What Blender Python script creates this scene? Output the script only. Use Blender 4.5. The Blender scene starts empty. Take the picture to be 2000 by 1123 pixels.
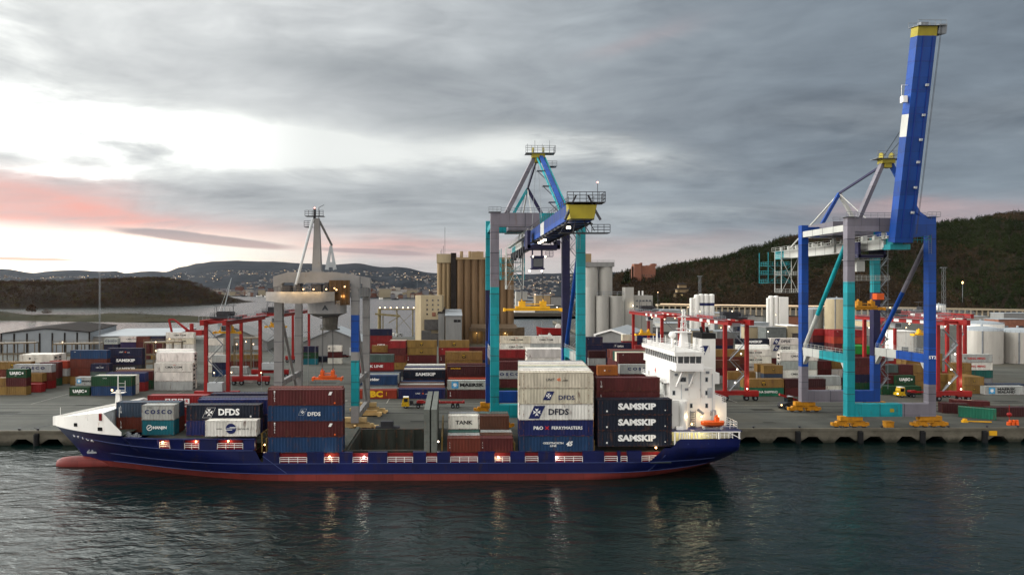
import bpy, bmesh, math, random
import numpy as np
from mathutils import Vector, Matrix, noise as mnoise
R=math.radians
random.seed(7); np.random.seed(7)
sc=bpy.context.scene
col=bpy.data.collections.new("harbour"); sc.collection.children.link(col)

# ------------------------------------------------------------------ camera
CAMZ=35.0; F=1333.0; YAW=R(0.83); PCX=899.0; PCY=565.0
cam=bpy.data.cameras.new("camera"); camo=bpy.data.objects.new("camera",cam); sc.collection.objects.link(camo)
camo.location=(0,0,CAMZ); camo.rotation_euler=(R(90),0,-YAW)
cam.sensor_width=36; cam.lens=F/2000*36; cam.shift_x=(1000-PCX)/2000; cam.shift_y=(PCY-561.5)/2000
cam.clip_start=1; cam.clip_end=60000
sc.camera=camo
sc.view_settings.view_transform='Standard'; sc.view_settings.look='None'; sc.view_settings.gamma=1
sc.view_settings.exposure=0.12
sc.cycles.max_bounces=6; sc.cycles.diffuse_bounces=2; sc.cycles.glossy_bounces=3; sc.cycles.transmission_bounces=2
sc.cycles.caustics_reflective=False; sc.cycles.caustics_refractive=False
sc.cycles.sample_clamp_indirect=4.0
sc.cycles.use_denoising=True
sc.cycles.volume_bounces=0

# ------------------------------------------------------------------ sky
SUN_AZ=R(-98); SUN_EL=R(17)      # soft dusk light from behind the camera's left
w=bpy.data.worlds.new("World"); sc.world=w; w.use_nodes=True
nt=w.node_tree; nt.nodes.clear()
class E:
    """tiny expression builder on Math nodes"""
    def __init__(s,sock,t): s.s=sock; s.t=t
    def _m(s,op,b=None,c=None,clamp=False):
        n=s.t.nodes.new('ShaderNodeMath'); n.operation=op; n.use_clamp=clamp
        for i,v in enumerate((s,b,c)):
            if v is None: continue
            if isinstance(v,E): s.t.links.new(v.s,n.inputs[i])
            else: n.inputs[i].default_value=v
        return E(n.outputs[0],s.t)
    def __add__(s,b): return s._m('ADD',b)
    def __radd__(s,b): return s._m('ADD',b)
    def __sub__(s,b): return s._m('SUBTRACT',b)
    def __rsub__(s,b): return (s*-1.0)+b
    def __mul__(s,b): return s._m('MULTIPLY',b)
    def __rmul__(s,b): return s._m('MULTIPLY',b)
    def __truediv__(s,b): return s._m('DIVIDE',b)
    def pow(s,b): return s._m('POWER',b)
    def sat(s): return s._m('ADD',0.0,clamp=True)
    def abs(s): return s._m('ABSOLUTE')
    def max(s,b): return s._m('MAXIMUM',b)
    def min(s,b): return s._m('MINIMUM',b)
    def ss(s,a,b):
        n=s.t.nodes.new('ShaderNodeMapRange'); n.interpolation_type='SMOOTHSTEP'
        s.t.links.new(s.s,n.inputs['Value'])
        n.inputs['From Min'].default_value=min(a,b); n.inputs['From Max'].default_value=max(a,b)
        n.inputs['To Min'].default_value=0.0 if a<b else 1.0; n.inputs['To Max'].default_value=1.0 if a<b else 0.0
        return E(n.outputs[0],s.t)
def lin(c): return tuple((x/255/12.92 if x/255<=.04045 else ((x/255+.055)/1.055)**2.4) for x in c)
def mixc(t,f,a,b,mode='MIX'):
    n=t.nodes.new('ShaderNodeMix'); n.data_type='RGBA'; n.blend_type=mode
    if isinstance(f,E): t.links.new(f.s,n.inputs[0])
    else: n.inputs[0].default_value=f
    for i,v in ((6,a),(7,b)):
        if isinstance(v,(tuple,list)): n.inputs[i].default_value=(*v[:3],1)
        else: t.links.new(v,n.inputs[i])
    return n.outputs[2]
tc=nt.nodes.new('ShaderNodeTexCoord')
sep=nt.nodes.new('ShaderNodeSeparateXYZ'); nt.links.new(tc.outputs['Generated'],sep.inputs[0])
dx,dy,dz=(E(sep.outputs[i],nt) for i in range(3))
def comb(x,y,z):
    n=nt.nodes.new('ShaderNodeCombineXYZ')
    for i,v in enumerate((x,y,z)):
        if isinstance(v,E): nt.links.new(v.s,n.inputs[i])
        else: n.inputs[i].default_value=v
    return n.outputs[0]
def nz(vec,scale,detail=5,rough=.55,dist=0.0,seed=0.0):
    n=nt.nodes.new('ShaderNodeTexNoise'); n.noise_dimensions='4D'; n.inputs['W'].default_value=seed
    nt.links.new(vec,n.inputs['Vector']); n.inputs['Scale'].default_value=scale; n.inputs['Detail'].default_value=detail
    n.inputs['Roughness'].default_value=rough; n.inputs['Distortion'].default_value=dist
    return E(n.outputs[0],nt)
az=dx._m('ARCTAN2',dy)*(180/math.pi)          # degrees, + to the right of straight ahead
el=dz._m('ARCSINE')*(180/math.pi)
zc=dz.max(0.0)+0.10
plane=comb(dx/zc*0.55,dy/zc,0.0)              # clouds lie on a high flat deck
n1=nz(plane,0.62,7,.55,.9,1.3); n2=nz(plane,2.1,8,.62,1.0,4.1)
streak=comb(az*0.045,el*0.16,0.0)
n3=nz(streak,1.0,6,.55,.4,7.7); n4=nz(comb(az*0.10,el*0.34,3.0),1.0,7,.54,.9,2.2)
az2=az+(n3-.5)*10.0; el2=el+(n4-.5)*2.6+(n3-.5)*3.0
def blob(a0,e0,sa,se,tilt=0.0,A=None,B=None):
    A=A or az2; B=B or el2
    da=(A-a0)*(1/sa); de=(B-e0-(A-a0)*tilt)*(1/se)
    return ((da*da+de*de)*-1.0)._m('EXPONENT')
# grey cloud deck: light on the left, heavy on the right
side=az.ss(-30,34)
deck=mixc(nt,side,lin((208,210,210)),lin((124,135,145)))
tex=((n1-.5)*1.7+(n2-.5)*.9+(n3-.5)*1.2+(n4-.5)*.9)
deckv=mixc(nt,(tex+.5).sat(),(.56,.575,.61),(1.46,1.46,1.44))
deck=mixc(nt,1.0,deck,deckv,'MULTIPLY')
# brighter gaps
g=(blob(-30,11.3,10,2.9)*1.05+blob(-37,18.5,9,6)*.62+blob(-18,11.6,10,1.9)*1.1+blob(-8,10.8,8,1.3)*.75+blob(3.5,11.6,5.5,1.5)*.95+blob(-14,11.9,7,1.2)*.5
   +blob(11,11.6,6,1.1,-.16)*.75+blob(-30,8.4,7,.6)*.5+blob(15,10.6,6,1.0,-.15)*.3+blob(34,12,9,1.3,-.1)*.16+blob(18,6.2,8,.8)*.2+blob(-6,4.6,9,.8)*.28)
g=(g*((n1-.5)*2.2+(n4-.5)*2.2+(n2-.5)*1.2+.92)).sat()
gapc=mixc(nt,(g.pow(3.5)*az.ss(-10,-32)).sat(),lin((238,241,238)),(2.2,2.22,2.1))
deck=mixc(nt,g,deck,gapc)
# heavier banks
d=(blob(-8,17.5,13,2.2,-.08)*.42+blob(2,13.4,9,1.3)*.34+blob(-12,6.9,14,2.3)*.30+blob(26,18,16,4)*.18+blob(5,9.3,12,1.2)*.12+blob(-33,8.9,5,.5)*.25).sat()
deck=mixc(nt,d,deck,lin((118,126,133)))
# pink light on the cloud base, low in the west and a trace in the east
p=(blob(-5,2.9,15,1.2)*.55+blob(16,2.2,9,.7)*.2+blob(-33,6.0,7,1.3,-.10)*1.0+blob(-22,5.0,11,1.3,-.08)*.95+blob(-33,7.6,6,1.0)*.5+blob(-10,3.5,10,.7,-.02)*.42+blob(14,3.5,9,.7,.05)*.3+blob(38,5.2,7,.8)*.4+blob(34,6.1,5,.5)*.3+blob(16,19.5,4,.6,.15)*.14).sat()
deck=mixc(nt,(p*((n2-.5)*1.8+(n4-.5)*1.6+.95)*.72).sat(),deck,lin((246,180,168)))
# clear strip over the far hills, warm to white
gl=(el.ss(5.3,2.9)*az.ss(-3,-19)*((n4-.5)*1.2+1.0)).sat()
clear=mixc(nt,el.ss(0.8,3.2),lin((255,232,205)),lin((255,252,240)))
clear=mixc(nt,az.ss(-14,-30),clear,(2.1,1.85,1.55))
deck=mixc(nt,gl,deck,clear)
low=(el.ss(5.2,1.4)*az.ss(-14,2)*.72).sat()
deck=mixc(nt,low,deck,lin((210,203,199)))
# long lens cloud and thin bars in front of the clear strip
ln=(blob(-19.5,3.95,6.8,.42,-.085,az+(n3-.5)*3,el+(n4-.5)*.55)*1.9).ss(.45,1.1)
ln2=(blob(-6.5,3.1,5.5,.26,-.05,az+(n3-.5)*3,el+(n4-.5)*.4)*1.7).ss(.5,1.2)*.8
ln3=(blob(-32.5,2.15,4.6,.13,-.01,az,el+(n4-.5)*.3)*1.8).ss(.5,1.2)*.75+(blob(-28.5,3.25,3.5,.13,.0,az,el+(n4-.5)*.3)*1.5).ss(.5,1.2)*.4
deck=mixc(nt,(ln*.85).sat(),deck,mixc(nt,((el-3.95)*.9+.5-(az+19.5)*-.04).sat(),lin((196,164,160)),lin((160,158,162))))
deck=mixc(nt,ln2.sat(),deck,lin((178,160,162)))
deck=mixc(nt,ln3.sat(),deck,lin((222,170,150)))
of_=az.ss(-36.5,-42)*el.ss(2,9)*el.ss(52,38)*dy.ss(-.5,0.0)+az.ss(-17,-32)*el.ss(22,27)*el.ss(48,34)*dy.ss(-.5,0.0)*.7  # bright sky added outside the frame, to glint on water and light left sides
# sky overhead and behind the camera: unseen, made paler to light sides and tops
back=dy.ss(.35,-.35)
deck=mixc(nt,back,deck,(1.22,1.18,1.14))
top=el.ss(40,70)*(1.0-back*1.0)
deck=mixc(nt,top.sat(),deck,(1.02,1.04,1.06))
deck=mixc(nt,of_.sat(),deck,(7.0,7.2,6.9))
sky=nt.nodes.new('ShaderNodeTexSky'); sky.sky_type='NISHITA'; sky.sun_disc=False
sky.sun_elevation=SUN_EL; sky.sun_rotation=SUN_AZ; sky.altitude=50; sky.dust_density=2.0
bgs=nt.nodes.new('ShaderNodeBackground'); nt.links.new(sky.outputs[0],bgs.inputs[0]); bgs.inputs[1].default_value=0.05
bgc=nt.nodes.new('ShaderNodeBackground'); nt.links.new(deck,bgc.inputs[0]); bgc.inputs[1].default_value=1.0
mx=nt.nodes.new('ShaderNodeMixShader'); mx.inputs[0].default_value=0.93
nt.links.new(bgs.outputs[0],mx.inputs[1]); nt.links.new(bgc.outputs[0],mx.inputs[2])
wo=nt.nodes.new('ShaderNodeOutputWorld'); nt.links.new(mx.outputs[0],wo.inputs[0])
w.cycles.sampling_method='MANUAL'; w.cycles.sample_map_resolution=1024

sun=bpy.data.lights.new("sun",'SUN'); sun.energy=.9; sun.angle=R(24); sun.color=(1,.84,.78)
suno=bpy.data.objects.new("sun",sun); sc.collection.objects.link(suno)
sd=Vector((math.sin(SUN_AZ)*math.cos(SUN_EL),math.cos(SUN_AZ)*math.cos(SUN_EL),math.sin(SUN_EL)))
suno.rotation_euler=sd.to_track_quat('Z','Y').to_euler()

# ------------------------------------------------------------------ helpers
cY,sY=math.cos(YAW),math.sin(YAW)
def PX(px,D): return D*((px-PCX)/F*cY+sY)
def PY(px,D): return D*(cY-(px-PCX)/F*sY)
def PZ(py,D): return CAMZ-D*(py-PCY)/F
def DY(px,Y): return Y/(cY-(px-PCX)/F*sY)      # depth of the plane y=Y along this bearing
def XY(px,Y): return PX(px,DY(px,Y))
def ZY(px,py,Y): return PZ(py,DY(px,Y))
def link(o,parent=None):
    col.objects.link(o)
    if parent is not None: o.parent=parent
    return o
def tag(o,label=None,cat=None,group=None,kind=None):
    if label: o['label']=label
    if cat: o['category']=cat
    if group: o['group']=group
    if kind: o['kind']=kind
    return o
def empty(name,loc,label,cat,group=None,rz=0):
    o=bpy.data.objects.new(name,None); o.empty_display_size=.5
    o.location=loc; o.rotation_euler=(0,0,rz); link(o); return tag(o,label,cat,group)
class MB:
    def __init__(s): s.v=[]; s.f=[]; s.m=[]; s.cm=0
    def add(s,vs,fs):
        b=len(s.v); s.v+=[tuple(v) for v in vs]
        for f in fs: s.f.append(tuple(b+i for i in f)); s.m.append(s.cm)
    def hexa(s,p):   # p: 8 pts, bottom 0-3 ccw, top 4-7
        s.add(p,[(3,2,1,0),(4,5,6,7),(0,1,5,4),(1,2,6,5),(2,3,7,6),(3,0,4,7)])
    def box(s,x0,x1,y0,y1,z0,z1):
        if x0>x1:x0,x1=x1,x0
        if y0>y1:y0,y1=y1,y0
        if z0>z1:z0,z1=z1,z0
        s.hexa([(x0,y0,z0),(x1,y0,z0),(x1,y1,z0),(x0,y1,z0),(x0,y0,z1),(x1,y0,z1),(x1,y1,z1),(x0,y1,z1)])
    def frame(s,p,q):
        p=Vector(p);q=Vector(q);d=(q-p).normalized()
        up=Vector((0,0,1)) if abs(d.z)<.95 else Vector((0,1,0))
        a=d.cross(up).normalized(); b=a.cross(d).normalized(); return p,q,a,b
    def beam(s,p,q,wd,h,w2=None,h2=None):
        p,q,a,b=s.frame(p,q); w2=w2 or wd; h2=h2 or h
        s.hexa([p-a*wd/2-b*h/2,p+a*wd/2-b*h/2,q+a*w2/2-b*h2/2,q-a*w2/2-b*h2/2,p-a*wd/2+b*h/2,p+a*wd/2+b*h/2,q+a*w2/2+b*h2/2,q-a*w2/2+b*h2/2])
    def tube(s,p,q,r,n=8,r2=None):
        p,q,a,b=s.frame(p,q); r2=r if r2 is None else r2
        vs=[]
        for k in range(n):
            t=2*math.pi*k/n; u=a*math.cos(t)+b*math.sin(t); vs+=[p+u*r,q+u*r2]
        fs=[(2*k,2*((k+1)%n),2*((k+1)%n)+1,2*k+1) for k in range(n)]
        fs+=[tuple(2*k for k in range(n))[::-1],tuple(2*k+1 for k in range(n))]
        s.add(vs,fs)
    def cyl(s,x,y,z0,z1,r,n=16,r2=None): s.tube((x,y,z0),(x,y,z1),r,n,r2)
    def dome(s,x,y,z,r,h,n=20,m=5):
        vs=[];fs=[]
        for j in range(m):
            t=j/m*math.pi/2
            for k in range(n):
                a=2*math.pi*k/n; vs.append((x+r*math.cos(t)*math.cos(a),y+r*math.cos(t)*math.sin(a),z+h*math.sin(t)))
        vs.append((x,y,z+h))
        for j in range(m-1):
            for k in range(n): fs.append((j*n+k,j*n+(k+1)%n,(j+1)*n+(k+1)%n,(j+1)*n+k))
        for k in range(n): fs.append(((m-1)*n+k,(m-1)*n+(k+1)%n,m*n))
        s.add(vs,fs)
    def prism(s,poly,z0,z1):
        n=len(poly); s.add([(x,y,z0) for x,y in poly]+[(x,y,z1) for x,y in poly],
          [tuple(range(n))[::-1],tuple(range(n,2*n))]+[(i,(i+1)%n,n+(i+1)%n,n+i) for i in range(n)])
    def xprism(s,poly,y0,y1):   # poly in (x,z), extruded along y
        n=len(poly); s.add([(x,y0,z) for x,z in poly]+[(x,y1,z) for x,z in poly],
          [tuple(range(n)),tuple(range(n,2*n))[::-1]]+[((i+1)%n,i,n+i,n+(i+1)%n) for i in range(n)])
    def yprism(s,poly,x0,x1):   # poly in (y,z), extruded along x
        n=len(poly); s.add([(x0,y,z) for y,z in poly]+[(x1,y,z) for y,z in poly],
          [tuple(range(n))[::-1],tuple(range(n,2*n))]+[(i,(i+1)%n,n+(i+1)%n,n+i) for i in range(n)])
    def ball(s,c,r,n=8,m=5,sz=1.0):
        vs=[(c[0],c[1],c[2]-r*sz)];fs=[]
        for j in range(1,m):
            t=-math.pi/2+math.pi*j/m
            for k in range(n):
                a=2*math.pi*k/n; vs.append((c[0]+r*math.cos(t)*math.cos(a),c[1]+r*math.cos(t)*math.sin(a),c[2]+r*sz*math.sin(t)))
        vs.append((c[0],c[1],c[2]+r*sz))
        for k in range(n): fs.append((0,1+(k+1)%n,1+k)); fs.append((len(vs)-1,1+(m-2)*n+k,1+(m-2)*n+(k+1)%n))
        for j in range(m-2):
            for k in range(n): a=1+j*n; fs.append((a+k,a+(k+1)%n,a+n+(k+1)%n,a+n+k))
        s.add(vs,fs)
    def rail(s,pts,h=1.1,r=.035,step=1.8,bars=3):
        for p,q in zip(pts[:-1],pts[1:]):
            p=Vector(p);q=Vector(q);L=(q-p).length;n=max(1,round(L/step))
            for i in range(n+1):
                b=p+(q-p)*i/n; s.tube(b,b+Vector((0,0,h)),r,4)
            for k in range(bars):
                z=Vector((0,0,h*(k+1)/bars)); s.tube(p+z,q+z,r,4)
    def mesh(s,name,mats):
        me=bpy.data.meshes.new(name); me.from_pydata(s.v,[],s.f)
        if not isinstance(mats,(list,tuple)): mats=[mats]
        for m in mats: me.materials.append(m)
        me.polygons.foreach_set('material_index',s.m)
        me.update(); return me
    def build(s,name,mats,parent=None,color=None,loc=None,rz=0,smooth=False):
        me=s.mesh(name,mats); o=bpy.data.objects.new(name,me); link(o,parent)
        if color: o.color=(*color,1)
        if loc: o.location=loc
        if rz: o.rotation_euler=(0,0,rz)
        if smooth:
            me.polygons.foreach_set('use_smooth',[True]*len(me.polygons))
        return o
def ob(name,me,parent=None,loc=None,color=None,rz=0):
    o=bpy.data.objects.new(name,me); link(o,parent)
    if loc: o.location=loc
    if color: o.color=(*color,1)
    if rz: o.rotation_euler=(0,0,rz)
    return o

# ------------------------------------------------------------------ materials
def mat(name,c,rough=.6,var=.18,scale=.6,metal=0,dirt=None,dirtamt=.0,objcol=False,bump=0,streak=False,spec=.28,emit=None,estr=0,dirtscale=None):
    m=bpy.data.materials.new(name); m.use_nodes=True; t=m.node_tree; b=t.nodes['Principled BSDF']
    tcn=t.nodes.new('ShaderNodeTexCoord'); vec=tcn.outputs['Object']
    oi=t.nodes.new('ShaderNodeObjectInfo')
    mp=t.nodes.new('ShaderNodeMapping'); t.links.new(vec,mp.inputs[0])
    ad=t.nodes.new('ShaderNodeVectorMath'); ad.operation='SCALE'; ad.inputs[0].default_value=(37,53,91); t.links.new(oi.outputs['Random'],ad.inputs['Scale'])
    t.links.new(ad.outputs[0],mp.inputs['Location'])
    if streak: mp.inputs['Scale'].default_value=(1,1,.25)
    no=t.nodes.new('ShaderNodeTexNoise'); t.links.new(mp.outputs[0],no.inputs[0]); no.inputs['Scale'].default_value=scale; no.inputs['Detail'].default_value=7; no.inputs['Roughness'].default_value=.62
    if objcol: base=oi.outputs['Color']
    else:
        rgb=t.nodes.new('ShaderNodeRGB'); rgb.outputs[0].default_value=(*c,1); base=rgb.outputs[0]
    v=E(no.outputs[0],t).ss(.25,.75)
    f=mixc(t,v,(1-var,)*3,(1+var*.7,)*3)
    c1=mixc(t,1.0,base,f,'MULTIPLY')
    if dirt:
        n2=t.nodes.new('ShaderNodeTexNoise'); t.links.new(mp.outputs[0],n2.inputs[0]); n2.inputs['Scale'].default_value=dirtscale or scale*2.7; n2.inputs['Detail'].default_value=9; n2.inputs['Roughness'].default_value=.7
        dm=E(n2.outputs[0],t).ss(.66-dirtamt*.35,.80-dirtamt*.25)*(.85)
        c1=mixc(t,dm,c1,dirt)
    t.links.new(c1,b.inputs['Base Color'])
    b.inputs['Roughness'].default_value=rough; b.inputs['Metallic'].default_value=metal
    b.inputs['Specular IOR Level'].default_value=spec
    if bump:
        bp=t.nodes.new('ShaderNodeBump'); bp.inputs['Strength'].default_value=bump; bp.inputs['Distance'].default_value=.05
        t.links.new(no.outputs[0],bp.inputs['Height']); t.links.new(bp.outputs[0],b.inputs['Normal'])
    if emit: b.inputs['Emission Color'].default_value=(*emit,1); b.inputs['Emission Strength'].default_value=estr
    return m
RUST=lin((105,58,34))
M={}
def mk(k,rgb,**kw): M[k]=mat(k,lin(rgb),**kw); return M[k]
M['paint']=mat('container_paint',(1,1,1),rough=.5,var=.28,scale=.45,objcol=True,dirt=lin((84,56,42)),dirtamt=.3,streak=True,dirtscale=1.1)
M['cframe']=mat('container_frame_paint',(1,1,1),rough=.6,var=.3,scale=.9,objcol=True,dirt=RUST,dirtamt=.55,dirtscale=2.2)
M['deco']=mat('decal_paint',(1,1,1),rough=.55,var=.12,scale=1.5,objcol=True)
mk('white',(226,224,218),rough=.5,var=.07,scale=.25,dirt=lin((158,122,92)),dirtamt=.22,streak=True,dirtscale=.9)
mk('whiteclean',(232,230,226),rough=.5,var=.05)
mk('red_crane',(140,27,25),rough=.5,var=.2,scale=.4)
mk('darksteel',(52,52,56),rough=.6,var=.3)
mk('greysteel',(120,124,128),rough=.55,var=.2)
mk('lightgrey',(170,174,176),rough=.5,var=.12)
mk('yellow',(222,165,30),rough=.5,var=.18,dirt=lin((80,60,30)),dirtamt=.2)
mk('orange',(225,95,35),rough=.5,var=.12)
mk('rubber',(24,24,26),rough=.85,var=.2)
mk('black',(16,16,18),rough=.6)
mk('glass',(28,34,40),rough=.08,var=.1,spec=.8)
mk('rope',(60,60,62),rough=.8)
mk('chrome',(190,190,190),rough=.3,metal=.6)
def emat(k,c,s): M[k]=mat(k,c,emit=c,estr=s); return M[k]
emat('lampwarm',(1,.60,.26),4.5); emat('lampwhite',(1,.86,.66),7); emat('lampred',(1,.30,.22),6); emat('winlit',(1,.75,.35),1.3)
emat('lampsmall',(1,.70,.42),4)
WAVE=.55
# ------------------------------------------------------------------ water, ground, terrain
def watermat():
    m=bpy.data.materials.new('sea_water'); m.use_nodes=True; t=m.node_tree; b=t.nodes['Principled BSDF']
    b.inputs['Base Color'].default_value=(.002,.009,.008,1); b.inputs['Roughness'].default_value=.06; b.inputs['IOR'].default_value=1.27
    tcn=t.nodes.new('ShaderNodeTexCoord')
    def n(sx,sy,rot,sc_,det,ro=.6,dist=.4):
        mp=t.nodes.new('ShaderNodeMapping'); mp.inputs['Scale'].default_value=(sx,sy,1); mp.inputs['Rotation'].default_value=(0,0,rot); t.links.new(tcn.outputs['Object'],mp.inputs[0])
        q=t.nodes.new('ShaderNodeTexNoise'); q.inputs['Scale'].default_value=sc_; q.inputs['Detail'].default_value=det; q.inputs['Roughness'].default_value=ro; q.inputs['Distortion'].default_value=dist
        t.links.new(mp.outputs[0],q.inputs[0]); return E(q.outputs[0],t)
    a=n(.30,.62,R(12),.42,4,.5,.6); c=n(.55,1.0,R(-18),.9,4,.55,.5); dd=n(.4,.8,R(8),.045,3,.5); e=n(.8,1.1,R(25),2.4,3,.6,.2)
    gust=(dd-.5)*2.6+1.0
    h=(a*1.05+c*.34)*(gust*.5+.5)+e*.06*gust
    sx_=t.nodes.new('ShaderNodeSeparateXYZ'); t.links.new(tcn.outputs['Object'],sx_.inputs[0]); far=E(sx_.outputs[1],t).ss(150,900)*-.75+1.0; rg=E(sx_.outputs[1],t).ss(170,700)*.13+.05; t.links.new(rg.s,b.inputs['Roughness'])
    bp=t.nodes.new('ShaderNodeBump'); t.links.new(far.s,bp.inputs['Strength']); bp.inputs['Distance'].default_value=WAVE
    t.links.new(h.s,bp.inputs['Height']); t.links.new(bp.outputs[0],b.inputs['Normal'])
    return m
M['water']=watermat()
mb=MB(); mb.add([(-9000,-300,0),(9000,-300,0),(9000,9300,0),(-9000,9300,0)],[(0,1,2,3)])
tag(mb.build('sea',M['water']),'dark rippled harbour water under a cloudy dusk sky',kind='structure')

def groundmat(name,c1,c2,scale,var2=None,bump=.3):
    m=bpy.data.materials.new(name); m.use_nodes=True; t=m.node_tree; b=t.nodes['Principled BSDF']; b.inputs['Roughness'].default_value=.85; b.inputs['Specular IOR Level'].default_value=.15 if 'asphalt' in name or 'concrete' in name else .04
    tcn=t.nodes.new('ShaderNodeTexCoord')
    def n(sx,sy,sc_,det):
        mp=t.nodes.new('ShaderNodeMapping'); mp.inputs['Scale'].default_value=(sx,sy,1); t.links.new(tcn.outputs['Object'],mp.inputs[0])
        q=t.nodes.new('ShaderNodeTexNoise'); q.inputs['Scale'].default_value=sc_; q.inputs['Detail'].default_value=det; q.inputs['Roughness'].default_value=.65
        t.links.new(mp.outputs[0],q.inputs[0]); return E(q.outputs[0],t)
    f=(n(1,1,scale,8)*.5+n(.15,1.4,scale*2,6)*.5).ss(.3,.7)
    c=mixc(t,f,c1,c2)
    if var2: c=mixc(t,n(1,1,scale*.2,5).ss(.5,.72)*.7,c,var2)
    t.links.new(c,b.inputs['Base Color'])
    bp=t.nodes.new('ShaderNodeBump'); bp.inputs['Strength'].default_value=bump; bp.inputs['Distance'].default_value=.1
    t.links.new(n(1,1,scale*8,6).s,bp.inputs['Height']); t.links.new(bp.outputs[0],b.inputs['Normal'])
    return m
M['asphalt']=groundmat('yard_asphalt',lin((60,61,57)),lin((86,86,80)),.12,lin((74,69,58)))
M['concrete']=groundmat('quay_concrete',lin((84,80,70)),lin((112,107,95)),.5,lin((64,58,50)))
t=M['concrete'].node_tree; b_=t.nodes['Principled BSDF']; lk=b_.inputs['Base Color'].links[0].from_socket; g_=t.nodes.new('ShaderNodeNewGeometry'); sp_=t.nodes.new('ShaderNodeSeparateXYZ'); t.links.new(g_.outputs['Position'],sp_.inputs[0]); n_=t.nodes.new('ShaderNodeTexNoise'); n_.inputs['Scale'].default_value=1.2; t.links.new(g_.outputs['Position'],n_.inputs[0]); t.links.new(mixc(t,(E(sp_.outputs[2],t)+(E(n_.outputs[0],t)-.5)*1.2).ss(1.3,.2)*.8,lk,lin((34,36,28))),b_.inputs['Base Color'])
M['soil']=groundmat('hill_soil',lin((30,26,19)),lin((46,37,28)),.02,lin((26,31,18)))
M['grass']=groundmat('shore_grass',lin((34,36,20)),lin((54,48,28)),.03,lin((46,36,26)))
QY=154.7; GZ=3.0
# yard: one sheet reaching inland on the right
mb=MB(); mb.add([(-420,QY+.9,GZ),(420,QY+.9,GZ),(1500,300,GZ),(1900,900,GZ),(1500,1500,GZ),(330,1000,GZ),(105,700,GZ),(95,462,GZ),(-420,452,GZ)],[(0,1,2,3,4,5,6,7,8)])
tag(mb.build('yard_ground',M['asphalt']),'worn grey asphalt of the container yard',kind='structure')
mb=MB(); mb.add([(-420,452,GZ),(95,462,GZ),(95,462,-2),(-420,452,-2)],[(0,1,2,3)]); mb.add([(95,462,GZ),(105,700,GZ),(105,700,-2),(95,462,-2)],[(0,1,2,3)]);mb.add([(105,700,GZ),(330,1000,GZ),(330,1000,-2),(105,700,-2)],[(0,1,2,3)])
tag(mb.build('yard_embankment',M['concrete']),'stone edge of the yard towards the inner fjord',kind='structure')
# quay front: fascia beam with trapezoid arches and dark bays
mb=MB(); x=-160.0; pitch=14.35; hw=.9
X0=PX(72,DY(72,QY))
k0=int((-190-X0)//pitch); segs=range(k0,k0+34)
q=MB(); fe=MB(); sh=MB()
q.box(X0+k0*pitch-.5,X0+(k0+33)*pitch,QY,QY+.9,GZ-.35,GZ+.22)        # coping
q.box(X0+k0*pitch,X0+(k0+33)*pitch,QY+.9,QY+3.2,GZ-.35,GZ-.02)
for k in segs:
    xa=X0+k*pitch; xb=xa+pitch; f=.55
    a,b_=xa+f,xb-f; mid=(a+b_)/2
    # two openings per bay with sloped haunches, pier in the middle
    prof=[(a,GZ-.35),(a,.35),(a+.35,.35),(a+1.9,1.35),(mid-2.6,1.35),(mid-1.0,-.3),(mid+1.0,-.3),(mid+2.6,1.35),(b_-1.9,1.35),(b_-.35,.35),(b_,.35),(b_,GZ-.35)]
    q.xprism(prof,QY+.1,QY+1.6)
    q.box(mid-.8,mid+.8,QY+1.6,QY+10,-1.0,GZ-.4); q.box(xa-.4,xa+.4,QY+1.6,QY+10,-1.0,GZ-.4)
q.box(X0+k0*pitch,X0+(k0+33)*pitch,QY+10,QY+11,-2,GZ-.4)
tag(q.build('quay',M['concrete']),'concrete quay edge with trapezoid arches over the water',kind='structure')
for k in segs:
    xa=X0+k*pitch
    if -120<xa<165:
        m1=MB(); m1.tube((0,-.35,-1.2),(0,-.35,2.2),.5,12); m1.box(-.42,.42,-.2,.2,-1.3,2.4)
        o=m1.build('quay_fender',M['rubber'],loc=(xa,QY,0.3)); tag(o,'black rubber fender on the concrete quay front','fender','fenders along the quay')
mb=MB(); rp=random.Random(4)
for i in range(46):
    x=rp.uniform(-150,190); y=rp.uniform(158,240) if i%2 else rp.uniform(158,192); wx=rp.uniform(2,14); wy=rp.uniform(.8,3.5)
    z=GZ+.0006*(i+1)+.002; mb.add([(x,y,z),(x+wx,y+rp.uniform(-.2,.2),z),(x+wx+rp.uniform(-.4,.4),y+wy,z),(x+rp.uniform(-.3,.3),y+wy,z)],[(0,1,2,3)])
tag(mb.build('asphalt_patches',groundmat('patch_asphalt',lin((36,37,35)),lin((56,55,50)),.3)),'darker repair patches in the asphalt of the yard',kind='structure')
mb=MB()
for i in range(30):
    mb.add([(-160+i*12,155.7,GZ+.003),(-159.85+i*12,155.7,GZ+.003),(-159.85+i*12,181,GZ+.003),(-160+i*12,181,GZ+.003)],[(0,1,2,3)])
for y in (161,169,181): mb.add([(-200,y,GZ+.0035),(260,y,GZ+.0035),(260,y+.12,GZ+.0035),(-200,y+.12,GZ+.0035)],[(0,1,2,3)])
tag(mb.build('slab_joints',M['roofjoint'] if 'roofjoint' in M else mat('joint',lin((38,38,36)),var=.3)),'dark joints between the quay slabs',kind='structure')
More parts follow.
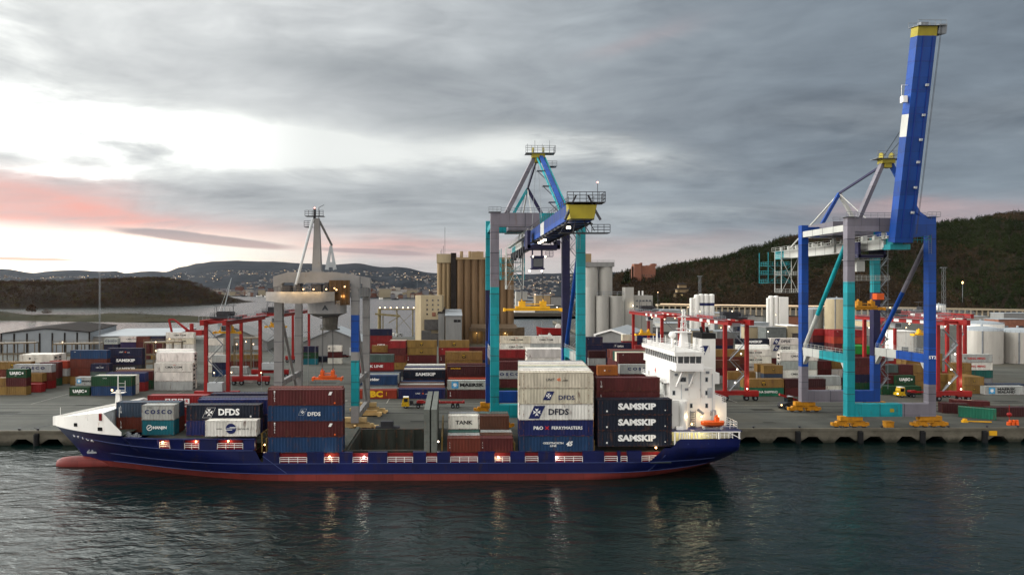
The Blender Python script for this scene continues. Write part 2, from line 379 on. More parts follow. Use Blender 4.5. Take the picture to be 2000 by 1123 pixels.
# crane rails and paint lines on the yard
mb=MB()
for y in (156.4,176.8):
    for o_ in (-.12,.12): mb.box(-200,260,y+o_-.05,y+o_+.05,GZ,GZ+.05)
tag(mb.build('crane_rails',M['darksteel']),'steel crane rails set in the quay',kind='structure')
mb=MB()
for y in (183,187.5,191.6): mb.box(-200,260,y,y+.18,GZ+.032,GZ+.036)
for i in range(12): mb.box(-150+i*33,-149.8+i*33,192,230,GZ+.037,GZ+.040)
for i in range(7): mb.box(-30.2+i*1.3,-29.6+i*1.3,196+i*2.0,197.2+i*2.0,GZ+.041,GZ+.044)
tag(mb.build('painted_lines',mat('line_paint',lin((150,148,138)),rough=.7,var=.3,scale=2)),'faded white traffic lines on the asphalt',kind='structure')

# ---- terrain
def interp(pts,x):
    if x<=pts[0][0]: return pts[0][1]
    for (a,b),(c,d) in zip(pts[:-1],pts[1:]):
        if x<=c:
            t=(x-a)/(c-a); return b+(d-b)*(t*t*(3-2*t))
    return pts[-1][1]
def fb(x,y,s,o=4):
    return mnoise.fractal(Vector((x*s,y*s,.3)),1.0,2.0,o)
def grid(name,fn,us,vs,mt,label):
    V=[fn(u,v) for v in vs for u in us]; nu=len(us); Fc=[(j*nu+i,j*nu+i+1,(j+1)*nu+i+1,(j+1)*nu+i) for j in range(len(vs)-1) for i in range(nu-1)]
    me=bpy.data.meshes.new(name); me.from_pydata(V,[],Fc); me.materials.append(mt); me.polygons.foreach_set('use_smooth',[True]*len(Fc))
    o=ob(name,me); tag(o,label,kind='structure'); return o
def lsp(a,b,n): return [a+(b-a)*i/(n-1) for i in range(n)]
# wooded hill on the right
RID=[(1150,546),(1200,543),(1238,535),(1281,532),(1330,522),(1399,510),(1480,487),(1540,468),(1620,455),(1700,448),(1825,443),(1880,434),(2000,418),(2150,404),(2500,390)]
def hillz(X,Y):
    # ridge height by where along the ridge the point lies
    px=XPX(X,Y); t=(Y-820)/(1330-820)
    rid=CAMZ+1330*(PCY-interp(RID,px))/F
    if t<=0: return GZ-.4
    s=min(1,t); s=s*s*(3-2*s)*.55+s*.45
    z=GZ+(rid-GZ)*s
    if t>1: z-= (Y-1330)*.06
    z+=fb(X,Y,.006)*9*min(1,t*2)*(1-.7*max(0,1-abs(1-t)*4)); k=max(0,min(1,(px-1105)/95)); k=k*k*(3-2*k)
    return GZ-2+(z-GZ+2)*k
def XPX(X,Y): return 880+F*X/Y
us=lsp(40,2300,150); vs=lsp(815,1700,60)
grid('hillside',lambda u,v:(u,v,hillz(u*v/1330,v)),[0],[0],M['soil'],'x') if False else None
V=[];nu=len(us)
for v in vs:
    for u in us:
        X=u*v/1330; V.append((X,v,hillz(X,v)))
Fc=[(j*nu+i,j*nu+i+1,(j+1)*nu+i+1,(j+1)*nu+i) for j in range(len(vs)-1) for i in range(nu-1)]
me=bpy.data.meshes.new('hillside'); me.from_pydata(V,[],Fc); me.materials.append(M['soil']); tag(ob('hillside',me),'steep brown hillside rising behind the port on the right',kind='structure')
# low ground of the far basin quay
mb=MB(); mb.prism([(60,955),(260,955),(420,1010),(700,1000),(700,1500),(40,1500)],-2,2.4)
tag(mb.build('basin_land',M['concrete']),'flat quay land across the inner basin',kind='structure')
# wooded island
ISL=[(-400,552),(0,558),(100,557),(178,552),(262,548),(304,554),(336,568),(367,582),(400,596),(430,600)]
def islz(X,Y):
    px=880+F*X/Y; top=CAMZ+1500*(PCY-interp(ISL,880+F*X/1500))/F
    e=min(1,max(0,(-458-X)/260)) if X>-730 else 1
    t=(Y-1230-((X+800)*.75 if X>-800 else 0))/(280)
    t=max(0,min(1,t)); s=math.sin(t*math.pi/2)
    b=1-max(0,(Y-1750)/250)
    return (top+2)*s*max(0,b)-1.5+fb(X,Y,.01)*4*s
grid('wooded_island',lambda u,v:(u,v,islz(u,v)),lsp(-1500,-430,70),lsp(1190,2000,40),M['soil'],'low wooded island beyond the yard on the left')
# grassy spit
def spitz(X,Y):
    Yc=800+10*math.sin(X*.01); w_=60+18*math.sin(X*.017+1)
    top=interp([(-640,14),(-560,11),(-490,4.5),(-430,4.5),(-400,6.5),(-330,3.6),(-300,2.4),(-255,-1)],X)
    t=(Y-Yc)/w_; return top*max(-.4,1-t*t)+fb(X,Y,.03)*1.2
grid('grassy_spit',lambda u,v:(u,v,spitz(u,v)),lsp(-900,-230,80),lsp(725,880,18),M['grass'],'low grassy spit in front of the wooded island')
# far hills and the slopes of the town
FAR=[(-400,520),(0,524),(69,533),(105,529),(143,527),(189,530),(225,529),(243,533),(294,529),(321,531),(357,521),(388,514),(420,510),(460,508),(520,509),(600,514),(650,517),(692,514),(754,522),(773,520),(853,534),(950,538),(1100,533),(1200,531),(1260,533),(1400,540),(1700,560)]
def farz(u,D):
    r=CAMZ+8200*(PCY-interp(FAR,u))/F
    sh=interp([(-400,3600),(330,3600),(420,3500),(640,2800),(860,2500),(1000,2500),(1700,2600)],u)
    t=max(0,(D-sh)/(8200-sh))
    if D<sh: return -3
    z=2+(r-2)*min(1,t)**1.35
    if t>1: z-=(D-8200)*.05
    return z+fb(u*4,D*.6,.004)*30*min(1,t*3)*(1-.75*max(0,1-abs(t-1)*6))
FD=lsp(2400,5200,34)+lsp(5350,9200,26); FU=lsp(-300,1500,220)
V=[(PX(u,D),PY(u,D),farz(u,D)) for D in FD for u in FU]; nu=len(FU)
Fc=[(j*nu+i,j*nu+i+1,(j+1)*nu+i+1,(j+1)*nu+i) for j in range(len(FD)-1) for i in range(nu-1)]
M['farhill']=groundmat('distant_forest',lin((22,29,36)),lin((40,44,50)),.004,lin((34,32,37)),bump=0)
me=bpy.data.meshes.new('distant_hills'); me.from_pydata(V,[],Fc); me.materials.append(M['farhill']); me.polygons.foreach_set('use_smooth',[True]*len(Fc))
tag(ob('distant_hills',me),'blue forested hills beyond the fjord with the town on their lower slopes',kind='structure')
# ------------------------------------------------------------------ shipping containers
COLS={'white':(214,210,200),'cream':(202,194,172),'pale grey':(160,163,160),'grey':(124,128,126),'grey green':(84,102,96),
'tan':(150,116,60),'rust brown':(112,50,36),'maroon':(92,34,34),'dark maroon':(66,26,28),'red':(150,34,36),'orange red':(172,62,40),'orange':(186,108,40),
'navy':(24,28,62),'black navy':(20,30,48),'blue':(28,64,106),'slate blue':(58,74,94),'deep blue':(24,36,94),'teal':(22,98,90),'turquoise':(16,104,118),'green':(24,76,44),
'bright green':(40,150,52),'sea green':(32,118,90),'purple':(60,44,92),'brown':(96,60,42),'dark grey':(62,64,68)}
for k_,v_ in list(COLS.items()):
    if k_ not in('white','cream','pale grey','grey'): COLS[k_]=tuple(x*.84 for x in v_)
DEC={'w':lin((236,236,232)),'k':lin((28,28,30)),'n':lin((24,34,84)),'r':lin((190,40,40)),'y':lin((235,185,40)),'o':lin((225,100,40)),'b':lin((60,150,200)),'g':lin((60,64,66)),'d':lin((22,26,46))}
_txt={}
def textmesh(s,size,bold=.0,sx=1.0,shear=0.0):
    key=(s,size,bold,sx,shear)
    if key in _txt: return _txt[key]
    cu=bpy.data.curves.new('lettering','FONT'); cu.body=s; cu.size=size; cu.offset=bold*size; cu.align_x='CENTER'; cu.align_y='CENTER'; cu.shear=shear
    cu.resolution_u=2
    o=bpy.data.objects.new('lettering',cu); col.objects.link(o); bpy.context.view_layer.update()
    me=bpy.data.meshes.new_from_object(o.evaluated_get(bpy.context.evaluated_depsgraph_get()))
    me.transform(Matrix.Rotation(math.pi/2,4,'X')@Matrix.Diagonal((sx,1,1,1)))
    bpy.data.objects.remove(o); bpy.data.curves.remove(cu)
    me.name='lettering'; me.materials.clear(); me.materials.append(M['deco']); _txt[key]=me; return me
def flat(polys,y=0.0):
    mb=MB()
    for p in polys: mb.add([(x,y,z) for x,z in p],[tuple(range(len(p)))])
    return mb.mesh('emblem',M['deco'])
def circ(cx,cz,r,n=20,a0=0,a1=2*math.pi): return [(cx+r*math.cos(a0+(a1-a0)*i/n),cz+r*math.sin(a0+(a1-a0)*i/n)) for i in range(n)]
def cross(cx,cz,r):
    P=[]
    for k in range(4):
        a=k*math.pi/2; c,s_=math.cos(a),math.sin(a)
        P.append([(cx+u*c-v*s_,cz+u*s_+v*c) for u,v in [(0.05*r,0),(r,-.5*r),(.8*r,0),(r,.5*r)]])
    return P
def star(cx,cz,r,n=7):
    return [[(cx+(r if i%2==0 else r*.42)*math.cos(math.pi/2+math.pi*i/n),cz+(r if i%2==0 else r*.42)*math.sin(math.pi/2+math.pi*i/n)) for i in range(2*n)]]
EM={}
def emblem(k):
    if k in EM: return EM[k]
    if k=='para': m=flat([[(-1.25,-.95),(.35,-.95),(1.25,.95),(-.35,.95)]])
    elif k=='paraline':
        a=[(-1.25,-.95),(.35,-.95),(1.25,.95),(-.35,.95)]; P=[]
        for i in range(4):
            (x0,z0),(x1,z1)=a[i],a[(i+1)%4]; L=math.hypot(x1-x0,z1-z0); nx,nz_=-(z1-z0)/L*.035,(x1-x0)/L*.035
            P.append([(x0,z0),(x1,z1),(x1+nx,z1+nz_),(x0+nx,z0+nz_)])
        m=flat(P)
    elif k=='cross': m=flat(cross(0,0,.55))
    elif k=='crossbig': m=flat(cross(0,0,.78))
    elif k=='msc': m=flat([[(-.62,-.62),(-.3,-.72),(.3,-.72),(.62,-.62),(.62,.2),(.35,.62),(-.35,.62),(-.62,.2)]])
    elif k=='mscin': m=flat([[(-.42,-.1),(-.3,-.1),(-.3,.3),(-.42,.3)],[(-.06,-.1),(.06,-.1),(.06,.3),(-.06,.3)],[(.3,-.1),(.42,-.1),(.42,.3),(.3,.3)],[(-.42,.26),(.42,.26),(.42,.38),(-.42,.38)],[(-.3,-.45),(.3,-.45),(.3,-.35),(-.3,-.35)]])
    elif k=='mstar': m=flat(star(0,0,.85))
    elif k=='disc': m=flat([circ(0,0,1.0,24)])
    elif k=='ring': m=flat([[(.55*math.cos(a),.55*math.sin(a)),(.55*math.cos(b),.55*math.sin(b)),(.42*math.cos(b),.42*math.sin(b)),(.42*math.cos(a),.42*math.sin(a))] for a,b in [(i*math.pi/10,(i+1)*math.pi/10) for i in range(20)]]+[[(-.3,-.3),(.3,.12),(.3,.3),(-.3,-.12)]])
    elif k=='sbars': m=flat([[(-.3,.18),(1.15,.18),(1.15,.3),(-.18,.3)],[(-1.15,-.3),(.18,-.3),(.3,-.18),(-1.15,-.18)],[(-.85,.0),(.9,.0),(.9,.07),(-.85,.07)]])
    elif k=='square': m=flat([[(-.5,-.5),(.5,-.5),(.5,.5),(-.5,.5)]])
    elif k=='swoosh': m=flat([[(-.5,0),(.2,.12),(.5,.0),(.2,.2),(-.2,.18)]])
    EM[k]=m; return m
# lettering styles: list of (kind,data,colour,dx,dz,[scale])
def T(s,size,c,dx=0,dz=0,bold=.02,sx=1.0,shear=0): return ('t',(s,size,bold,sx,shear),c,dx,dz)
def G(k,c,dx=0,dz=0,s=1.0): return ('e',k,c,dx,dz,s)
ST={
'cma':([T('CMA CGM',.85,'k',0,.05,.02,1.35),G('swoosh','r',.3,.62,1.2)],'small black lettering'),
'cmaw':([T('CMA CGM',.85,'w',0,.05,.02,1.25),G('swoosh','w',.3,.62,1.2)],'small white lettering'),
'msc':([G('msc','k',0,.05,1.0),G('mscin','y',0,.05,1.0)],'a square black emblem'),
'sam':([T('SAMSKIP',1.3,'w',.4,.1,.05,1.3)],'wide white lettering'),
'samship':([T('SAMSKIP',1.5,'w',.35,.05,.055,1.22),G('square','w',-5.2,-.75,.3),G('square','w',5.6,-.6,.2)],'wide white lettering'),
'dfdsd':([G('paraline','w',-2.6,0,1.0),G('crossbig','w',-2.6,.05,.9),T('DFDS',1.65,'w',1.1,.05,.04,1.0),G('square','w',5.2,-.7,.3)],'a white cross and bold lettering'),
'dfdsb':([G('paraline','w',-.5,.25,.62),G('cross','w',-.5,.25,.6),T('DFDS',.95,'w',1.6,-.15,.03,1.05)],'a small pale cross emblem'),
'dfdsw':([G('para','n',-1.4,.1,.85),G('cross','w',-1.4,.1,.9),T('DFDS',1.15,'n',1.9,-.3,.02,1.1)],'a navy slanted emblem and lettering'),
'dfdsw2':([G('para','n',-3.6,0,1.25),G('crossbig','w',-3.6,0,.9),T('DFDS',1.5,'d',.4,0,.03,1.05)],'a large navy emblem at its left'),
'ferry':([T('P&O',.85,'w',-3.3,0,.03,1.1),T('X',.8,'r',-1.7,0,.05,1.2),T('FERRYMASTERS',.8,'w',2.0,0,.02,1.05)],'one line of white lettering'),
'geest':([T('GEESTNORTH',.5,'w',-.6,.15,.02,1.2),T('LINE',.5,'w',-.6,-.35,.02,1.2),T('45',1.15,'w',2.3,0,.04,1.0,.3)],'a white number forty five'),
'unit':([T('UNIT',.72,'g',-1.1,.1,.01,1.0),T('45',.72,'o',.45,.1,.03,1.0),T('.com',.55,'k',1.6,.0,.02,1.0)],'faint grey and orange lettering'),
'unitw':([T('UNIT',.62,'w',-1.1,.1,.01,1.0),T('45',.62,'o',.35,.1,.03,1.0),T('.com',.5,'w',1.4,.0,.02,1.0)],'small white and orange lettering'),
'cosco':([T('C O S C O',1.05,'n',.1,.1,.04,1.05),T('CHINA',.3,'g',-1.6,.95,.01,1.1)],'spaced blue lettering'),
'coscow':([T('C O S C O',1.1,'n',.1,.1,.04,1.5)],'wide spaced blue lettering'),
'hanjin':([G('ring','w',-1.6,0,1.0),T('HANJIN',.72,'w',.35,0,.04,1.05)],'a white ring and lettering'),
'uasc':([T('UASC',1.15,'w',-.3,.1,.06,1.15),G('square','w',1.9,.15,.5),T('line',.35,'w',-.2,-.65,.01,1)],'white four letter lettering'),
'maersk':([G('square','b',-3.9,.1,2.0),G('mstar','w',-3.9,.1,1.0),T('MAERSK',1.3,'k',.9,.05,.04,1.45)],'black lettering and a pale star'),
'maersk20':([G('square','b',-1.9,.1,1.3),G('mstar','w',-1.9,.1,.7),T('MAERSK',.7,'k',.6,.05,.04,1.3)],'a small pale star'),
'sealand':([G('square','b',-4.1,.0,1.9),G('mstar','w',-4.1,.0,.95),T('MAERSK',.95,'k',.3,.5,.04,1.6),T('SEALAND',.95,'k',.3,-.5,.04,1.35)],'two rows of black lettering and a star'),
'csav':([T('CSAV',.9,'n',.3,.2,.04,1.1),G('swoosh','r',-1.5,.3,1.2),G('square','g',0,-.55,.1)],'blue lettering and a red swoosh'),
'johannes':([T('Johannes J. Smaal',.85,'k',.9,0,.02,1.1),G('swoosh','n',-3.4,.1,1.5)],'one line of dark script lettering'),
'china':([T('CHINA SHIPPING',.95,'w',.6,0,.02,1.0)],'white condensed lettering'),
'yang':([T('YANG MING',.95,'r',.6,0,.03,1.15),T('T',.9,'k',-3.2,0,.05,1.2)],'red lettering'),
'kline':([T('K LINE',1.1,'w',.4,0,.03,1.35)],'white spaced lettering'),
'opdr':([T('OPDR',1.1,'w',1.4,.2,.04,1.2)],'white lettering at its right'),
'opdrbox':([G('square','w',-1.95,.25,1.05),G('square','w',-.65,.25,1.05),G('square','w',.65,.25,1.05),G('square','w',1.95,.25,1.05),
   T('O',.95,'r',-1.95,.25,.03,1),T('P',.95,'r',-.65,.25,.03,1),T('D',.95,'r',.65,.25,.03,1),T('R',.95,'r',1.95,.25,.03,1),T('EURON LINE',.62,'w',0,-.75,.03,1.3),G('swoosh','b',-4,-.7,1.8)],'four white letter boxes'),
'bridor':([T('Bridor',1.1,'w',-1.0,.3,.05,1.15)],'white rounded lettering'),
'ubc':([T('UBC',2.3,'y',-.8,0,.06,1.25),T('!',1.5,'y',3.1,.1,.02,1)],'huge yellow lettering'),
'disc':([G('disc','n',0,0,.95),G('sbars','w',0,0,.95),T('www.',.45,'g',-2.1,0,.01,1.1),T('cgroup.de',.45,'g',2.3,0,.01,1.1)],'a round blue emblem'),
'tank':([T('TANK',1.0,'k',0,0,.03,1.2)],'black lettering'),
'vert':([T('L',.55,'w',-5.2,.55,.02,.8),T('I',.55,'w',-5.2,.05,.02,.8),T('N',.55,'w',-5.2,-.45,.02,.8)],'white marks at its left'),
'vertdfds':([T('D',.42,'w',-5.6,.75,.02,.8),T('F',.42,'w',-5.6,.3,.02,.8),T('D',.42,'w',-5.6,-.15,.02,.8),T('S',.42,'w',-5.6,-.6,.02,.8),G('para','w',4.6,.75,.32),G('disc','o',5.4,-1.0,.16),G('square','w',-5.6,1.1,.26)],'white marks at both ends'),
'corner':([T('TEX',.32,'w',-4.6,.85,.01,1)],'a tiny white mark'),
'orangecorner':([T('HYUNDAI',.5,'y',-3.6,.7,.02,1.3)],'small yellow lettering'),
'hand':([T('Randolle',1.1,'w',-.5,.1,.05,1.15)],'white rounded lettering'),
'hl':([G('disc','w',-2.0,0,.45),T('Hapag',.7,'n',1.0,0,.03,1.2)],'a white dot'),
'plate':([G('disc','k',-2.4,.1,.35),T('Seaco',.45,'g',-.2,.1,.02,1.2)],'a small dark dot'),
'vent':([T('CRONOS',.3,'w',-2,.9,.01,1)],'tiny lettering'),
}
CM={}
def corr(L,H,depth=.05,pitch=.56):
    """one long side: corrugated sheet in the xz plane, facing -y"""
    n=max(4,int(L/pitch)); p=L/n; xs=[];ys=[]
    for i in range(n):
        a=-L/2+i*p; xs+=[a,a+p*.3,a+p*.5,a+p*.8]; ys+=[0,0,depth,depth]
    xs.append(L/2); ys.append(0); return xs,ys
def cmesh(L,H,kind='dry'):
    key=(L,H,kind)
    if key in CM: return CM[key]
    W=2.44; b=MB(); z0,z1=.16,H-.1
    if kind=='dry':
        xs,ys=corr(L-.3,H); n=len(xs)
        for sgn in (-1,1):
            y=sgn*(W/2-.035); V=[(x,y-sgn*d,z0) for x,d in zip(xs,ys)]+[(x,y-sgn*d,z1) for x,d in zip(xs,ys)]
            b.add(V,[(i,i+1,n+i+1,n+i) if sgn<0 else (i+1,i,n+i,n+i+1) for i in range(n-1)])
        # roof with cross corrugation
        V=[(x,-W/2+.06,H-.045-d*.6) for x,d in zip(xs,ys)]+[(x,W/2-.06,H-.045-d*.6) for x,d in zip(xs,ys)]
        b.add(V,[(i,i+1,n+i+1,n+i) for i in range(n-1)])
        xs,ys=corr(W-.3,H); n=len(xs)
        V=[(-L/2+.06+d,-x,z0) for x,d in zip(xs,ys)]+[(-L/2+.06+d,-x,z1) for x,d in zip(xs,ys)]
        b.add(V,[(i,i+1,n+i+1,n+i) for i in range(n-1)])
    else:
        b.box(-L/2+.07,L/2-.07,-W/2+.03,W/2-.03,z0,H-.03)
        k=int(L/1.2)
        for i in range(k+1):
            x=-L/2+.1+(L-.2)*i/k
            b.box(x-.02,x+.02,-W/2+.01,-W/2+.03,z0,z1); b.box(x-.02,x+.02,W/2-.03,W/2-.01,z0,z1)
    b.box(-L/2+.1,L/2-.1,-W/2+.1,W/2-.1,.05,.2)
    body=b.mesh('container_body',M['paint'])
    f=MB(); t=.15
    for x in (-L/2,L/2-t):
        for y in (-W/2,W/2-t):
            f.box(x,x+t,y,y+t,.18,H-.18)
            f.box(x-.012,x+t+.03,y-.012,y+t+.012,0,.18); f.box(x-.012,x+t+.03,y-.012,y+t+.012,H-.18,H)
        f.box(x+.02,x+t-.02,-W/2+t,W/2-t,H-.14,H-.02); f.box(x+.02,x+t-.02,-W/2+t,W/2-t,.02,.16)
    for y in (-W/2+.01,W/2-.09):
        f.box(-L/2+t,L/2-t,y,y+.08,.02,.17); f.box(-L/2+t,L/2-t,y,y+.08,H-.11,H-.02)
    if L>13:
        for x in (-6.1,5.95):
            for y in (-W/2-.008,W/2-.12): f.box(x,x+.15,y,y+.128,.17,H-.11)
    fr=f.mesh('container_frame',M['cframe'])
    d=MB(); hw=(W-2*t)/2
    d.box(-.02,.03,.01,hw-.01,.17,H-.15)
    for y in (.28,.82): d.tube((.06,y,.1),(.06,y,H-.1),.028,6); 
    for y in (.28,.82):
        d.box(.03,.08,y-.09,y+.09,1.0,1.06)
    for z in (.5,1.05,1.6,2.1): d.box(.025,.05,hw-.12,hw-.02,z,z+.09)
    door=d.mesh('container_door',M['paint'])
    g=MB(); g.box(0,.05,-.95,.95,.25,H-.25)
    rf=g.mesh('reefer_panel',M['cframe'])
    g=MB(); 
    for z in (H*.62,): g.box(.05,.07,-.6,.6,z-.35,z+.35)
    g.box(.05,.07,-.75,.75,.4,.95)
    rg=g.mesh('grille',M['black'])
    CM[key]=(body,fr,door,rf,rg); return CM[key]
NC=0
def jit(c,a=.10):
    k=1+random.uniform(-a,a); return tuple(max(0,min(1,x*k*(1+random.uniform(-.03,.03)))) for x in c)
def container(cx,cy,z,L,H,colr,style,label,group,reef=False,doorside=1,rz=0,parts=True,both=False):
    global NC; NC+=1
    kind='reefer' if reef else 'dry'
    body,fr,door,rf,rg=cmesh(L,H,kind)
    c=jit(lin(COLS[colr]))
    o=ob('shipping_container',body,None,(cx,cy,z),c,rz); tag(o,label,'container',group)
    fcol=tuple(x*.85 for x in c)
    ob('frame',fr,o,None,fcol)
    if parts:
        s=doorside
        if reef:
            p=ob('machinery_panel',rf,o,(s*(L/2-.06),0,0),tuple(x*.9 for x in c)); 
            if s<0: p.rotation_euler=(0,0,math.pi)
            ob('grille',rg,p,(0,0,0))
        else:
            for k in (0,1):
                p=ob('door',door,o,(s*(L/2-.05),0,0),c); p.scale=(1 if s>0 else -1,1 if k==0 else -1,1)
    if style:
        yy=-1.22-.015
        for i,it in enumerate(ST[style][0]):
            if it[0]=='t':
                me=textmesh(*it[1]); nm='lettering'; sc_=1
            else: me=emblem(it[1]); nm='emblem'; sc_=it[5]
            k=min(1.0,L/12.2) if L<12 and style not in('cosco','hanjin','uasc','maersk20','disc','tank','plate') else 1.0
            q=ob(nm,me,o,(it[3]*k,yy-.004*i,H/2+it[4]*min(1,H/2.9)),DEC[it[2]]); q.scale=(sc_*k,1,sc_*k)
    return o
TIER={1:['the only one'],2:['bottom','top'],3:['bottom','middle','top'],4:['bottom','second-up','third-up','top'],5:['bottom','second-up','middle','fourth-up','top'],6:['bottom','second-up','third-up','fourth-up','fifth-up','top']}
S20,S40,S45=6.06,12.19,13.72
def stack(px,D,L,H,items,where,edge='L',reef=False,z0=GZ,group='containers stacked in the yard',skip=0,back=0,backitems=None):
    """px: pixel column of the near face's left (or right) end; items bottom-up: (colour,style)"""
    yf=PY(px,D); xe=PX(px,D); n=len(items)
    cx=xe+L/2 if edge=='L' else xe-L/2
    side=1 if cx<0 else -1
    for i,it in enumerate(items):
        if i<skip or it is None: continue
        cl,stl=it if isinstance(it,tuple) else (it,None)
        t=TIER[n][i]; size='short ' if L<7 else ('long ' if L>13 else '')
        lab=f"{size}{cl} container"+(f" with {ST[stl][1]}" if stl else '')
        lab+=f", {t}" + (" of the stack " if n>1 else " ")+where
        container(cx+random.uniform(-.05,.05),yf+1.22+random.uniform(-.02,.02),z0+i*(H+.012),L,H,cl,stl,fit(lab,cl,size,t,where,n),group,reef,side)
    for r in range(1,back+1):
        its=backitems[r-1] if backitems else items
        m=len(its)
        for i,it in enumerate(its):
            if it is None: continue
            cl,stl=it if isinstance(it,tuple) else (it,None)
            t=TIER[m][i]; size='short ' if L<7 else ('long ' if L>13 else '')
            ordn=['','first','second','third','fourth','fifth','sixth','seventh','eighth','ninth'][r]
            lab=f"{size}{cl} container, {t}, {ordn}-row behind the stack {where}"
            if len(lab.split())>16: lab=f"{cl} container, {t}, {ordn}-row behind stack {where}"
            container(cx+random.uniform(-.08,.08),yf+1.22+r*2.62,z0+i*(H+.012),L,H,cl,None,lab,group,reef,side)
def fit(lab,cl,size,t,where,n):
    for l in (lab,f"{size}{cl} container, {t}"+(" of the stack " if n>1 else " ")+where,f"{size}{cl} container, {t} "+where,f"{cl} container, {t} "+where):
        if len(l.split())<=16: return l
    return l
# ------------------------------------------------------------------ the yard, stack by stack
w_='white'; 
# left block
stack(12,206.6,S20,2.59,['tan','maroon',('green','uasc')],'nearest at the far left')
stack(-27,206.6,S20,2.59,[('tan',None),('tan',None)],'cut off by the left frame edge')
stack(-12,228,S40,2.59,['maroon','rust brown',('tan','msc')],'behind the far left stack')
stack(80,212,S20,2.59,['red'],'low behind the far left stack','R')
stack(82,217,S20,2.59,['red','tan'],'second behind the far left stack','R')
stack(101,220,S40,2.59,['red','rust brown',('pale grey','coscow')],'right of the far left stack','R')
stack(114,226,S20,2.59,['green','maroon','maroon'],'left of the tall brown pile','R')
stack(132,231,S20,2.59,['tan','pale grey','orange red'],'touching the tall brown pile','R')
stack(38,243,S40,2.9,['pale grey','pale grey',('white','plate')],'in front of the dark roofed shed',reef=True,back=2)
stack(137,228,S40,2.9,['tan','rust brown','rust brown',('blue','corner')],'of two brown tiers left of the navy pile')
stack(208,236,S40,2.9,['navy',('dark grey','sam'),('navy','sam'),('navy','unitw')],'the navy pile left of the white reefers')
stack(176,222,S20,2.59,['maroon','grey green',('navy','cmaw')],'short navy topped before the navy pile')
stack(135,205,S20,2.59,[('green','uasc'),None],'on the asphalt left of the green and blue pair')
stack(147,208.5,S20,2.59,['grey',('pale grey','maersk20')],'behind the low green container')
stack(178,205,S40,2.9,['blue',('green','vent')],'the green and blue pair behind the foremast')
stack(186,208,S40,2.9,['white','white'],'first row behind the green and blue pair')
stack(207,214,S40,2.9,['red','deep blue'],'blue above red right of the foremast')
stack(224,219,S40,2.9,['green','maroon'],'second row behind the foremast')
stack(228,222.5,S40,2.9,['maroon','tan'],'third row behind the foremast')
RW=['pale grey',('white',None),('white','cma')]
stack(301,216,S40,2.9,['pale grey','white',('white','cma')],'of white reefers left of the red gantry',reef=True)
for r,(n,d) in enumerate(((4,219.2),(4,222.2),(4,225.4),(4,228.6),(4,231.8))):
    stack(305,d,S40,2.9,['white','pale grey','white','white'][:n],['second','third','fourth','fifth','last'][r]+' row of the white reefers by the gantry',reef=True)
stack(324,300,S40,2.6,['white','pale grey','white',('cream','cma'),('white','cma')],'far white pile right of the pale roof')
stack(203,300,S20,2.6,['white','navy','navy',('pale grey','cosco')],'before the pale flat roof, leftmost')
stack(232,312,S40,2.6,['maroon','maroon','purple',('white','cma')],'before the pale flat roof, white topped')
stack(266,312,S20,2.6,['maroon','maroon','maroon','rust brown'],'before the pale flat roof, brown')
stack(294,312,S20,2.6,['tan','rust brown','maroon','navy'],'before the pale flat roof, navy topped')
# seen between the legs of the left gantry
stack(405,262,S20,2.6,['white','white','white','pale grey','white'],'seen between the near red legs')
stack(447,280,S40,2.6,['rust brown','tan'],'low tan pile behind the red gantry')
stack(436,233,S40,2.59,['pale grey'],'on the ground behind the red gantry')
stack(448,236,S20,2.59,['maroon','pale grey'],'beside the red gantry power unit')
stack(414,250,S20,2.59,['blue','navy','pale grey'],'left behind the red gantry stairs')
# under the grey crane
stack(592,290,S20,2.59,['turquoise','green','navy'],'far off beneath the grey crane, left')
stack(617,300,S20,2.59,['black navy'],'low dark beneath the grey crane')
stack(640,293,S20,2.59,['white','maroon',('white','plate')],'far off beneath the grey crane, right')
# middle block
stack(693,199.5,S40,2.59,[('orange red','ubc')],'on the asphalt right of the grey crane')
stack(699,203,S40,2.59,['grey'],'first row behind the yellow lettered container')
stack(697,207,S40,2.9,['grey',('blue','bridor')],'blue pile behind the yellow lettered container')
stack(702,211,S40,2.9,['maroon','pale grey'],'first row behind the blue lettered pile')
stack(706,215,S40,2.9,['maroon','slate blue'],'second row behind the blue lettered pile')
stack(778,199.5,S45,2.9,[('deep blue','unitw')],'on the asphalt behind the yellow cab truck')
for r,(c,d,p) in enumerate((('rust brown',202.7,778.5),('brown',205.9,779),('pale grey',209.2,780),('brown',212.5,781),('blue',215.8,783))):
    stack(p,d,S45,2.9,[c],['first','second','third','fourth','fifth'][r]+' row behind the deep blue container')
stack(787,221,S45,2.9,['navy',('black navy','sam')],'black pile in the middle of the yard')
stack(789,225,S45,2.9,['navy','white'],'first row behind the black pile')
stack(790,229,S45,2.95,['navy',('deep blue','hand')],'second row behind the black pile')
stack(792,233,S45,2.95,['navy','pale grey'],'third row behind the black pile')
stack(794,237,S45,2.95,['navy','white'],'fourth row behind the black pile')
stack(874,199.5,S40,2.65,[('maroon','vert'),('pale grey','maersk')],'left of the middle crane leg')
stack(876,203,S40,2.75,['maroon','orange red'],'first row behind the pale starred container')
stack(874,207,S40,2.9,['red','maroon',('dark maroon','orangecorner')],'maroon pile left of the middle crane leg')
stack(873,213,S40,2.9,['maroon','maroon','maroon'],'first row behind the maroon pile')
stack(870,225,S40,2.85,['maroon','maroon','tan',('tan','msc')],'tan topped behind the maroon pile')
stack(793,272,S40,2.9,['maroon',('maroon','vert'),('tan','msc'),('tan','msc')],'tan over maroon left of the red tan pile')
stack(857,272,S40,2.9,['maroon',('maroon','vert'),('red','corner'),('tan','msc')],'tan over red before the brown silos')
stack(915,285,S40,2.59,['navy','maroon','maroon'],'low before the brown silo base')
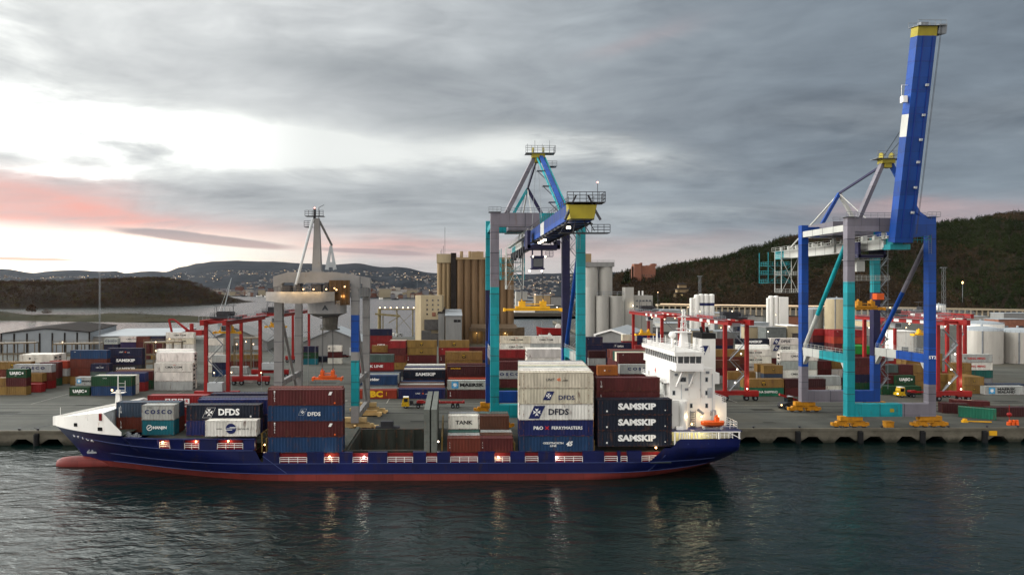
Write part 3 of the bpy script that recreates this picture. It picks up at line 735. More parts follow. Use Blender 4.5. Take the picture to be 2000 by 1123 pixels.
stack(760,250,S20,2.59,['dark grey',('tan','msc'),('rust brown',None),'maroon',('red','corner')],'narrow tall pile left of the tan ones',back=3,backitems=[['maroon','tan','red','maroon','rust brown'],['maroon','tan','red','maroon','cream'],['maroon','tan','red','maroon','rust brown']])
stack(711,300,S40,2.9,['maroon','maroon',('red','opdr'),'red',('navy',None)],'tall navy topped pile right of the grey crane')
stack(726,262,S20,2.59,['maroon','maroon','maroon',('tan','msc')],'short tan topped right of the grey crane')
stack(697,226,S40,2.59,['maroon','maroon',('red','kline'),'grey green'],'grey green over red right of the grey crane')
stack(950,204,S40,2.59,[('green','china'),'maroon',('pale grey','coscow'),'maroon'],'right of the middle crane turquoise leg')
stack(950,214,S40,2.59,['maroon','maroon','maroon','maroon',('red',None)],'red topped right of the turquoise leg')
stack(977,264,S40,2.75,['white','white',('white','cma'),('white','cma'),('cream','cma')],'five high white pile before the inlet, left')
stack(1036,264,S40,2.75,['white','white','white','pale grey',('white','cma')],'five high white pile before the inlet, right')
stack(1030,232,S40,2.9,['white','white','white','white'],'white reefers behind the ship\'s white bay',reef=True,back=2)
# between the middle crane and the bridge
stack(1145,250,S20,2.9,['maroon','navy','navy','navy',('navy','corner')],'narrow navy pile right of the turquoise leg')
stack(1150,240,S20,2.59,['maroon','maroon','pale grey','dark maroon'],'maroon over grey right of the turquoise leg')
stack(1175,275,S40,2.6,['maroon','navy','navy',('navy','dfdsb')],'navy before the white roofed shed')
stack(1208,218,S40,2.9,['maroon','maroon','maroon',('maroon','corner')],'maroon pile left of the ship\'s bridge',back=5,backitems=[['maroon','maroon','maroon','cream'],['maroon','maroon','maroon','teal'],['maroon','maroon','maroon','rust brown'],['maroon','maroon','maroon','rust brown'],['maroon','maroon','maroon','rust brown']])
stack(1211,211,S40,2.9,['maroon','maroon',('pale grey','coscow')],'grey topped left of the ship\'s bridge')
stack(1168,208,S20,2.9,['maroon','maroon',('orange','hl')],'orange topped behind the ship\'s maroon row')
stack(1216,285,S20,2.6,['maroon','maroon','maroon','red','cream'],'pale topped beneath the yellow spreader')
stack(1234,292,S40,2.6,['red','maroon','maroon','navy',('deep blue','csav')],'blue beneath the yellow spreader')
stack(1241,262,S40,2.6,['maroon','navy','maroon','red'],'red behind the bridge roof')
# right block
stack(1452,204,S40,2.59,[('sea green','china'),('tan','msc')],'tan over green beside the red gantry wheels')
stack(1422,222,S40,2.59,['grey',('tan','msc')],'tan between the right gantry legs') 
stack(1492,216.7,S20,2.59,['maroon','slate blue',('tan','msc')],'short tan topped right of the gantry legs')
stack(1479,221,S20,2.59,['maroon','pale grey','tan'],'short tan behind the right gantry leg')
stack(1534,204,S40,2.59,['maroon','dark maroon'],'dark maroon pair behind the blue crane leg')
stack(1524,222,S40,2.9,[('white','cma'),('white','cma'),'pale grey',('white','cma')],'white pile left of the blue crane leg',reef=True)
stack(1527,227,S40,2.9,['white','pale grey','white','white'],'second row of the white pile by the leg',reef=True)
for r in range(7):
    stack(1441,246+r*3.1,S40,2.6,[('white','cma') if r==0 else 'white' for _ in range(4)] if r<5 else [None,None,'white','white'],
      ['front','second','third','fourth','fifth','sixth','last'][r]+' row of white reefers inside the right gantry',reef=True)
stack(1396,245,S40,2.59,['maroon','maroon','rust brown',('tan',None)],'behind the funnel beside the white reefers')
stack(1376,233,S40,2.59,['pale grey','maroon','brown'],'brown behind the ship\'s funnel')
stack(1376,287,S40,2.8,['maroon','maroon','navy','maroon'],'maroon far behind the funnel')
stack(1440,287,S45,2.8,['navy','maroon','navy',('black navy','sam')],'black topped far row right of the funnel')
stack(1505,290,S40,2.8,['maroon','white',('white','dfdsw2'),('white','dfdsw2')],'white with navy emblems, far row')
stack(1565,206,S40,2.9,[('white','johannes'),('pale grey','csav')],'pale pair framed by the right crane',reef=True)
stack(1588,225,S20,2.8,['maroon','maroon',('maroon','corner')],'maroon above the pale framed pair')
stack(1624,226,S20,2.8,['maroon','white','tan'],'tan end above the pale framed pair')
stack(1560,240,S40,2.6,['white',('white','cma'),'grey green','pale grey'],'pale pile behind the blue crane leg')
stack(1629,292,S40,2.9,['navy','navy','maroon','orange red',('red','corner')],'red topped pile behind the turquoise leg',back=2)
stack(1587,300,S20,2.9,['navy','navy','navy','maroon','red'],'small red topped left of the red pile')
stack(1670,245,S20,2.9,['teal','maroon','maroon',('bright green',None)],'bright green topped between crane legs',back=2,backitems=[['teal','teal','maroon','bright green'],['teal','teal','maroon','bright green']])
stack(1654,215,S40,2.6,['green','navy','maroon','maroon'],'maroon behind the turquoise leg')
stack(1722,207,S40,2.59,['green'],'long green on the asphalt behind the truck')
stack(1750,212,S20,2.59,['green',('green','uasc')],'green lettered inside the right crane')
stack(1716,213,S20,2.59,['green','maroon'],'maroon inside the right crane')
stack(1721,219,S20,2.59,['maroon','maroon','grey green'],'grey green inside the right crane')
stack(1755,219,S20,2.59,['tan','maroon','maroon'],'maroon topped inside the right crane')
stack(1784,219,S20,2.59,['tan','tan','tan'],'tan beside the right blue leg')
stack(1770,229,S40,2.59,['maroon','tan','tan','tan'],'tan topped behind the right blue leg',back=1)
stack(1884,209,S20,2.59,[('tan','msc'),('tan','msc')],'tan pair right of the last gantry',back=2)
stack(1862,224,S20,2.59,['tan','tan',('tan','msc')],'tan behind the last gantry leg')
stack(1836,216,S20,2.59,['tan','tan'],'tan inside the last gantry')
stack(1868,226,S40,2.59,['grey','teal',('white','yang'),('pale grey','yang')],'with teal below, before the silver tanks')
stack(1925,207,S40,2.59,[('pale grey','sealand')],'on the asphalt at the right edge')
stack(1928,212,S40,2.59,['slate blue'],'behind the container at the right edge')
# loose containers on the right quay
def at_px(px,py,z=GZ):
    D=(CAMZ-z)*F/(py-PCY); return PX(px,D),PY(px,D)
x,y=at_px(1908,816); container(x,y,GZ,S40*.62,2.59,'sea green',None,'sea green container standing askew on the quay at the right','loose containers on the right quay',doorside=1,rz=R(-38))
x,y=at_px(1862,806); container(x,y,GZ,S20,2.59,'dark maroon',None,'dark maroon container with white lettering left of the sea green one','loose containers on the right quay',doorside=-1,rz=R(-14))
x,y=at_px(1893,797); container(x,y,GZ,S40*.7,2.2,'maroon',None,'low maroon container with a pale roof behind the sea green one','loose containers on the right quay',doorside=-1,rz=R(-24))
x,y=at_px(1975,812); container(x,y,GZ,S40,2.3,'dark maroon',None,'low dark maroon container half hidden right of the sea green one','loose containers on the right quay',doorside=-1,rz=R(-4))
print('containers',NC)
# ------------------------------------------------------------------ the container ship
SY=125.1; SB=11.8; SC=SY+SB; FY=SC+SB
def SX(px,D=125.1): return PX(px,DY(px,D))
def hb(x,z):
    zz=[-1.5,0,1.15,3.2,5.2,8.1,12]
    xb=np.interp(z,zz,[-70.5,-71.8,-72.6,-74.0,-75.8,-78.6,-79.5]); le=np.interp(z,zz,[46,45,43,38,33,28,28]); p=np.interp(z,zz,[1.4,1.35,1.28,1.15,.98,.80,.8])
    e=np.interp(z,zz,[0,.0,.22,.60,.92,.97,.97]); xs=np.interp(z,zz,[48,52.2,52.8,53.2,53.6,53.8,53.8])
    if x<=xb or x>xs+.001: return 0.0
    f=1.0; t=(x-xb)/le
    if t<1: f=math.sin(t*math.pi/2)**p
    a=np.interp(z,zz,[10,25,27,32,40,44,44]); u=(x-a)/(xs-a)
    if u>0: f=min(f,1-(1-e)*u*u)
    return SB*f
def stem(z): return float(np.interp(z,[-1.5,0,1.15,3.2,5.2,8.1,12],[-70.5,-71.8,-72.6,-74.0,-75.8,-78.6,-79.5]))
def stern(z): return float(np.interp(z,[-1.5,0,1.15,3.2,5.2,8.1,12],[48,52.2,52.8,53.2,53.6,53.8,53.8]))
def topz(x):
    return float(np.interp(x,[-80,SX(232),SX(236),SX(497),SX(511),SX(1270),SX(1297),SX(1299),SX(1312),SX(1327),60],[8.1,8.1,5.85,5.85,3.3,3.3,5.75,5.8,5.8,7.45,7.5]))
mk('hullblue',(13,22,72),rough=.42,var=.24,scale=.3,dirt=lin((44,34,46)),dirtamt=.34,dirtscale=.8,streak=True)
mk('boottop',(112,44,40),rough=.6,var=.22,scale=.5,dirt=lin((110,60,50)),dirtamt=.35,streak=True)
mk('coaming',(120,22,26),rough=.6,var=.3,scale=.8,dirt=lin((70,40,36)),dirtamt=.3)
mk('deckgreen',(62,74,66),rough=.7,var=.35,scale=.5,dirt=lin((104,70,50)),dirtamt=.5,streak=True)
mk('holddark',(58,62,56),rough=.8,var=.4,scale=.35,dirt=lin((96,68,50)),dirtamt=.45,streak=True)
mk('hatch',(100,104,98),rough=.65,var=.22,scale=.6,dirt=lin((120,86,60)),dirtamt=.25)
def plates(m,wd,ht):
    t=m.node_tree; b_=t.nodes['Principled BSDF']; lk=b_.inputs['Base Color'].links[0].from_socket
    g_=t.nodes.new('ShaderNodeNewGeometry'); sp_=t.nodes.new('ShaderNodeSeparateXYZ'); t.links.new(g_.outputs['Position'],sp_.inputs[0]); cb_=t.nodes.new('ShaderNodeCombineXYZ'); t.links.new(sp_.outputs[0],cb_.inputs[0]); t.links.new(sp_.outputs[2],cb_.inputs[1])
    br=t.nodes.new('ShaderNodeTexBrick'); t.links.new(cb_.outputs[0],br.inputs['Vector']); br.inputs['Scale'].default_value=1; br.inputs['Brick Width'].default_value=wd; br.inputs['Row Height'].default_value=ht; br.inputs['Mortar Size'].default_value=.035; br.inputs['Color1'].default_value=(.82,.82,.82,1); br.inputs['Color2'].default_value=(1.18,1.18,1.18,1); br.inputs['Mortar'].default_value=(.55,.55,.55,1)
    t.links.new(mixc(t,1.0,lk,br.outputs[0],'MULTIPLY'),b_.inputs['Base Color'])
plates(M['hullblue'],7.0,1.9); plates(M['boottop'],7.0,1.2)
ship=empty('container_ship',(SX(780),SC,0),'blue hulled container ship with red waterline moored along the quay','ship')
S0=Vector(ship.location)
class SMB(MB):
    def build(s,name,mats,parent=None,**k):
        me=s.mesh(name,mats); me.transform(Matrix.Translation(-S0)); o=ob(name,me,parent or ship)
        if k.get('smooth'): me.polygons.foreach_set('use_smooth',[True]*len(me.polygons))
        return o
# shell in parametric stations so stem and stern follow their rake
NX=120
def shell(za,zb,nz,name,m,zfun=None):
    mb=MB()
    rows=[]
    for j in range(nz+1):
        row=[]
        for i in range(NX+1):
            t=i/NX; t=t-.055*math.sin(2*math.pi*t)
            t=i/NX; t=.5-.5*math.cos(math.pi*t) if False else t
            zt=zb if zfun is None else None
            if zfun is None:
                z=za+(zb-za)*j/nz; x=stem(z)+(stern(z)-stem(z))*t
            else:
                # iterate x,z together
                z=zb
                for _ in range(3):
                    x=stem(z)+(stern(z)-stem(z))*t; ztop=zfun(x); z=za+(ztop-za)*j/nz
            h=hb(x,z) if 0<t<1 else (0.0 if t==0 else hb(stern(z)-.0005,z))
            row.append((x,h,z))
        rows.append(row)
    V=[]
    for sgn in (-1,1):
        for r in rows: V+=[(x-S0.x,sgn*h,z) for x,h,z in r]
    n=NX+1; Fc=[]
    for s_ in (0,1):
        o_=s_*n*(nz+1)
        for j in range(nz):
            for i in range(NX):
                q=(o_+j*n+i,o_+j*n+i+1,o_+(j+1)*n+i+1,o_+(j+1)*n+i); Fc.append(q if s_==0 else q[::-1])
    o_=n*(nz+1)
    for j in range(nz): Fc.append((j*n+NX,o_+j*n+NX,o_+(j+1)*n+NX,(j+1)*n+NX))   # transom
    me=bpy.data.meshes.new(name); me.from_pydata(V,[],Fc); me.materials.append(m)
    sm=[True]*(len(Fc)-nz)+[False]*nz; me.polygons.foreach_set('use_smooth',sm)
    return ob(name,me,ship)
shell(-1.5,1.25,5,'boot_topping',M['boottop'])
NX=300
hull=shell(1.25,8.1,8,'hull',M['hullblue'],zfun=topz)
b=SMB()     # rubbing strakes: thin pale weld lines along the side
M['weld']=mat('pale_strake',lin((62,74,120)),rough=.5)
xs=lsp(-66,50,90)
for z in (3.18,1.32):
    for xa,xb in zip(xs[:-1],xs[1:]):
        b.beam((xa,SC-hb(xa,z)-.03,z),(xb,SC-hb(xb,z)-.03,z),.06,.10)
xs=lsp(-74,-36,30)
for xa,xb in zip(xs[:-1],xs[1:]): 
    z=5.6+(.9*((-36-xa)/38)**2); z2=5.6+(.9*((-36-xb)/38)**2); b.beam((xa,SC-hb(xa,z)-.03,z),(xb,SC-hb(xb,z2)-.03,z2),.06,.10)
for (pa,za,pb,zb_) in ((1340,1.4,1385,6.6),(1270,1.4,1300,4.5),(1300,1.4,1345,6.6),(513,4.6,560,1.4)):
    pa_,pb_=SX(pa),SX(pb); b.beam((pa_,SC-hb(pa_,za)-.04,za),(pb_,SC-hb(pb_,zb_)-.04,zb_),.06,.09)
b.build('strake',M['weld'])
# name lettering scribble at the bow
for i,ch in enumerate('SAMSKIP'[:0]): pass
b=SMB(); b.ball((-72.6,SC,.55),1.0,16,10); 
# bulb: rings of an ellipsoid tapering aft
b=SMB(); rings=[(-78.3,.25),(-78.0,.85),(-77.2,1.25),(-76,1.45),(-74,1.55),(-72,1.5),(-70,1.35),(-67,1.0)]; n=14; V=[];Fq=[]
for x,r in rings:
    for k in range(n): a=2*math.pi*k/n; V.append((x,SC+r*.9*math.cos(a),.35+r*math.sin(a)))
for j in range(len(rings)-1):
    for k in range(n): Fq.append((j*n+k,j*n+(k+1)%n,(j+1)*n+(k+1)%n,(j+1)*n+k))
Fq.append(tuple(range(n))[::-1]); b.add(V,Fq); b.build('bulbous_bow',M['boottop'],smooth=True)
# anchor and pocket
b=SMB(); ax=-70.6; ay=SC-hb(ax,3.0)-.15; b.beam((ax-.9,ay-.1,2.9),(ax+.9,ay-.1,2.9),.3,.35); b.beam((ax,ay,2.9),(ax+.2,ay,4.0),.3,.3); b.beam((ax-.9,ay-.1,2.9),(ax-.5,ay-.1,3.4),.25,.25); b.build('anchor',M['lightgrey'])
for i,ch in enumerate(('S','P','I','C','A')):
    px_=-73.4+i*1.15; z=6.55-.12*i
    q=ob('lettering',textmesh(ch,.95,.03,1.2),ship,(px_-S0.x,-hb(px_,z)-.12,z),DEC['w']); dy_=(hb(px_+.5,z)-hb(px_-.5,z)); q.rotation_euler=(R(18),0,-math.atan2(dy_,1.0))
# forecastle: white bulwark and sloping whaleback
b=SMB(); fx=lsp(-79.0,SX(229),26); ridge=-64.6
def ftop(x): return float(np.interp(x,[-79,-64.8,-60],[9.75,12.1,8.2]))
for sgn in (-1,1):
    for xa,xb in zip(fx[:-1],fx[1:]):
        def P_(x,z): 
            h=hb(max(x,stem(z)+.02),z) if z<12 else hb(x,8.1); return (x,SC+sgn*hb(max(x,-78.55),8.1)*(1.0+.004*(z-8)),z)
        a,b2,c,d=P_(xa,8.05),P_(xb,8.05),P_(xb,ftop(xb)),P_(xa,ftop(xa))
        th=.18*(-sgn)
        p=[a,b2,(b2[0],b2[1]+th,b2[2]),(a[0],a[1]+th,a[2]),d,c,(c[0],c[1]+th,c[2]),(d[0],d[1]+th,d[2])]
        b.hexa(p if sgn<0 else [p[1],p[0],p[3],p[2],p[5],p[4],p[7],p[6]])
b.build('forecastle_bulwark',M['white'])
b=SMB(); xs=lsp(-78.5,-64.9,18)      # whaleback plating between the bulwarks
V=[];
for x in xs:
    h=hb(max(x,-78.5),8.1)-.2; zt=ftop(x)-.55
    for u in (-1,-.5,0,.5,1): V.append((x,SC+u*h,zt+.25*(1-u*u)))
Fq=[(5*i+k,5*(i+1)+k,5*(i+1)+k+1,5*i+k+1) for i in range(len(xs)-1) for k in range(4)]
b.add(V,Fq); b.build('whaleback',M['whiteclean'])
b=SMB(); h=hb(-64.9,8.1); b.box(-65.0,-64.8,SC-h+.2,SC+h-.2,8.0,11.9)
for i in range(9): b.box(-64.8,-64.5,SC-h+1+i*2.3,SC-h+1.15+i*2.3,8.0,11.5)
b.build('breakwater',M['lightgrey'])
for (px_,z,s_) in ((131,9.2,.45),(197,9.0,.6)):
    x=SX(px_,128); b=SMB(); y=SC-hb(x,8.1); b.box(x-s_,x+s_,y-.16,y+.05,z-.32,z+.32); b.build('fairlead',M['black'])
b=SMB(); x=SX(191,127); y=SC-hb(x,8.1); b.box(x-.25,x+.25,y-.35,y+.1,10.6,11.9); b.build('side_light_box',mat('lightbox',lin((120,20,24))))
# foremast
b=SMB(); mx_=SX(236,137)
b.beam((mx_-.2,SC,10.2),(mx_-.5,SC,15.0),1.5,1.1,.6,.6); b.tube((mx_-.5,SC,15),(mx_-.5,SC,17.8),.1,6); b.box(mx_-1.6,mx_+.9,SC-.6,SC+.6,14.4,14.5)
for z in (14.9,15.6,16.3): b.beam((mx_-.4,SC,z),(mx_+.9,SC,z),.06,.06)
b.tube((mx_+.9,SC,14.5),(mx_+.9,SC,16.8),.05,5); b.build('foremast',M['white'])
b=SMB(); b.ball((mx_-1.5,SC-.4,15.0),.2); b.build('mast_lamp',M['lampwarm'])
for px_,z,D in ((118,9.8,136),(171,10.4,129),(233,11.5,126)): b=SMB(); b.tube((SX(px_,D),D,z),(SX(px_,D),D,z+1.9),.05,5); b.build('jackstaff',M['white'])
# decks
b=SMB()
def deckstrip(xa,xb,z,n=24,inset=.25,y0=None,y1=None):
    xs=lsp(xa,xb,n); V=[]
    for x in xs:
        h=hb(x,z+.001)-inset; h=max(h,.05); V+=[(x,SC-h,z),(x,SC+h,z)]
    b.add(V,[(2*i,2*i+2,2*i+3,2*i+1) for i in range(n-1)])
deckstrip(-78,-60.5,8.02,20); deckstrip(-61,SX(497),5.4,20); deckstrip(SX(1310),53.7,6.4,12)
HX0,HX1=SX(676),SX(828)
b.box(SX(497),HX0,SY+.3,FY-.3,3.0,3.1); b.box(HX1,SX(1312),SY+.3,FY-.3,3.0,3.1)
b.box(HX0,HX1,SY+.3,SY+2.3,3.0,3.1); b.box(HX0,HX1,FY-2.3,FY-.3,3.0,3.1)
b.build('deck',M['deckgreen'])
# open cargo hold
b=SMB()
b.box(HX0,HX1,FY-2.5,FY-2.3,.4,5.0); b.box(HX0-.2,HX0,SY+2.3,FY-2.3,.4,5.0); b.box(HX1,HX1+.2,SY+2.3,FY-2.3,.4,5.0); b.box(HX0,HX1,SY+2.1,SY+2.3,.4,4.9)
b.box(HX0,HX1,SY+2.3,FY-2.5,.3,.4)
for i in range(7):
    x=HX0+1+(HX1-HX0-2)*i/6; b.box(x-.1,x+.1,FY-2.75,FY-2.5,.4,4.9)
b.build('cargo_hold',M['holddark'])
b=SMB()    # coaming top plates and lashing deck along both sides
b.box(SX(520),HX0-.2,SY+.9,FY-.9,4.35,4.98); b.box(HX1+.2,SX(1312),SY+.9,FY-.9,4.35,4.98)
b.box(HX0-.5,HX1+.5,SY+1.9,SY+2.35,4.9,5.12); b.box(HX0-.5,HX1+.5,FY-2.55,FY-2.0,5.0,5.14)
b.box(HX0-1.2,HX0-.4,SY+1.0,FY-1.0,4.98,5.35)
b.box(-53,SX(515),SY+1.6,FY-1.6,6.6,7.35)
b.build('hatch_coaming',M['holddark'])
b=SMB(); b.box(SX(520),SX(1300),SY+.75,SY+.9,3.1,4.9); [b.beam((xa_,SC-hb(xa_,7)+1.1,6.4),(xa_+2.6,SC-hb(xa_+2.6,7)+1.1,6.4),.12,1.9) for xa_ in lsp(-55,SX(497)-2.6,8)]; b.box(SX(520),SX(1300),FY-.9,FY-.75,3.1,4.9); b.build('coaming_side',M['coaming'])
# side posts: blue boxes between the openings, with white rails in the gaps
op=[(545,600),(632,663),(688,719),(756,807),(832,854),(879,934),(966,997),(1025,1052),(1084,1139),(1180,1207),(1212,1226),(1253,1285)]
edges=[514]+[e for o_ in op for e in o_]
posts=[(edges[i],edges[i+1]) for i in range(0,len(edges)-1,2)]
for a,c in posts:
    b=SMB(); b.box(SX(a),SX(c),SY-.02,SY+.78,3.2,5.08); b.box(SX(a)-.05,SX(c)+.05,SY+.0,SY+.8,5.08,5.2); b.build('side_post',M['hullblue'])
for a,c in ((236,305),(330,358),(389,423),(475,497)):
    xa,xc=SX(a),SX(c); b=SMB(); n=6
    for i in range(n):
        x0=xa+(xc-xa)*i/n; x1=xa+(xc-xa)*(i+1)/n
        ya,yb=SC-hb(x0,5.8)-.0,SC-hb(x1,5.8)-.0; ya2,yb2=SC-hb(x0,7.5),SC-hb(x1,7.5)
        b.hexa([(x0,ya,5.8),(x1,yb,5.8),(x1,yb+.9,5.8),(x0,ya+.9,5.8),(x0,ya2,7.55),(x1,yb2,7.55),(x1,yb2+.9,7.55),(x0,ya2+.9,7.55)])
    b.build('side_post',M['hullblue'])
b=SMB(); xs=lsp(SX(236),SX(497),12)
for xa,xb in zip(xs[:-1],xs[1:]): b.beam((xa,SC-hb(xa,7.6)+.3,7.62),(xb,SC-hb(xb,7.6)+.3,7.62),.8,.14)
b.build('side_rim',M['hullblue'])
def srail(a,c,z,fwd=False):
    b=SMB(); xa,xc=SX(a),SX(c); 
    ya=SC-hb(xa,z)+.1; yc=SC-hb(xc,z)+.1
    b.rail([(xa+.1,ya,z),(xc-.1,yc,z)],1.05,.05,1.6,3); b.build('side_railing',M['whiteclean'])
for a,c in op: srail(a,c,3.25)
for a,c in ((305,330),(358,389),(423,475)): srail(a,c,5.85)
# fold-up hatch covers standing on edge
for x0_,x1_ in ((SX(828),SX(839)),(SX(842),SX(853))):
    b=SMB(); b.box(x0_,x1_,SY+.5,FY-.5,5.0,12.9)
    for k in range(9):
        y=SY+1.2+k*2.5; b.box(x0_-.05,x1_+.05,y,y+.18,5.1,12.7)
    for z in (7.0,9.0,11.0): b.box(x0_-.03,x1_+.03,SY+.44,SY+.5,z,z+.12)
    b.build('hatch_cover',M['hatch'])
M['lash']=mat('lashing_steel',lin((120,98,48)),rough=.6,var=.3)
for px_ in (508,517,863,1006,1163):
    b=SMB()
    x=SX(px_); top={508:8.5,517:7.6,863:7.8,1006:6.6,1163:7.0}[px_]
    for k in range(8): y=SY+1.2+k*3.0; b.box(x-.12,x+.12,y,y+.24,5.0,top)
    b.box(x-.15,x+.15,SY+1,FY-1,top-.15,top); b.build('lashing_bridge',M['lash'])
b=SMB(); x=SX(757,147); b.box(x-1.5,x+1.2,FY-1.8,FY-.4,5.15,6.6); b.box(x-2.6,x+2.6,FY-2.0,FY-.2,5.14,5.5); b.build('deck_locker',M['darksteel'])
# ------------------------------------------------------------- superstructure
hx0,hx1=SX(1308,129),SX(1396,129)
b=SMB(); b.box(hx0,hx1,129,145,8.9,19.9)
for z in (11.6,14.3,17.0): b.box(hx0-.05,hx1+.05,128.95,145.05,z,z+.09)
b.box(SX(1311,127),SX(1345,127),127.2,129,8.9,14.2); b.box(hx1,SX(1421,130),130.5,143,8.9,13.2); b.box(SX(1396,130),SX(1412,130),130.5,143,13.2,14.4)
b.cyl(SX(1335,126.8),127.1,8.9,14.1,.75,12)
house=b.build('accommodation',M['white'])
b=SMB()   # pipes, vents, doors and deck rails on the near side of the house
for x,z0,z1 in ((hx0+2.2,9,17),(hx0+5.9,14.5,19.6),(hx1-.5,9,19)): b.tube((x,128.9,z0),(x,128.9,z1),.07,6)
b.build('downpipe',M['lightgrey'])
for x,z in ((hx0+7.6,14.4),(hx0+4.0,17.1)): b=SMB(); b.box(x-.4,x+.4,128.9,129.0,z,z+1.9); b.build('door',M['lightgrey'])
for x,z in ((hx0+1.2,18.6),(hx0+7.2,19.0),(hx0+3.2,15.8)): b=SMB(); b.box(x-.3,x+.3,128.8,129.0,z,z+.45); b.build('vent',M['greysteel'])
b=SMB(); b.rail([(hx1+.1,130.6,13.25),(SX(1420,130),130.6,13.25),(SX(1420,130),142,13.25)],1.05,.04,1.2,3); b.rail([(hx0-.1,128.6,19.95),(bx0_,128.6,19.95)],1.0,.04,1.2,3) if False else None; b.build('deck_railing',M['whiteclean'])
b=SMB()
for z in (11.75,14.45,17.15): b.box(hx0-.9,hx0,129.2,144.8,z,z+.08); b.rail([(hx0-.9,129.2,z),(hx0-.9,144.8,z)],1.05,.035,1.6,3)
b.build('front_walkway',M['whiteclean'])
def window(p,w_,h_,ax='y',lit=False,fr='lightgrey'):
    b=SMB()
    if ax=='y': b.box(p[0]-w_/2,p[0]+w_/2,p[1]-.05,p[1],p[2]-h_/2,p[2]+h_/2)
    else: b.box(p[0]-.05,p[0],p[1]-w_/2,p[1]+w_/2,p[2]-h_/2,p[2]+h_/2)
    o=b.build('window',M['glass'])
    b=SMB(); t=.09
    if ax=='y':
        b.box(p[0]-w_/2-t,p[0]+w_/2+t,p[1]-.03,p[1]+.02,p[2]-h_/2-t,p[2]-h_/2); b.box(p[0]-w_/2-t,p[0]+w_/2+t,p[1]-.03,p[1]+.02,p[2]+h_/2,p[2]+h_/2+t)
        b.box(p[0]-w_/2-t,p[0]-w_/2,p[1]-.03,p[1]+.02,p[2]-h_/2,p[2]+h_/2); b.box(p[0]+w_/2,p[0]+w_/2+t,p[1]-.03,p[1]+.02,p[2]-h_/2,p[2]+h_/2)
    else: b.box(p[0]-.03,p[0]+.02,p[1]-w_/2-t,p[1]+w_/2+t,p[2]-h_/2-t,p[2]-h_/2)
    q=b.build('window_frame',M[fr]); q.parent=o
for px_,py_ in ((1331,741),(1337,741),(1380,741),(1316,767),(1380,767),(1350,792),(1380,792)):
    window((SX(px_,129),129.0,ZY(px_,py_,129)),.5 if py_==741 and px_<1340 else .42,.75)
for y,z in ((142.5,17.6),(133.5,16.9),(138,16.9)): window((hx0,y,z),.5,.8,'x')
# bridge
bx0,bx1=SX(1321,126.6),SX(1372,126.6)
b=SMB(); b.box(bx0-.2,bx1+.1,126.2,147.6,19.75,20.0)
b.yprism([(126.2,19.9),(147.6,19.9),(147.6,21.25),(126.2,21.25)],bx0-.15,bx0); b.box(bx0,bx1,126.15,126.3,20.0,21.25); b.box(bx1,bx1+.12,126.2,147.6,20.0,21.25)
b.build('bridge_wing',M['whiteclean'])
b=SMB(); b.box(bx0+.25,bx1-.2,126.6,147.2,21.2,22.55); b.build('bridge_glazing',M['glass'])
for i in range(17):
    y=126.6+20.6*i/16; b=SMB(); b.beam((bx0+.18,y,21.2),(bx0+.05,y,22.6),.13,.13); b.build('window_post',M['whiteclean'])
for i in range(5):
    x=bx0+.2+(bx1-bx0-.4)*i/4; b=SMB(); b.beam((x,126.55,21.2),(x,126.5,22.6),.13,.13); b.build('window_post',M['whiteclean'])
b=SMB(); b.prism([(bx0-.5,126.0),(bx1+.1,126.0),(bx1+.3,147.8),(bx0-.5,147.8)],22.55,23.35); b.build('bridge_roof',M['white'])
b=SMB(); b.beam((SX(1332,127.5),127,19.8),(SX(1321,128.9),128.9,16.5),.3,.3); b.beam((SX(1357,127.5),127,19.8),(SX(1347,128.9),128.9,16.5),.3,.3); b.build('wing_strut',M['whiteclean'])
b=SMB(); b.rail([(bx0-.3,126.2,23.35),(bx1,126.2,23.35),(bx1,147.5,23.35),(bx0-.3,147.5,23.35),(bx0-.3,126.2,23.35)],1.0,.04,1.6,3); b.build('roof_railing',M['whiteclean'])
# masts, dome, antennas
b=SMB(); rx=SX(1335,137); b.beam((rx,137,23.3),(rx,137,26.4),1.6,1.6,1.1,1.1); b.box(rx-1.6,rx+1.2,135.6,138.4,26.3,26.5)
for sx_ in (-.5,.5):
    for sy_ in (-.5,.5): b.beam((rx+sx_,137+sy_,26.4),(rx+sx_*.3,137+sy_*.3,31.0),.12,.12)
for z in (27.3,28.4,29.5): b.box(rx-.5,rx+.5,136.5,137.5,z,z+.08); b.beam((rx-.5,136.5,z),(rx+.4,136.6,z+1.1),.07,.07)
b.beam((rx-1.2,137,29.4),(rx+1.2,137,29.4),.12,.12); b.box(rx-1.5,rx+.9,136.9,137.1,27.0,27.15)
b.build('radar_mast',M['whiteclean'])
b=SMB(); dxp=SX(1313,134); b.ball((dxp,134,26.0),.72,14,8); b.cyl(dxp,134,23.3,25.4,.3,10); b.build('satellite_dome',M['whiteclean'],smooth=True)
for px_,D,t in ((1283,145,3.6),(1290,143,2.2),(1276,146,1.8),(1358,131,2.4),(1366,128,2.0),(1300,140,2.2),(1322,130,1.6)): b=SMB(); b.tube((SX(px_,D),D,23.3),(SX(px_,D),D,23.3+t),.06,5); b.build('antenna',M['whiteclean'])
b=SMB(); b.beam((SX(1283,145),145,23.3),(SX(1283,145),145,26.6),.35,.35,.2,.2); b.build('antenna',M['whiteclean'])
for px_,D in ((1268,146),(1279,142),(1292,139)): b=SMB(); b.box(SX(px_,D)-.4,SX(px_,D)+.4,D-.3,D+.3,23.35,24.1); b.build('roof_locker',M['whiteclean'])
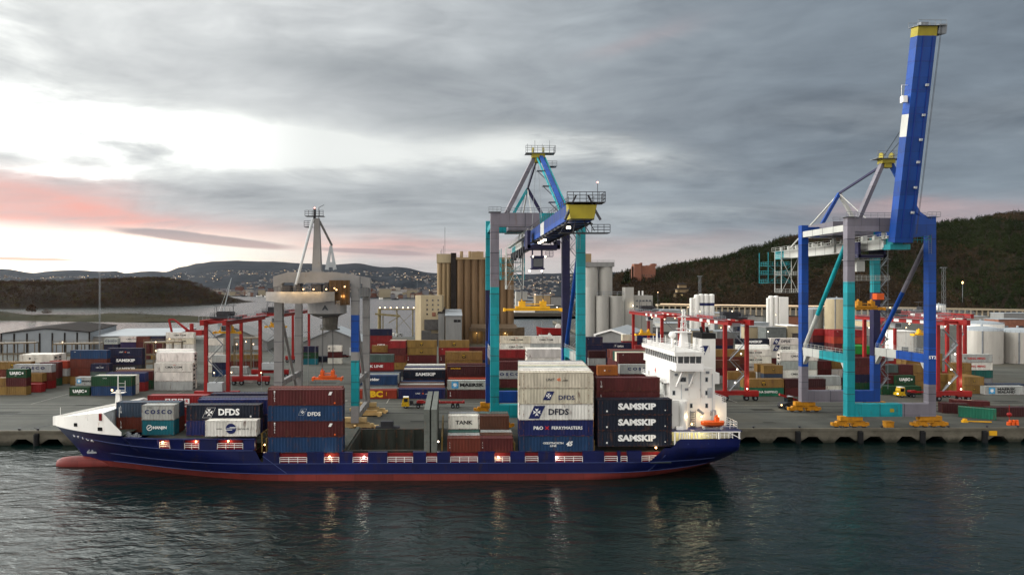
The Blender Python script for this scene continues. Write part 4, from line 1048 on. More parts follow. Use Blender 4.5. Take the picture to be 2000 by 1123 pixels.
# funnel
fx0,fx1=SX(1356,137),SX(1388,137)
b=SMB(); b.xprism([(fx0+.4,18.5),(fx1,18.5),(fx1,25.2),(fx0+.6,25.2)],134.5,139.5); b.box(fx0-1,fx1+.2,133,141,16.5,18.6); b.build('funnel',M['white'])
b=SMB(); b.xprism([(fx0+.55,25.21),(fx1+.03,25.21),(fx1+.03,26.3),(fx0+.6,26.3)],134.45,139.55)
for k in range(4): b.tube((fx0+1.2+k*.6,136+(k%2)*1.5,26.2),(fx0+.9+k*.6,136+(k%2)*1.5,27.4),.28,8)
b.build('funnel_top',M['black'])
q=ob('emblem',emblem('para'),ship,(SX(1372,134.4)-S0.x,134.42-S0.y,22.9),DEC['n']); 
q=ob('lettering',textmesh('R',1.3,.05,1.2),ship,(SX(1372,134.4)-S0.x,134.39-S0.y,22.9),DEC['w'])
q=ob('lettering',textmesh('4',1.3,.05,1.0),ship,(hx0-.1-S0.x,137.8-S0.y,18.6),DEC['r']); q.rotation_euler=(0,0,-math.pi/2)
# boat deck aft, supports, lifeboat, davit
b=SMB(); b.box(SX(1312),53.9,SY+.2,FY-.2,8.72,8.9); b.build('boat_deck',M['hullblue'])
b=SMB()
for px_ in (1319,1328,1333,1338,1343,1348,1356,1363,1405,1445): b.box(SX(px_)-.11,SX(px_)+.11,SY+.15,SY+.4,6.0 if px_<1320 else 7.4,8.75)
b.box(SX(1317),SX(1447),SY+.12,SY+.42,8.62,8.80); b.beam((SX(1422),SY+.2,8.7),(SX(1447),SY+.2,7.5),.14,.14)
b.rail([(SX(1368),SY+.2,7.5),(SX(1432),SY+.2,7.5)],1.1,.05,.8,4)
b.rail([(SX(1420),SY+2,8.9),(53.7,SY+2,8.9),(53.7,FY-.6,8.9)],1.3,.05,1.5,3)
b.build('aft_framework',M['whiteclean'])
b=SMB(); b.box(SX(1314),SX(1440),SY+3.2,SY+3.4,6.4,8.7); b.build('aft_bulkhead',mat('cream_paint',lin((214,204,160))))
def boat(px_,D,z,Lb,name,label_):
    b=SMB(); x=SX(px_,D); prof=[(-1,.05,.9),(-.85,.55,.55),(-.5,.9,.2),(0,1,.05),(.5,.95,.1),(.85,.7,.35),(1,.35,.6)]
    V=[]; n=len(prof)
    for t,hw_,k in prof:
        xx=x+t*Lb/2; h=1.15*hw_
        V+=[(xx,D-h,z+1.1),(xx,D-h*.8,z+.5+k*.4),(xx,D,z+k*.6),(xx,D+h*.8,z+.5+k*.4),(xx,D+h,z+1.1),(xx,D,z+1.25)]
    Fq=[]
    for i in range(n-1):
        for k in range(6): Fq.append((i*6+k,i*6+(k+1)%6,(i+1)*6+(k+1)%6,(i+1)*6+k))
    Fq+=[tuple(range(6)),tuple(range((n-1)*6,n*6))[::-1]]
    b.add(V,Fq); b.box(x+Lb*.12,x+Lb*.28,D-.5,D+.5,z+1.1,z+1.9); b.box(x+Lb*.14,x+Lb*.26,D-.05,D+.05,z+1.9,z+2.3)
    o=b.build('rescue_boat',M['orange']); return o
boat(1391,126.9,9.25,4.3,'rescue_boat','')
b=SMB(); x=SX(1391,127); b.beam((x+.9,128.3,8.9),(x+.9,127.9,12.2),.3,.3); b.beam((x+.9,127.9,12.2),(x-.2,126.8,12.4),.25,.25); b.tube((x-.2,126.8,12.4),(x-.2,126.9,10.4),.04,5)
b.build('davit',M['lightgrey']); b=SMB(); b.box(x-1.8,x-1.5,126.5,127.3,8.9,9.4); b.box(x+1.3,x+1.6,126.5,127.3,8.9,9.4); b.box(x-1.5,x+1.3,126.8,127.0,8.9,9.05); b.build('boat_cradle',M['lightgrey'])
b=SMB()   # stairs and gear on the lit after wall
for k in range(9): b.box(SX(1349,128.8)-.1,SX(1357,128.8),128.4,128.95,9.1+k*.33,9.16+k*.33)
b.beam((SX(1348,128.6),128.5,8.9),(SX(1348,128.6),128.5,12.1),.08,.08); b.beam((SX(1358,128.6),128.5,8.9),(SX(1358,128.6),128.5,12.1),.08,.08)
b.beam((SX(1362,128.6),128.4,12.3),(SX(1370,128.6),127.6,11.6),.5,.3); b.build('deck_gear',M['greysteel']); b=SMB(); b.box(SX(1388,128.8),SX(1391,128.8),128.6,129,11.1,12.0); b.build('wall_locker',M['greysteel'])
b=SMB(); b.box(SX(1324),SX(1338),SY+.8,SY+1.6,8.95,9.5); b.build('liferaft_case',M['whiteclean'])
# mooring gear on the bow, lamps
b=SMB()
for x,y in ((-59.5,127.3),(-58.3,127.6),(-60.5,129)): b.cyl(x,y,7.4,8.3,.28,8); b.beam((x-.6,y,8.0),(x+.6,y,8.0),.2,.2)
b.box(-61,-58,127.5,129.2,7.36,7.5); b.build('mooring_winch',M['greysteel'])
LIGHTS=[]
def plight(loc,power,colr=(1,.75,.42),rad=.25,name='lamp_light',parent=None):
    l=bpy.data.lights.new(name,'POINT'); l.energy=power; l.color=colr; l.shadow_soft_size=rad
    o=bpy.data.objects.new(name,l); col.objects.link(o); o.location=loc
    if parent: 
        o.parent=parent; o.location=Vector(loc)-Vector(parent.location)
    return o
def slamp(px_,py_,Y,power,k='lampwarm',r=.2):
    x=SX(px_,Y); z=ZY(px_,py_,Y); b=SMB(); b.ball((x,Y,z),r,8,6); b.build('deck_lamp',M[k]); plight((x,Y-.35,z),power,(1,.74,.42) if k=='lampwarm' else (1,.93,.8),.2,parent=ship)
for px_,py_,k in ((318,863,'lampwarm'),(383,862,'lampwarm'),(446,861,'lampwarm'),(644,891.5,'lampwarm'),(711,892,'lampwhite'),(973,892,'lampwarm'),(1087,893,'lampwhite'),(1281,874,'lampwarm')):
    slamp(px_,py_,SY+.35 if px_>500 else SY+1.0,85,k,.19)
slamp(517,868,SY+2.5,40,'lampwarm',.15); slamp(856,862,SY+3,30,'lampwhite',.15)
for px_,py_,Y,pw in ((1341,813,126.6,70),(1370,813,128.4,70),(1402,812,129.5,110),(1351,828,127.5,80)): slamp(px_,py_,Y,pw,'lampwarm',.17)
plight((47,SY+1.5,8.3),260,(1,.9,.55),.3,parent=ship); plight((43.5,SY+1.5,8.3),150,(1,.9,.55),.3,parent=ship)
# ------------------------------------------------------------- cargo on deck
DG='containers on the deck of the ship'
def deckstack(px_,Y,z0,L,H,items,where,reef=False,edge='L'):
    xe=SX(px_,Y); cx=xe+L/2 if edge=='L' else xe-L/2; n=len(items)
    for i,it in enumerate(items):
        if it is None: continue
        cl,stl=it if isinstance(it,tuple) else (it,None); t=TIER[n][i]; size='short ' if L<7 else ('long ' if L>13 else '')
        lab=f"{size}{cl} container"+(f" with {ST[stl][1]}" if stl else '')+f", {t} "+("of the stack " if n>1 else "")+where
        container(cx+random.uniform(-.03,.03),Y+1.22,z0+i*(H+.012),L,H,cl,stl,fit(lab,cl,size,t,where,n),DG,reef,1 if cx<0 else -1)
zf=7.42
deckstack(277,129.9,zf,S20,2.85,[('turquoise','hanjin'),('pale grey','cosco')],'at the ship\'s bow')
deckstack(227,132.6,zf,S40,2.9,[('rust brown','vert'),('slate blue','vert')],'behind the two short ones at the bow')
deckstack(288,141,zf,S40,2.9,['red',('red','opdrbox')],'far row at the ship\'s bow')
deckstack(364,129.3,zf,S45,2.9,['deep blue',('black navy','dfdsd')],'in the second bay from the bow')
deckstack(401,125.9,8.0,9.4,2.9,[('white','disc')],'at the ship\'s side in the second bay')
deckstack(386,134.2,zf,S45,3.0,['navy','deep blue'],'second row of the second bay',edge='L')
deckstack(388,136.9,zf,S45,3.0,['navy','navy'],'third row of the second bay')
deckstack(411,142,zf,S45,3.0,['navy','navy'],'far row of the second bay')
deckstack(523,125.6,5.05,S45,2.88,['blue',('maroon','vertdfds'),('blue','dfdsb'),('maroon','vertdfds')],'in the four high bay',)
deckstack(524,128.3,5.05,S45,2.88,['blue','rust brown','navy','rust brown'],'second row of the four high bay')
deckstack(874,125.6,5.0,S20,2.6,[('rust brown','vert')],'low brown pair on the ship, left')
deckstack(938,125.6,5.0,S20,2.6,[('maroon','vert')],'low brown pair on the ship, right')
for r,Y in enumerate((128.3,131.0)):
    deckstack(875+r*.5,Y,5.0,S20,2.6,['pale grey' if r==0 else 'teal'],['second','third'][r]+' row behind the low brown left one'); deckstack(938.5,Y,5.0,S20,2.6,[['brown','pale grey'][r]],['second','third'][r]+' row behind the low brown right one')
deckstack(876,133.7,5.0,S20,2.6,['maroon',('white','tank')],'behind the low brown left one on the ship')
deckstack(934,133.7,5.0,S20,2.6,['maroon','brown'],'behind the low brown right one on the ship')
deckstack(876.5,136.4,5.0,S20,2.6,['maroon','grey'],'last row of the low brown left bay'); deckstack(934,136.4,5.0,S20,2.6,['maroon','grey green'],'last row of the low brown right bay')
E0=[('blue','geest'),('deep blue','ferry'),('white','dfdsw2'),('cream','dfdsw'),('cream','unit')]
deckstack(1014,125.6,5.05,S45,2.92,E0,'in the tall white bay',reef=False)
for r in range(1,8):
    cs=[['orange','navy','red','cream','cream'],['tan','deep blue','red','cream','white'],['navy','red','orange','cream','white'],['orange','navy','cream','cream','pale grey']][r%4]
    deckstack(1014,125.6+r*2.72,5.05,S45,2.92,cs,['','second','third','fourth','fifth','sixth','seventh','last'][r]+' row of the tall white bay',reef=(r%2==0))
deckstack(1168,125.6,6.0,S45,2.9,[('black navy','samship'),('black navy','samship'),('black navy','samship')],'beside the ship\'s bridge')
deckstack(1165,130.6,5.0,S40,2.6,['maroon','maroon','maroon',('maroon','vert'),('maroon','vert')],'second row before the ship\'s bridge')
# ------------------------------------------------------------------ ship-to-shore cranes
mk('cblue',(12,62,136),rough=.5,var=.22,scale=.35,dirt=lin((44,56,84)),dirtamt=.32,streak=True)
mk('cturq',(14,134,142),rough=.5,var=.2,scale=.35,dirt=lin((50,88,88)),dirtamt=.32,streak=True)
mk('cgrey',(112,108,116),rough=.5,var=.2,scale=.35,dirt=lin((98,84,78)),dirtamt=.3,streak=True)
mk('seam',(44,46,58),rough=.6)
mk('cpale',(176,176,170),rough=.5,var=.12,scale=.3)
mk('cdark',(30,28,62),rough=.5,var=.15)
mk('cyel',(150,136,34),rough=.5,var=.15)
mk('bogie',(184,124,20),rough=.55,var=.25,scale=.8,dirt=lin((60,44,24)),dirtamt=.35)
YS,YL=156.4,176.8
for k_ in ('cblue','cturq','cgrey'): plates(M[k_],9.0,3.1)
class CB:
    """crane builder: every call adds a part to the crane"""
    def __init__(s,root): s.r=root; s.o=Vector(root.location)
    def part(s,name,mb,m,smooth=False):
        me=mb.mesh(name,m); me.transform(Matrix.Translation(-s.o)); o=ob(name,me,s.r)
        return o
    def segs(s,name,pts,wx,wy,ms,cuts=None):
        """box leg/beam through colours: pts p,q; ms list of (t0,t1,material)"""
        p,q=Vector(pts[0]),Vector(pts[1]); mb=MB(); mats=[]
        for t0,t1,m in ms:
            if M[m] not in mats: mats.append(M[m])
            mb.cm=mats.index(M[m]); mb.beam(p+(q-p)*t0,p+(q-p)*t1,wx,wy)
        L=(q-p).length
        if L>12:
            mats.append(M['seam']); mb.cm=len(mats)-1; n=int(L/4.6); dd=(q-p)/L
            for i in range(1,n): c=p+(q-p)*(i/n); mb.beam(c,c+dd*.10,wx+.05,wy+.05)
        return s.part(name,mb,mats)
def bogieset(cb,x,y,bm='bogie'):
    mb=MB(); mb.box(x-2.6,x+2.6,y-.7,y+.7,GZ+1.75,GZ+2.75); mb.box(x-1.0,x+1.0,y-.55,y+.55,GZ+1.2,GZ+1.8)
    for s in (-1,1):
        mb.xprism([(x+s*2.1-1.7,GZ+.55),(x+s*2.1+1.7,GZ+.55),(x+s*2.1+1.1,GZ+1.6),(x+s*2.1-1.1,GZ+1.6)],y-.45,y+.45)
        for k in (-1.1,1.1): mb.box(x+s*2.1+k-.55,x+s*2.1+k+.55,y-.5,y+.5,GZ+.45,GZ+1.0)
    mb.box(x+3.6,x+4.3,y-.4,y+.4,GZ+.6,GZ+1.3); mb.box(x-4.3,x-3.6,y-.4,y+.4,GZ+.6,GZ+1.3)
    o=cb.part('bogie',mb,M[bm])
    for s in (-1,1):
        for k in (-1.1,1.1):
            w=MB(); w.tube((x+s*2.1+k,y-.3,GZ+.48),(x+s*2.1+k,y+.3,GZ+.48),.45,10); q=cb.part('wheel',w,M['darksteel']); q.parent=o
    return o
def sts(name,label,xa,xb,boomup,cols,tops):
    cx=(xa+xb)/2; root=empty(name,(cx,YS,GZ),label,'harbour crane','tall blue and turquoise quay cranes'); cb=CB(root)
    zt=tops; zs0,zs1=5.75,8.65
    # legs: seaside left/right, landside left/right
    for (x,y,key) in ((xa,YS,'sl'),(xb,YS,'sr'),(xa,YL,'ll'),(xb,YL,'lr')):
        ms=cols[key]; w_=1.75 if boomup else 1.95
        cb.segs('leg',((x,y,zs0),(x,y,zt)),w_,1.7,ms)
    for y,ms in ((YS,cols['sill_s']),(YL,cols['sill_l'])):
        cb.segs('sill_beam',((xa+.9,y,(zs0+zs1)/2),(xb-.9,y,(zs0+zs1)/2)),1.9,zs1-zs0,ms)
        bogieset(cb,xa+.2,y); bogieset(cb,xb-.2,y)
    for x,ms in ((xa,cols['tie_l']),(xb,cols['tie_r'])):
        cb.segs('portal_tie',((x,YL-.85,18.9),(x,YS+.85,18.9)),1.2,2.0,ms)
        mb=MB(); mb.yprism([(YL-.85,17.95),(YL-.85,15.6),(YL-2.6,17.95)],x-.5,x+.5); mb.yprism([(YS+.85,17.95),(YS+2.6,17.95),(YS+.85,15.6)],x-.5,x+.5)
        cb.part('gusset',mb,M[ms[0][2]])
        mb=MB(); mb.rail([(x-.5,YL-1,19.9),(x-.5,YS+1,19.9)],1.1,.035,1.8,2); cb.part('walkway_railing',mb,M['cpale'])
    for x,ms in ((xa,cols['dia_l']),(xb,cols['dia_r'])):
        mb=MB(); mats=[]; p=Vector((x,YL-.6,20.0)); q=Vector((x,YS+.8,46.2))
        for t0,t1,m in ms:
            if M[m] not in mats: mats.append(M[m])
            mb.cm=mats.index(M[m]); mb.tube(p+(q-p)*t0,p+(q-p)*t1,.5,10)
        cb.part('diagonal_brace',mb,mats)
    for x,ms in ((xa,cols['top_l']),(xb,cols['top_r'])):
        cb.segs('upper_side_beam',((x,YL-.85,zt-2.4),(x,YS+.85,zt-2.4)),1.2,1.5,ms)
    cb.segs('upper_cross_beam',((xa+.9,YS,zt-1.75),(xb-.9,YS,zt-1.75)),1.6,3.1,cols['cross_s'])
    cb.segs('upper_cross_beam',((xa+.9,YL,zt-1.75),(xb-.9,YL,zt-1.75)),1.6,2.6,cols['cross_l'])
    # main girder running landwards, with walkway
    gz=zt-6.1
    cb.segs('main_girder',((cx,YS-3.0,gz),(cx,YL+33,gz-.1)),2.2,2.4,cols['girder'])
    mb=MB()
    for y in (YS,YL): 
        for s in (-1,1): mb.box(cx+s*1.4-.25,cx+s*1.4+.25,y-.4,y+.4,gz-.9,zt-3.2)
    for s in (-1,1):
        mb.box(cx+s*2.1-.5,cx+s*2.1+.5,YS-3,YL+32,gz+1.0,gz+1.08); mb.rail([(cx+s*2.6,YS-3,gz+1.08),(cx+s*2.6,YL+32,gz+1.08)],1.1,.04,2.6,2)
    for k in range(11): 
        y=YS+3+k*4.6; mb.box(cx+1.4,cx+2.4,y,y+1.2,gz+1.1,gz+1.9+.4*(k%3)); mb.box(cx-1.0,cx-.4,y+1,y+1.5,gz+1.2,gz+2.2)
    cb.part('girder_walkway',mb,M['cpale'])
    # back reach platforms: open lattice cages
    for (x0,x1,y0,y1,z0,z1) in ((cx-4.6,cx+2.5,YL+30,YL+36,gz-8.6,gz-3.3),(cx-3.5,cx+1.5,YL+24,YL+28,gz-11.5,gz-1.2)):
        mb=MB()
        for x in (x0,x1):
            for y in (y0,y1): mb.tube((x,y,z0),(x,y,gz+.8),.12,5)
        for z in (z0,(z0+z1)/2,z1):
            mb.box(x0,x1,y0,y1,z,z+.08); mb.rail([(x0,y1,z),(x0,y0,z),(x1,y0,z),(x1,y1,z)],1.1,.05,1.4,2)
        mb.tube((x0,y0,z0),(x1,y0,z1),.08,5); mb.tube((x1,y0,z0),(x0,y0,z1),.08,5)
        cb.part('service_platform',mb,M['cturq'] if z0>gz-9 else M['cpale'])
    # machinery house
    mb=MB(); mb.box(cx-5.6,cx+1.6,YL-7,YL+6,zt-2.9,zt+.4); mb.rail([(cx-5.6,YL-7,zt+.4),(cx+1.6,YL-7,zt+.4),(cx+1.6,YL+6,zt+.4)],1.0,.05,2,2)
    h=cb.part('machinery_house',mb,M['cgrey'])
    mb=MB(); mb.box(cx-2.6,cx-1.9,YL-7.08,YL-7.0,zt-2.0,zt-1.1); q=cb.part('window',mb,M['winlit']); q.parent=h
    # apex frame and stays
    hz=zt+14.3; hd=Vector((cx+.3,YS+1.6,hz)); mb=MB(); mats=[M[cols['pyl'][0]],M[cols['pyl'][1]]]
    for i,s in enumerate((-1,1)):
        mb=MB(); mb.beam((cx+s*7.2,YS,zt-.2),hd+Vector((s*.7,0,-1.0)),1.0,1.0,.9,.9); cb.part('pylon_leg',mb,M[cols['pyl'][i]])
    mb=MB(); mb.box(hd.x-1.5,hd.x+1.5,hd.y-1,hd.y+1,hd.z-1.6,hd.z-.5); mb.box(hd.x-.8,hd.x+.8,hd.y-.8,hd.y+.8,hd.z-2.6,hd.z-1.5)
    for s in (-1,1): mb.tube((hd.x+s*1.2-.15,hd.y,hd.z+.1),(hd.x+s*1.2+.15,hd.y,hd.z+.1),.9,12)
    cb.part('pylon_head',mb,M['cyel'])
    mb=MB(); mb.box(hd.x-3.0,hd.x+3.8,hd.y-1.4,hd.y+1.4,hd.z-.6,hd.z-.5); mb.rail([(hd.x-3.0,hd.y-1.4,hd.z-.5),(hd.x+3.8,hd.y-1.4,hd.z-.5),(hd.x+3.8,hd.y+1.4,hd.z-.5)],1.6,.05,1.3,3)
    mb.box(hd.x+2,hd.x+4.2,hd.y-1.2,hd.y+1.2,hd.z-3.6,hd.z-3.5); mb.rail([(hd.x+2,hd.y-1.2,hd.z-3.5),(hd.x+4.2,hd.y-1.2,hd.z-3.5)],1.1,.05,1.1,3)
    for k in range(4): mb.tube((hd.x-2.6+k*1.7,hd.y-1.3,hd.z-.5),(hd.x-2.6+k*1.7,hd.y-1.3,hd.z+1.5+.8*(k%2)),.05,4)
    cb.part('head_platform',mb,M['greysteel'])
    nd=Vector((cx,YL,zt+8.4))
    for s,m in ((-1,cols['back'][0]),(1,cols['back'][1])):
        mb=MB(); mb.beam((cx+s*5.0,YL,zt-.4),nd,.75,.75); cb.part('back_strut',mb,M[m])
    mb=MB(); mb.beam(nd,hd+Vector((-.2,.3,-1.6)),.4,.5); cb.part('back_stay',mb,M[cols['back'][2]])
    mb=MB(); mb.beam(nd,(cx,YL+27,gz+1.2),.28,.3); mb.beam(nd,(cx-.6,YL-14,zt-.4),.16,.16); cb.part('tail_stay',mb,M['cpale'])
    # stair tower down the landside right leg
    mb=MB(); z=9.0; k=0
    while z<zt-6:
        x0,x1=xb+1.1,xb+3.2
        a,b=((x0,x1) if k%2==0 else (x1,x0)); mb.beam((a,YL,z),(b,YL,z+2.6),.5,.12); mb.tube((a,YL-.4,z+1),(b,YL-.4,z+3.6),.05,4)
        mb.box(b-.6,b+.6,YL-.6,YL+.6,z+2.6,z+2.68); z+=2.6;k+=1
    mb.tube((xb+3.4,YL,9),(xb+3.4,YL,zt-4),.07,5)
    for k in range(7): mb.tube((xb+.8,YL-.3,10+k*5.2),(xb+3.4,YL-.3,10+k*5.2),.05,4)
    cb.part('stair_tower',mb,M['greysteel'])
    mb=MB(); mb.box(xa-1.4,xa+1.4,YS-1.3,YS+1.3,zt,zt+.08); mb.rail([(xa-1.4,YS-1.3,zt),(xa+1.4,YS-1.3,zt)],1.1,.05,.9,2); mb.box(xb-1.4,xb+1.6,YS-1.3,YS+1.3,zt,zt+.08); mb.rail([(xb-1.4,YS-1.3,zt),(xb+1.6,YS-1.3,zt)],1.1,.05,.9,2)
    mb.rail([(xa+1.4,YS-.8,zt-.15),(xb-1.4,YS-.8,zt-.15)],1.1,.045,1.6,2); mb.rail([(xb-.7,YS-1.0,zt-.2),(xb-.7,YS-1.0,zt-5)],.9,.04,3,1)
    for s,x in ((-1,xb-.6),): 
        for k in range(16): mb.box(x-.3,x+.3,YS-.98,YS-.94,zt-.6-k*.5,zt-.54-k*.5)
        for e in (-.32,.32): mb.tube((x+e,YS-.98,zt),(x+e,YS-.98,zt-8.5),.035,4)
    cb.part('top_railing',mb,M['greysteel'])
    return root,cb,cx,gz,hd,zt
# right crane, boom raised
xa=XY(1659,YS)-.1; xb=XY(1816,YS)
c2=dict(sl=[(0,.675,'cturq'),(.675,1,'cgrey')],sr=[(0,.16,'cgrey'),(.16,1,'cblue')],ll=[(0,.2,'cgrey'),(.2,1,'cblue')],lr=[(0,.26,'cblue'),(.26,.62,'cdark'),(.62,1,'cturq')],
 sill_s=[(0,.64,'cturq'),(.64,1,'cgrey')],sill_l=[(0,.55,'cgrey'),(.55,1,'cblue')],tie_l=[(0,.42,'cpale'),(.42,1,'cturq')],tie_r=[(0,.45,'cpale'),(.45,1,'cblue')],
 dia_l=[(0,.33,'cpale'),(.33,1,'cturq')],dia_r=[(0,.55,'cblue'),(.55,1,'cgrey')],top_l=[(0,1,'cpale')],top_r=[(0,1,'cblue')],
 cross_s=[(0,.55,'cgrey'),(.55,1,'cblue')],cross_l=[(0,.3,'cblue'),(.3,1,'cgrey')],girder=[(0,.07,'cturq'),(.07,.22,'cpale'),(.22,.3,'cturq'),(.3,.9,'cpale'),(.9,1,'cturq')],pyl=['cgrey','cblue'],back=['cblue','cpale','cdark'])
r2,cb,cx,gz,hd,zt=sts('quay_crane','tall blue and turquoise quay crane with its boom raised almost upright',xa,xb,True,c2,51.6)
# raised boom
p=Vector((cx,152.6,45.6)); ang=R(80.2); Lb=46.2; d=Vector((0,-math.cos(ang),math.sin(ang))); nrm=Vector((0,math.sin(ang),math.cos(ang)))
mats=[M['cblue'],M['cpale'],M['cyel']]; bw,bh=4.1,2.3
def bp_(t,u,v): return p+d*t+Vector((1,0,0))*u+nrm*v
def bbox(mb,t0,t1,u0,u1,v0,v1): mb.hexa([bp_(t0,u0,v0),bp_(t0,u1,v0),bp_(t0,u1,v1),bp_(t0,u0,v1),bp_(t1,u0,v0),bp_(t1,u1,v0),bp_(t1,u1,v1),bp_(t1,u0,v1)])
mb=MB(); bbox(mb,0,Lb-2,-bw/2,bw/2,-bh/2,bh/2); mb.cm=2; bbox(mb,Lb-2,Lb,-bw/2-.02,bw/2+.02,-bh/2-.02,bh/2+.02); mb.cm=1; bbox(mb,23.2,28.0,-bw/2-.012,-bw/2,-bh/2,bh/2)
boom=cb.part('boom',mb,mats)
mb=MB()
for t in (5,11,17,23,28,33,39): bbox(mb,t,t+.15,-bw/2-.03,bw/2+.03,-bh/2-.03,bh/2+.03)
bbox(mb,1,Lb-2,-.8,-.65,-bh/2-.15,-bh/2); bbox(mb,1,Lb-2,1.25,1.4,-bh/2-.15,-bh/2)
q=cb.part('boom_stiffener',mb,mat('boom_dark',lin((26,50,124)),rough=.5)); q.parent=boom
for t in (6.5,12,17.5,22.3,27.5,33.8):
    mb=MB(); bbox(mb,t,t+.5,.75,1.3,-bh/2-.55,-bh/2-.1); q=cb.part('floodlight',mb,M['lightgrey']); q.parent=boom
mb=MB(); 
for v in (-1.6,1.6):
    a=[bp_(Lb+.05,-2.4,v),bp_(Lb+.05,3.6,v)]; mb.tube(a[0],a[1],.07,5); mb.tube(a[0]+Vector((0,0,1.1)),a[1]+Vector((0,0,1.1)),.06,5)
    for i in range(6):
        c=a[0]+(a[1]-a[0])*i/5; mb.tube(c,c+Vector((0,0,1.15)),.05,4)
bbox(mb,Lb,Lb+.1,-2.4,3.6,-1.7,1.7); bbox(mb,Lb+.1,Lb+.9,-1.2,.4,-.6,.6)
bbox(mb,Lb-1.6,Lb+.4,2.3,4.0,-1.3,1.5)
q=cb.part('boom_tip_platform',mb,M['greysteel']); q.parent=boom
mb=MB(); mb.tube(bp_(Lb,2.7,-1.3),bp_(2,2.4,-1.4),.05,4); mb.tube(bp_(Lb,2.9,-1.3),bp_(2,2.6,-1.4),.04,4)
for t,u in ((26,-1.2),(26,1.0)): mb.tube(hd+Vector((.4*u,0,.3)),bp_(t,u,bh/2),.07,5)
mb.tube(hd+Vector((.2,0,-.2)),bp_(20,0,bh/2),.06,5); q=cb.part('boom_rope',mb,M['rope'])
mb=MB(); a=bp_(33,-bw/2-.9,0); mb.box(a.x-.5,a.x+.5,a.y-.5,a.y+.5,a.z-2.6,a.z-1.2); mb.tube(a+Vector((-.5,0,-2.6)),a+Vector((-.5,0,1.2)),.06,5); mb.tube(a+Vector((-.5,0,1.2)),a+Vector((.9,0,1.2)),.06,5); q=cb.part('boom_cabinet',mb,M['whiteclean']); q.parent=boom
mb=MB(); mb.xprism([(cx+bw/2,46.5),(cx+bw/2,52.5),(xb-.8,50.5),(xb-.8,47.5)],YS-3.2,YS-2.2); mb.beam((cx+bw/2-.4,YS-2.7,54.5),(xb-1.2,YS-.6,51.2),.7,.7); mb.box(xb+.2,xb+1.1,YS-.5,YS+.5,50.2,51.9); cb.part('boom_hinge_bracket',mb,M['cblue'])
mb=MB(); mb.box(cx-2.0,cx+2.6,YS-3.4,YS-1.0,44.0,45.2); mb.rail([(cx+2.8,YS-2.5,45.6),(xb-1.6,YS-2.5,45.6)],2.0,.06,1.0,3); cb.part('hinge_platform',mb,M['cturq'])
# trolley, cab and yellow spreader hanging behind
mb=MB(); mb.box(cx-3.3,cx+3.3,YL-14,YL-8,gz-2.9,gz-2.2); 
for s in (-1,1): mb.box(cx+s*3.1-.3,cx+s*3.1+.3,YL-14,YL-8,gz-2.9,gz+.9)
cb.part('trolley',mb,M['cdark'])
mb=MB(); mb.box(cx-3.2,cx-1.2,YL-13,YL-11,gz-6.2,gz-3.6); mb.box(cx-5.6,cx+2.8,YL-13.6,YL-10.5,gz-3.4,gz-3.3); mb.rail([(cx-5.6,YL-13.6,gz-3.3),(cx+2.8,YL-13.6,gz-3.3)],1.1,.05,1.2,3); mb.rail([(cx-4.6,YL-13.6,gz-8.3),(cx+4.4,YL-13.6,gz-8.3)],1.1,.05,1.2,3); mb.box(cx-4.6,cx+4.4,YL-13.6,YL-11.5,gz-8.4,gz-8.3); cb.part('operator_cab',mb,M['cpale'])
def spreader(name,x,y,z,L,m,cb,rz=None,ropes=None):
    mb=MB(); mb.box(x-L/2,x+L/2,y-.25,y+.25,z,z+.5); mb.box(x-L/2,x+L/2,y-1.0,y-.75,z+.05,z+.35); mb.box(x-L/2,x+L/2,y+.75,y+1.0,z+.05,z+.35)
    for s in (-1,1): mb.box(x+s*L/2-.2,x+s*L/2+.2,y-1.2,y+1.2,z-.15,z+.6)
    mb.box(x-L*.3,x+L*.3,y-.9,y+.9,z+.5,z+1.0); mb.box(x-L*.24,x-L*.13,y-.8,y+.8,z+1.0,z+2.1); mb.box(x+L*.13,x+L*.24,y-.8,y+.8,z+1.0,z+2.1)
    for s in (-.19,.19): mb.tube((x+s*L-.1,y,z+2.1),(x+s*L+.1,y,z+2.1),.5,10)
    mb.box(x-L*.13,x+L*.13,y-.6,y+.6,z+1.35,z+1.55)
    o=cb.part(name,mb,m)
    if ropes:
        r=MB()
        for s in (-.19,.19):
            for e in (-.5,.5): r.tube((x+s*L,y+e,z+2.3),(x+s*L*.9,y+e,ropes),.05,4)
        q=cb.part('hoist_rope',r,M['rope']); q.parent=o
    return o
spreader('spreader',cx,YL-11,ZY(1710,600,YL-11)-.6,8.6,M['bogie'],cb,ropes=gz-3)
mb=MB(); x=cx+3; mb.box(x-.9,x+.9,YL-12.4,YL-10.5,ZY(1710,585,YL-11),ZY(1710,573,YL-11)); cb.part('spreader_drum',mb,M['orange'])
q=ob('lettering',textmesh('ST2',.95,.03,1.2),r2,(xb-r2.location.x,-.92,19.3-GZ),DEC['w'])
q=ob('lettering',textmesh('ST2',.9,.03,1.2),r2,(xa-r2.location.x,YL-YS-.92,19.6-GZ),DEC['w'])
mb=MB(); mb.box(cx-.5,cx+.4,YS-1.0,YS-.96,6.9,7.6); mb.box(xa+9,xa+9.9,YS-.99,YS-.95,6.8,7.4); cb.part('notice_board',mb,M['cyel'])
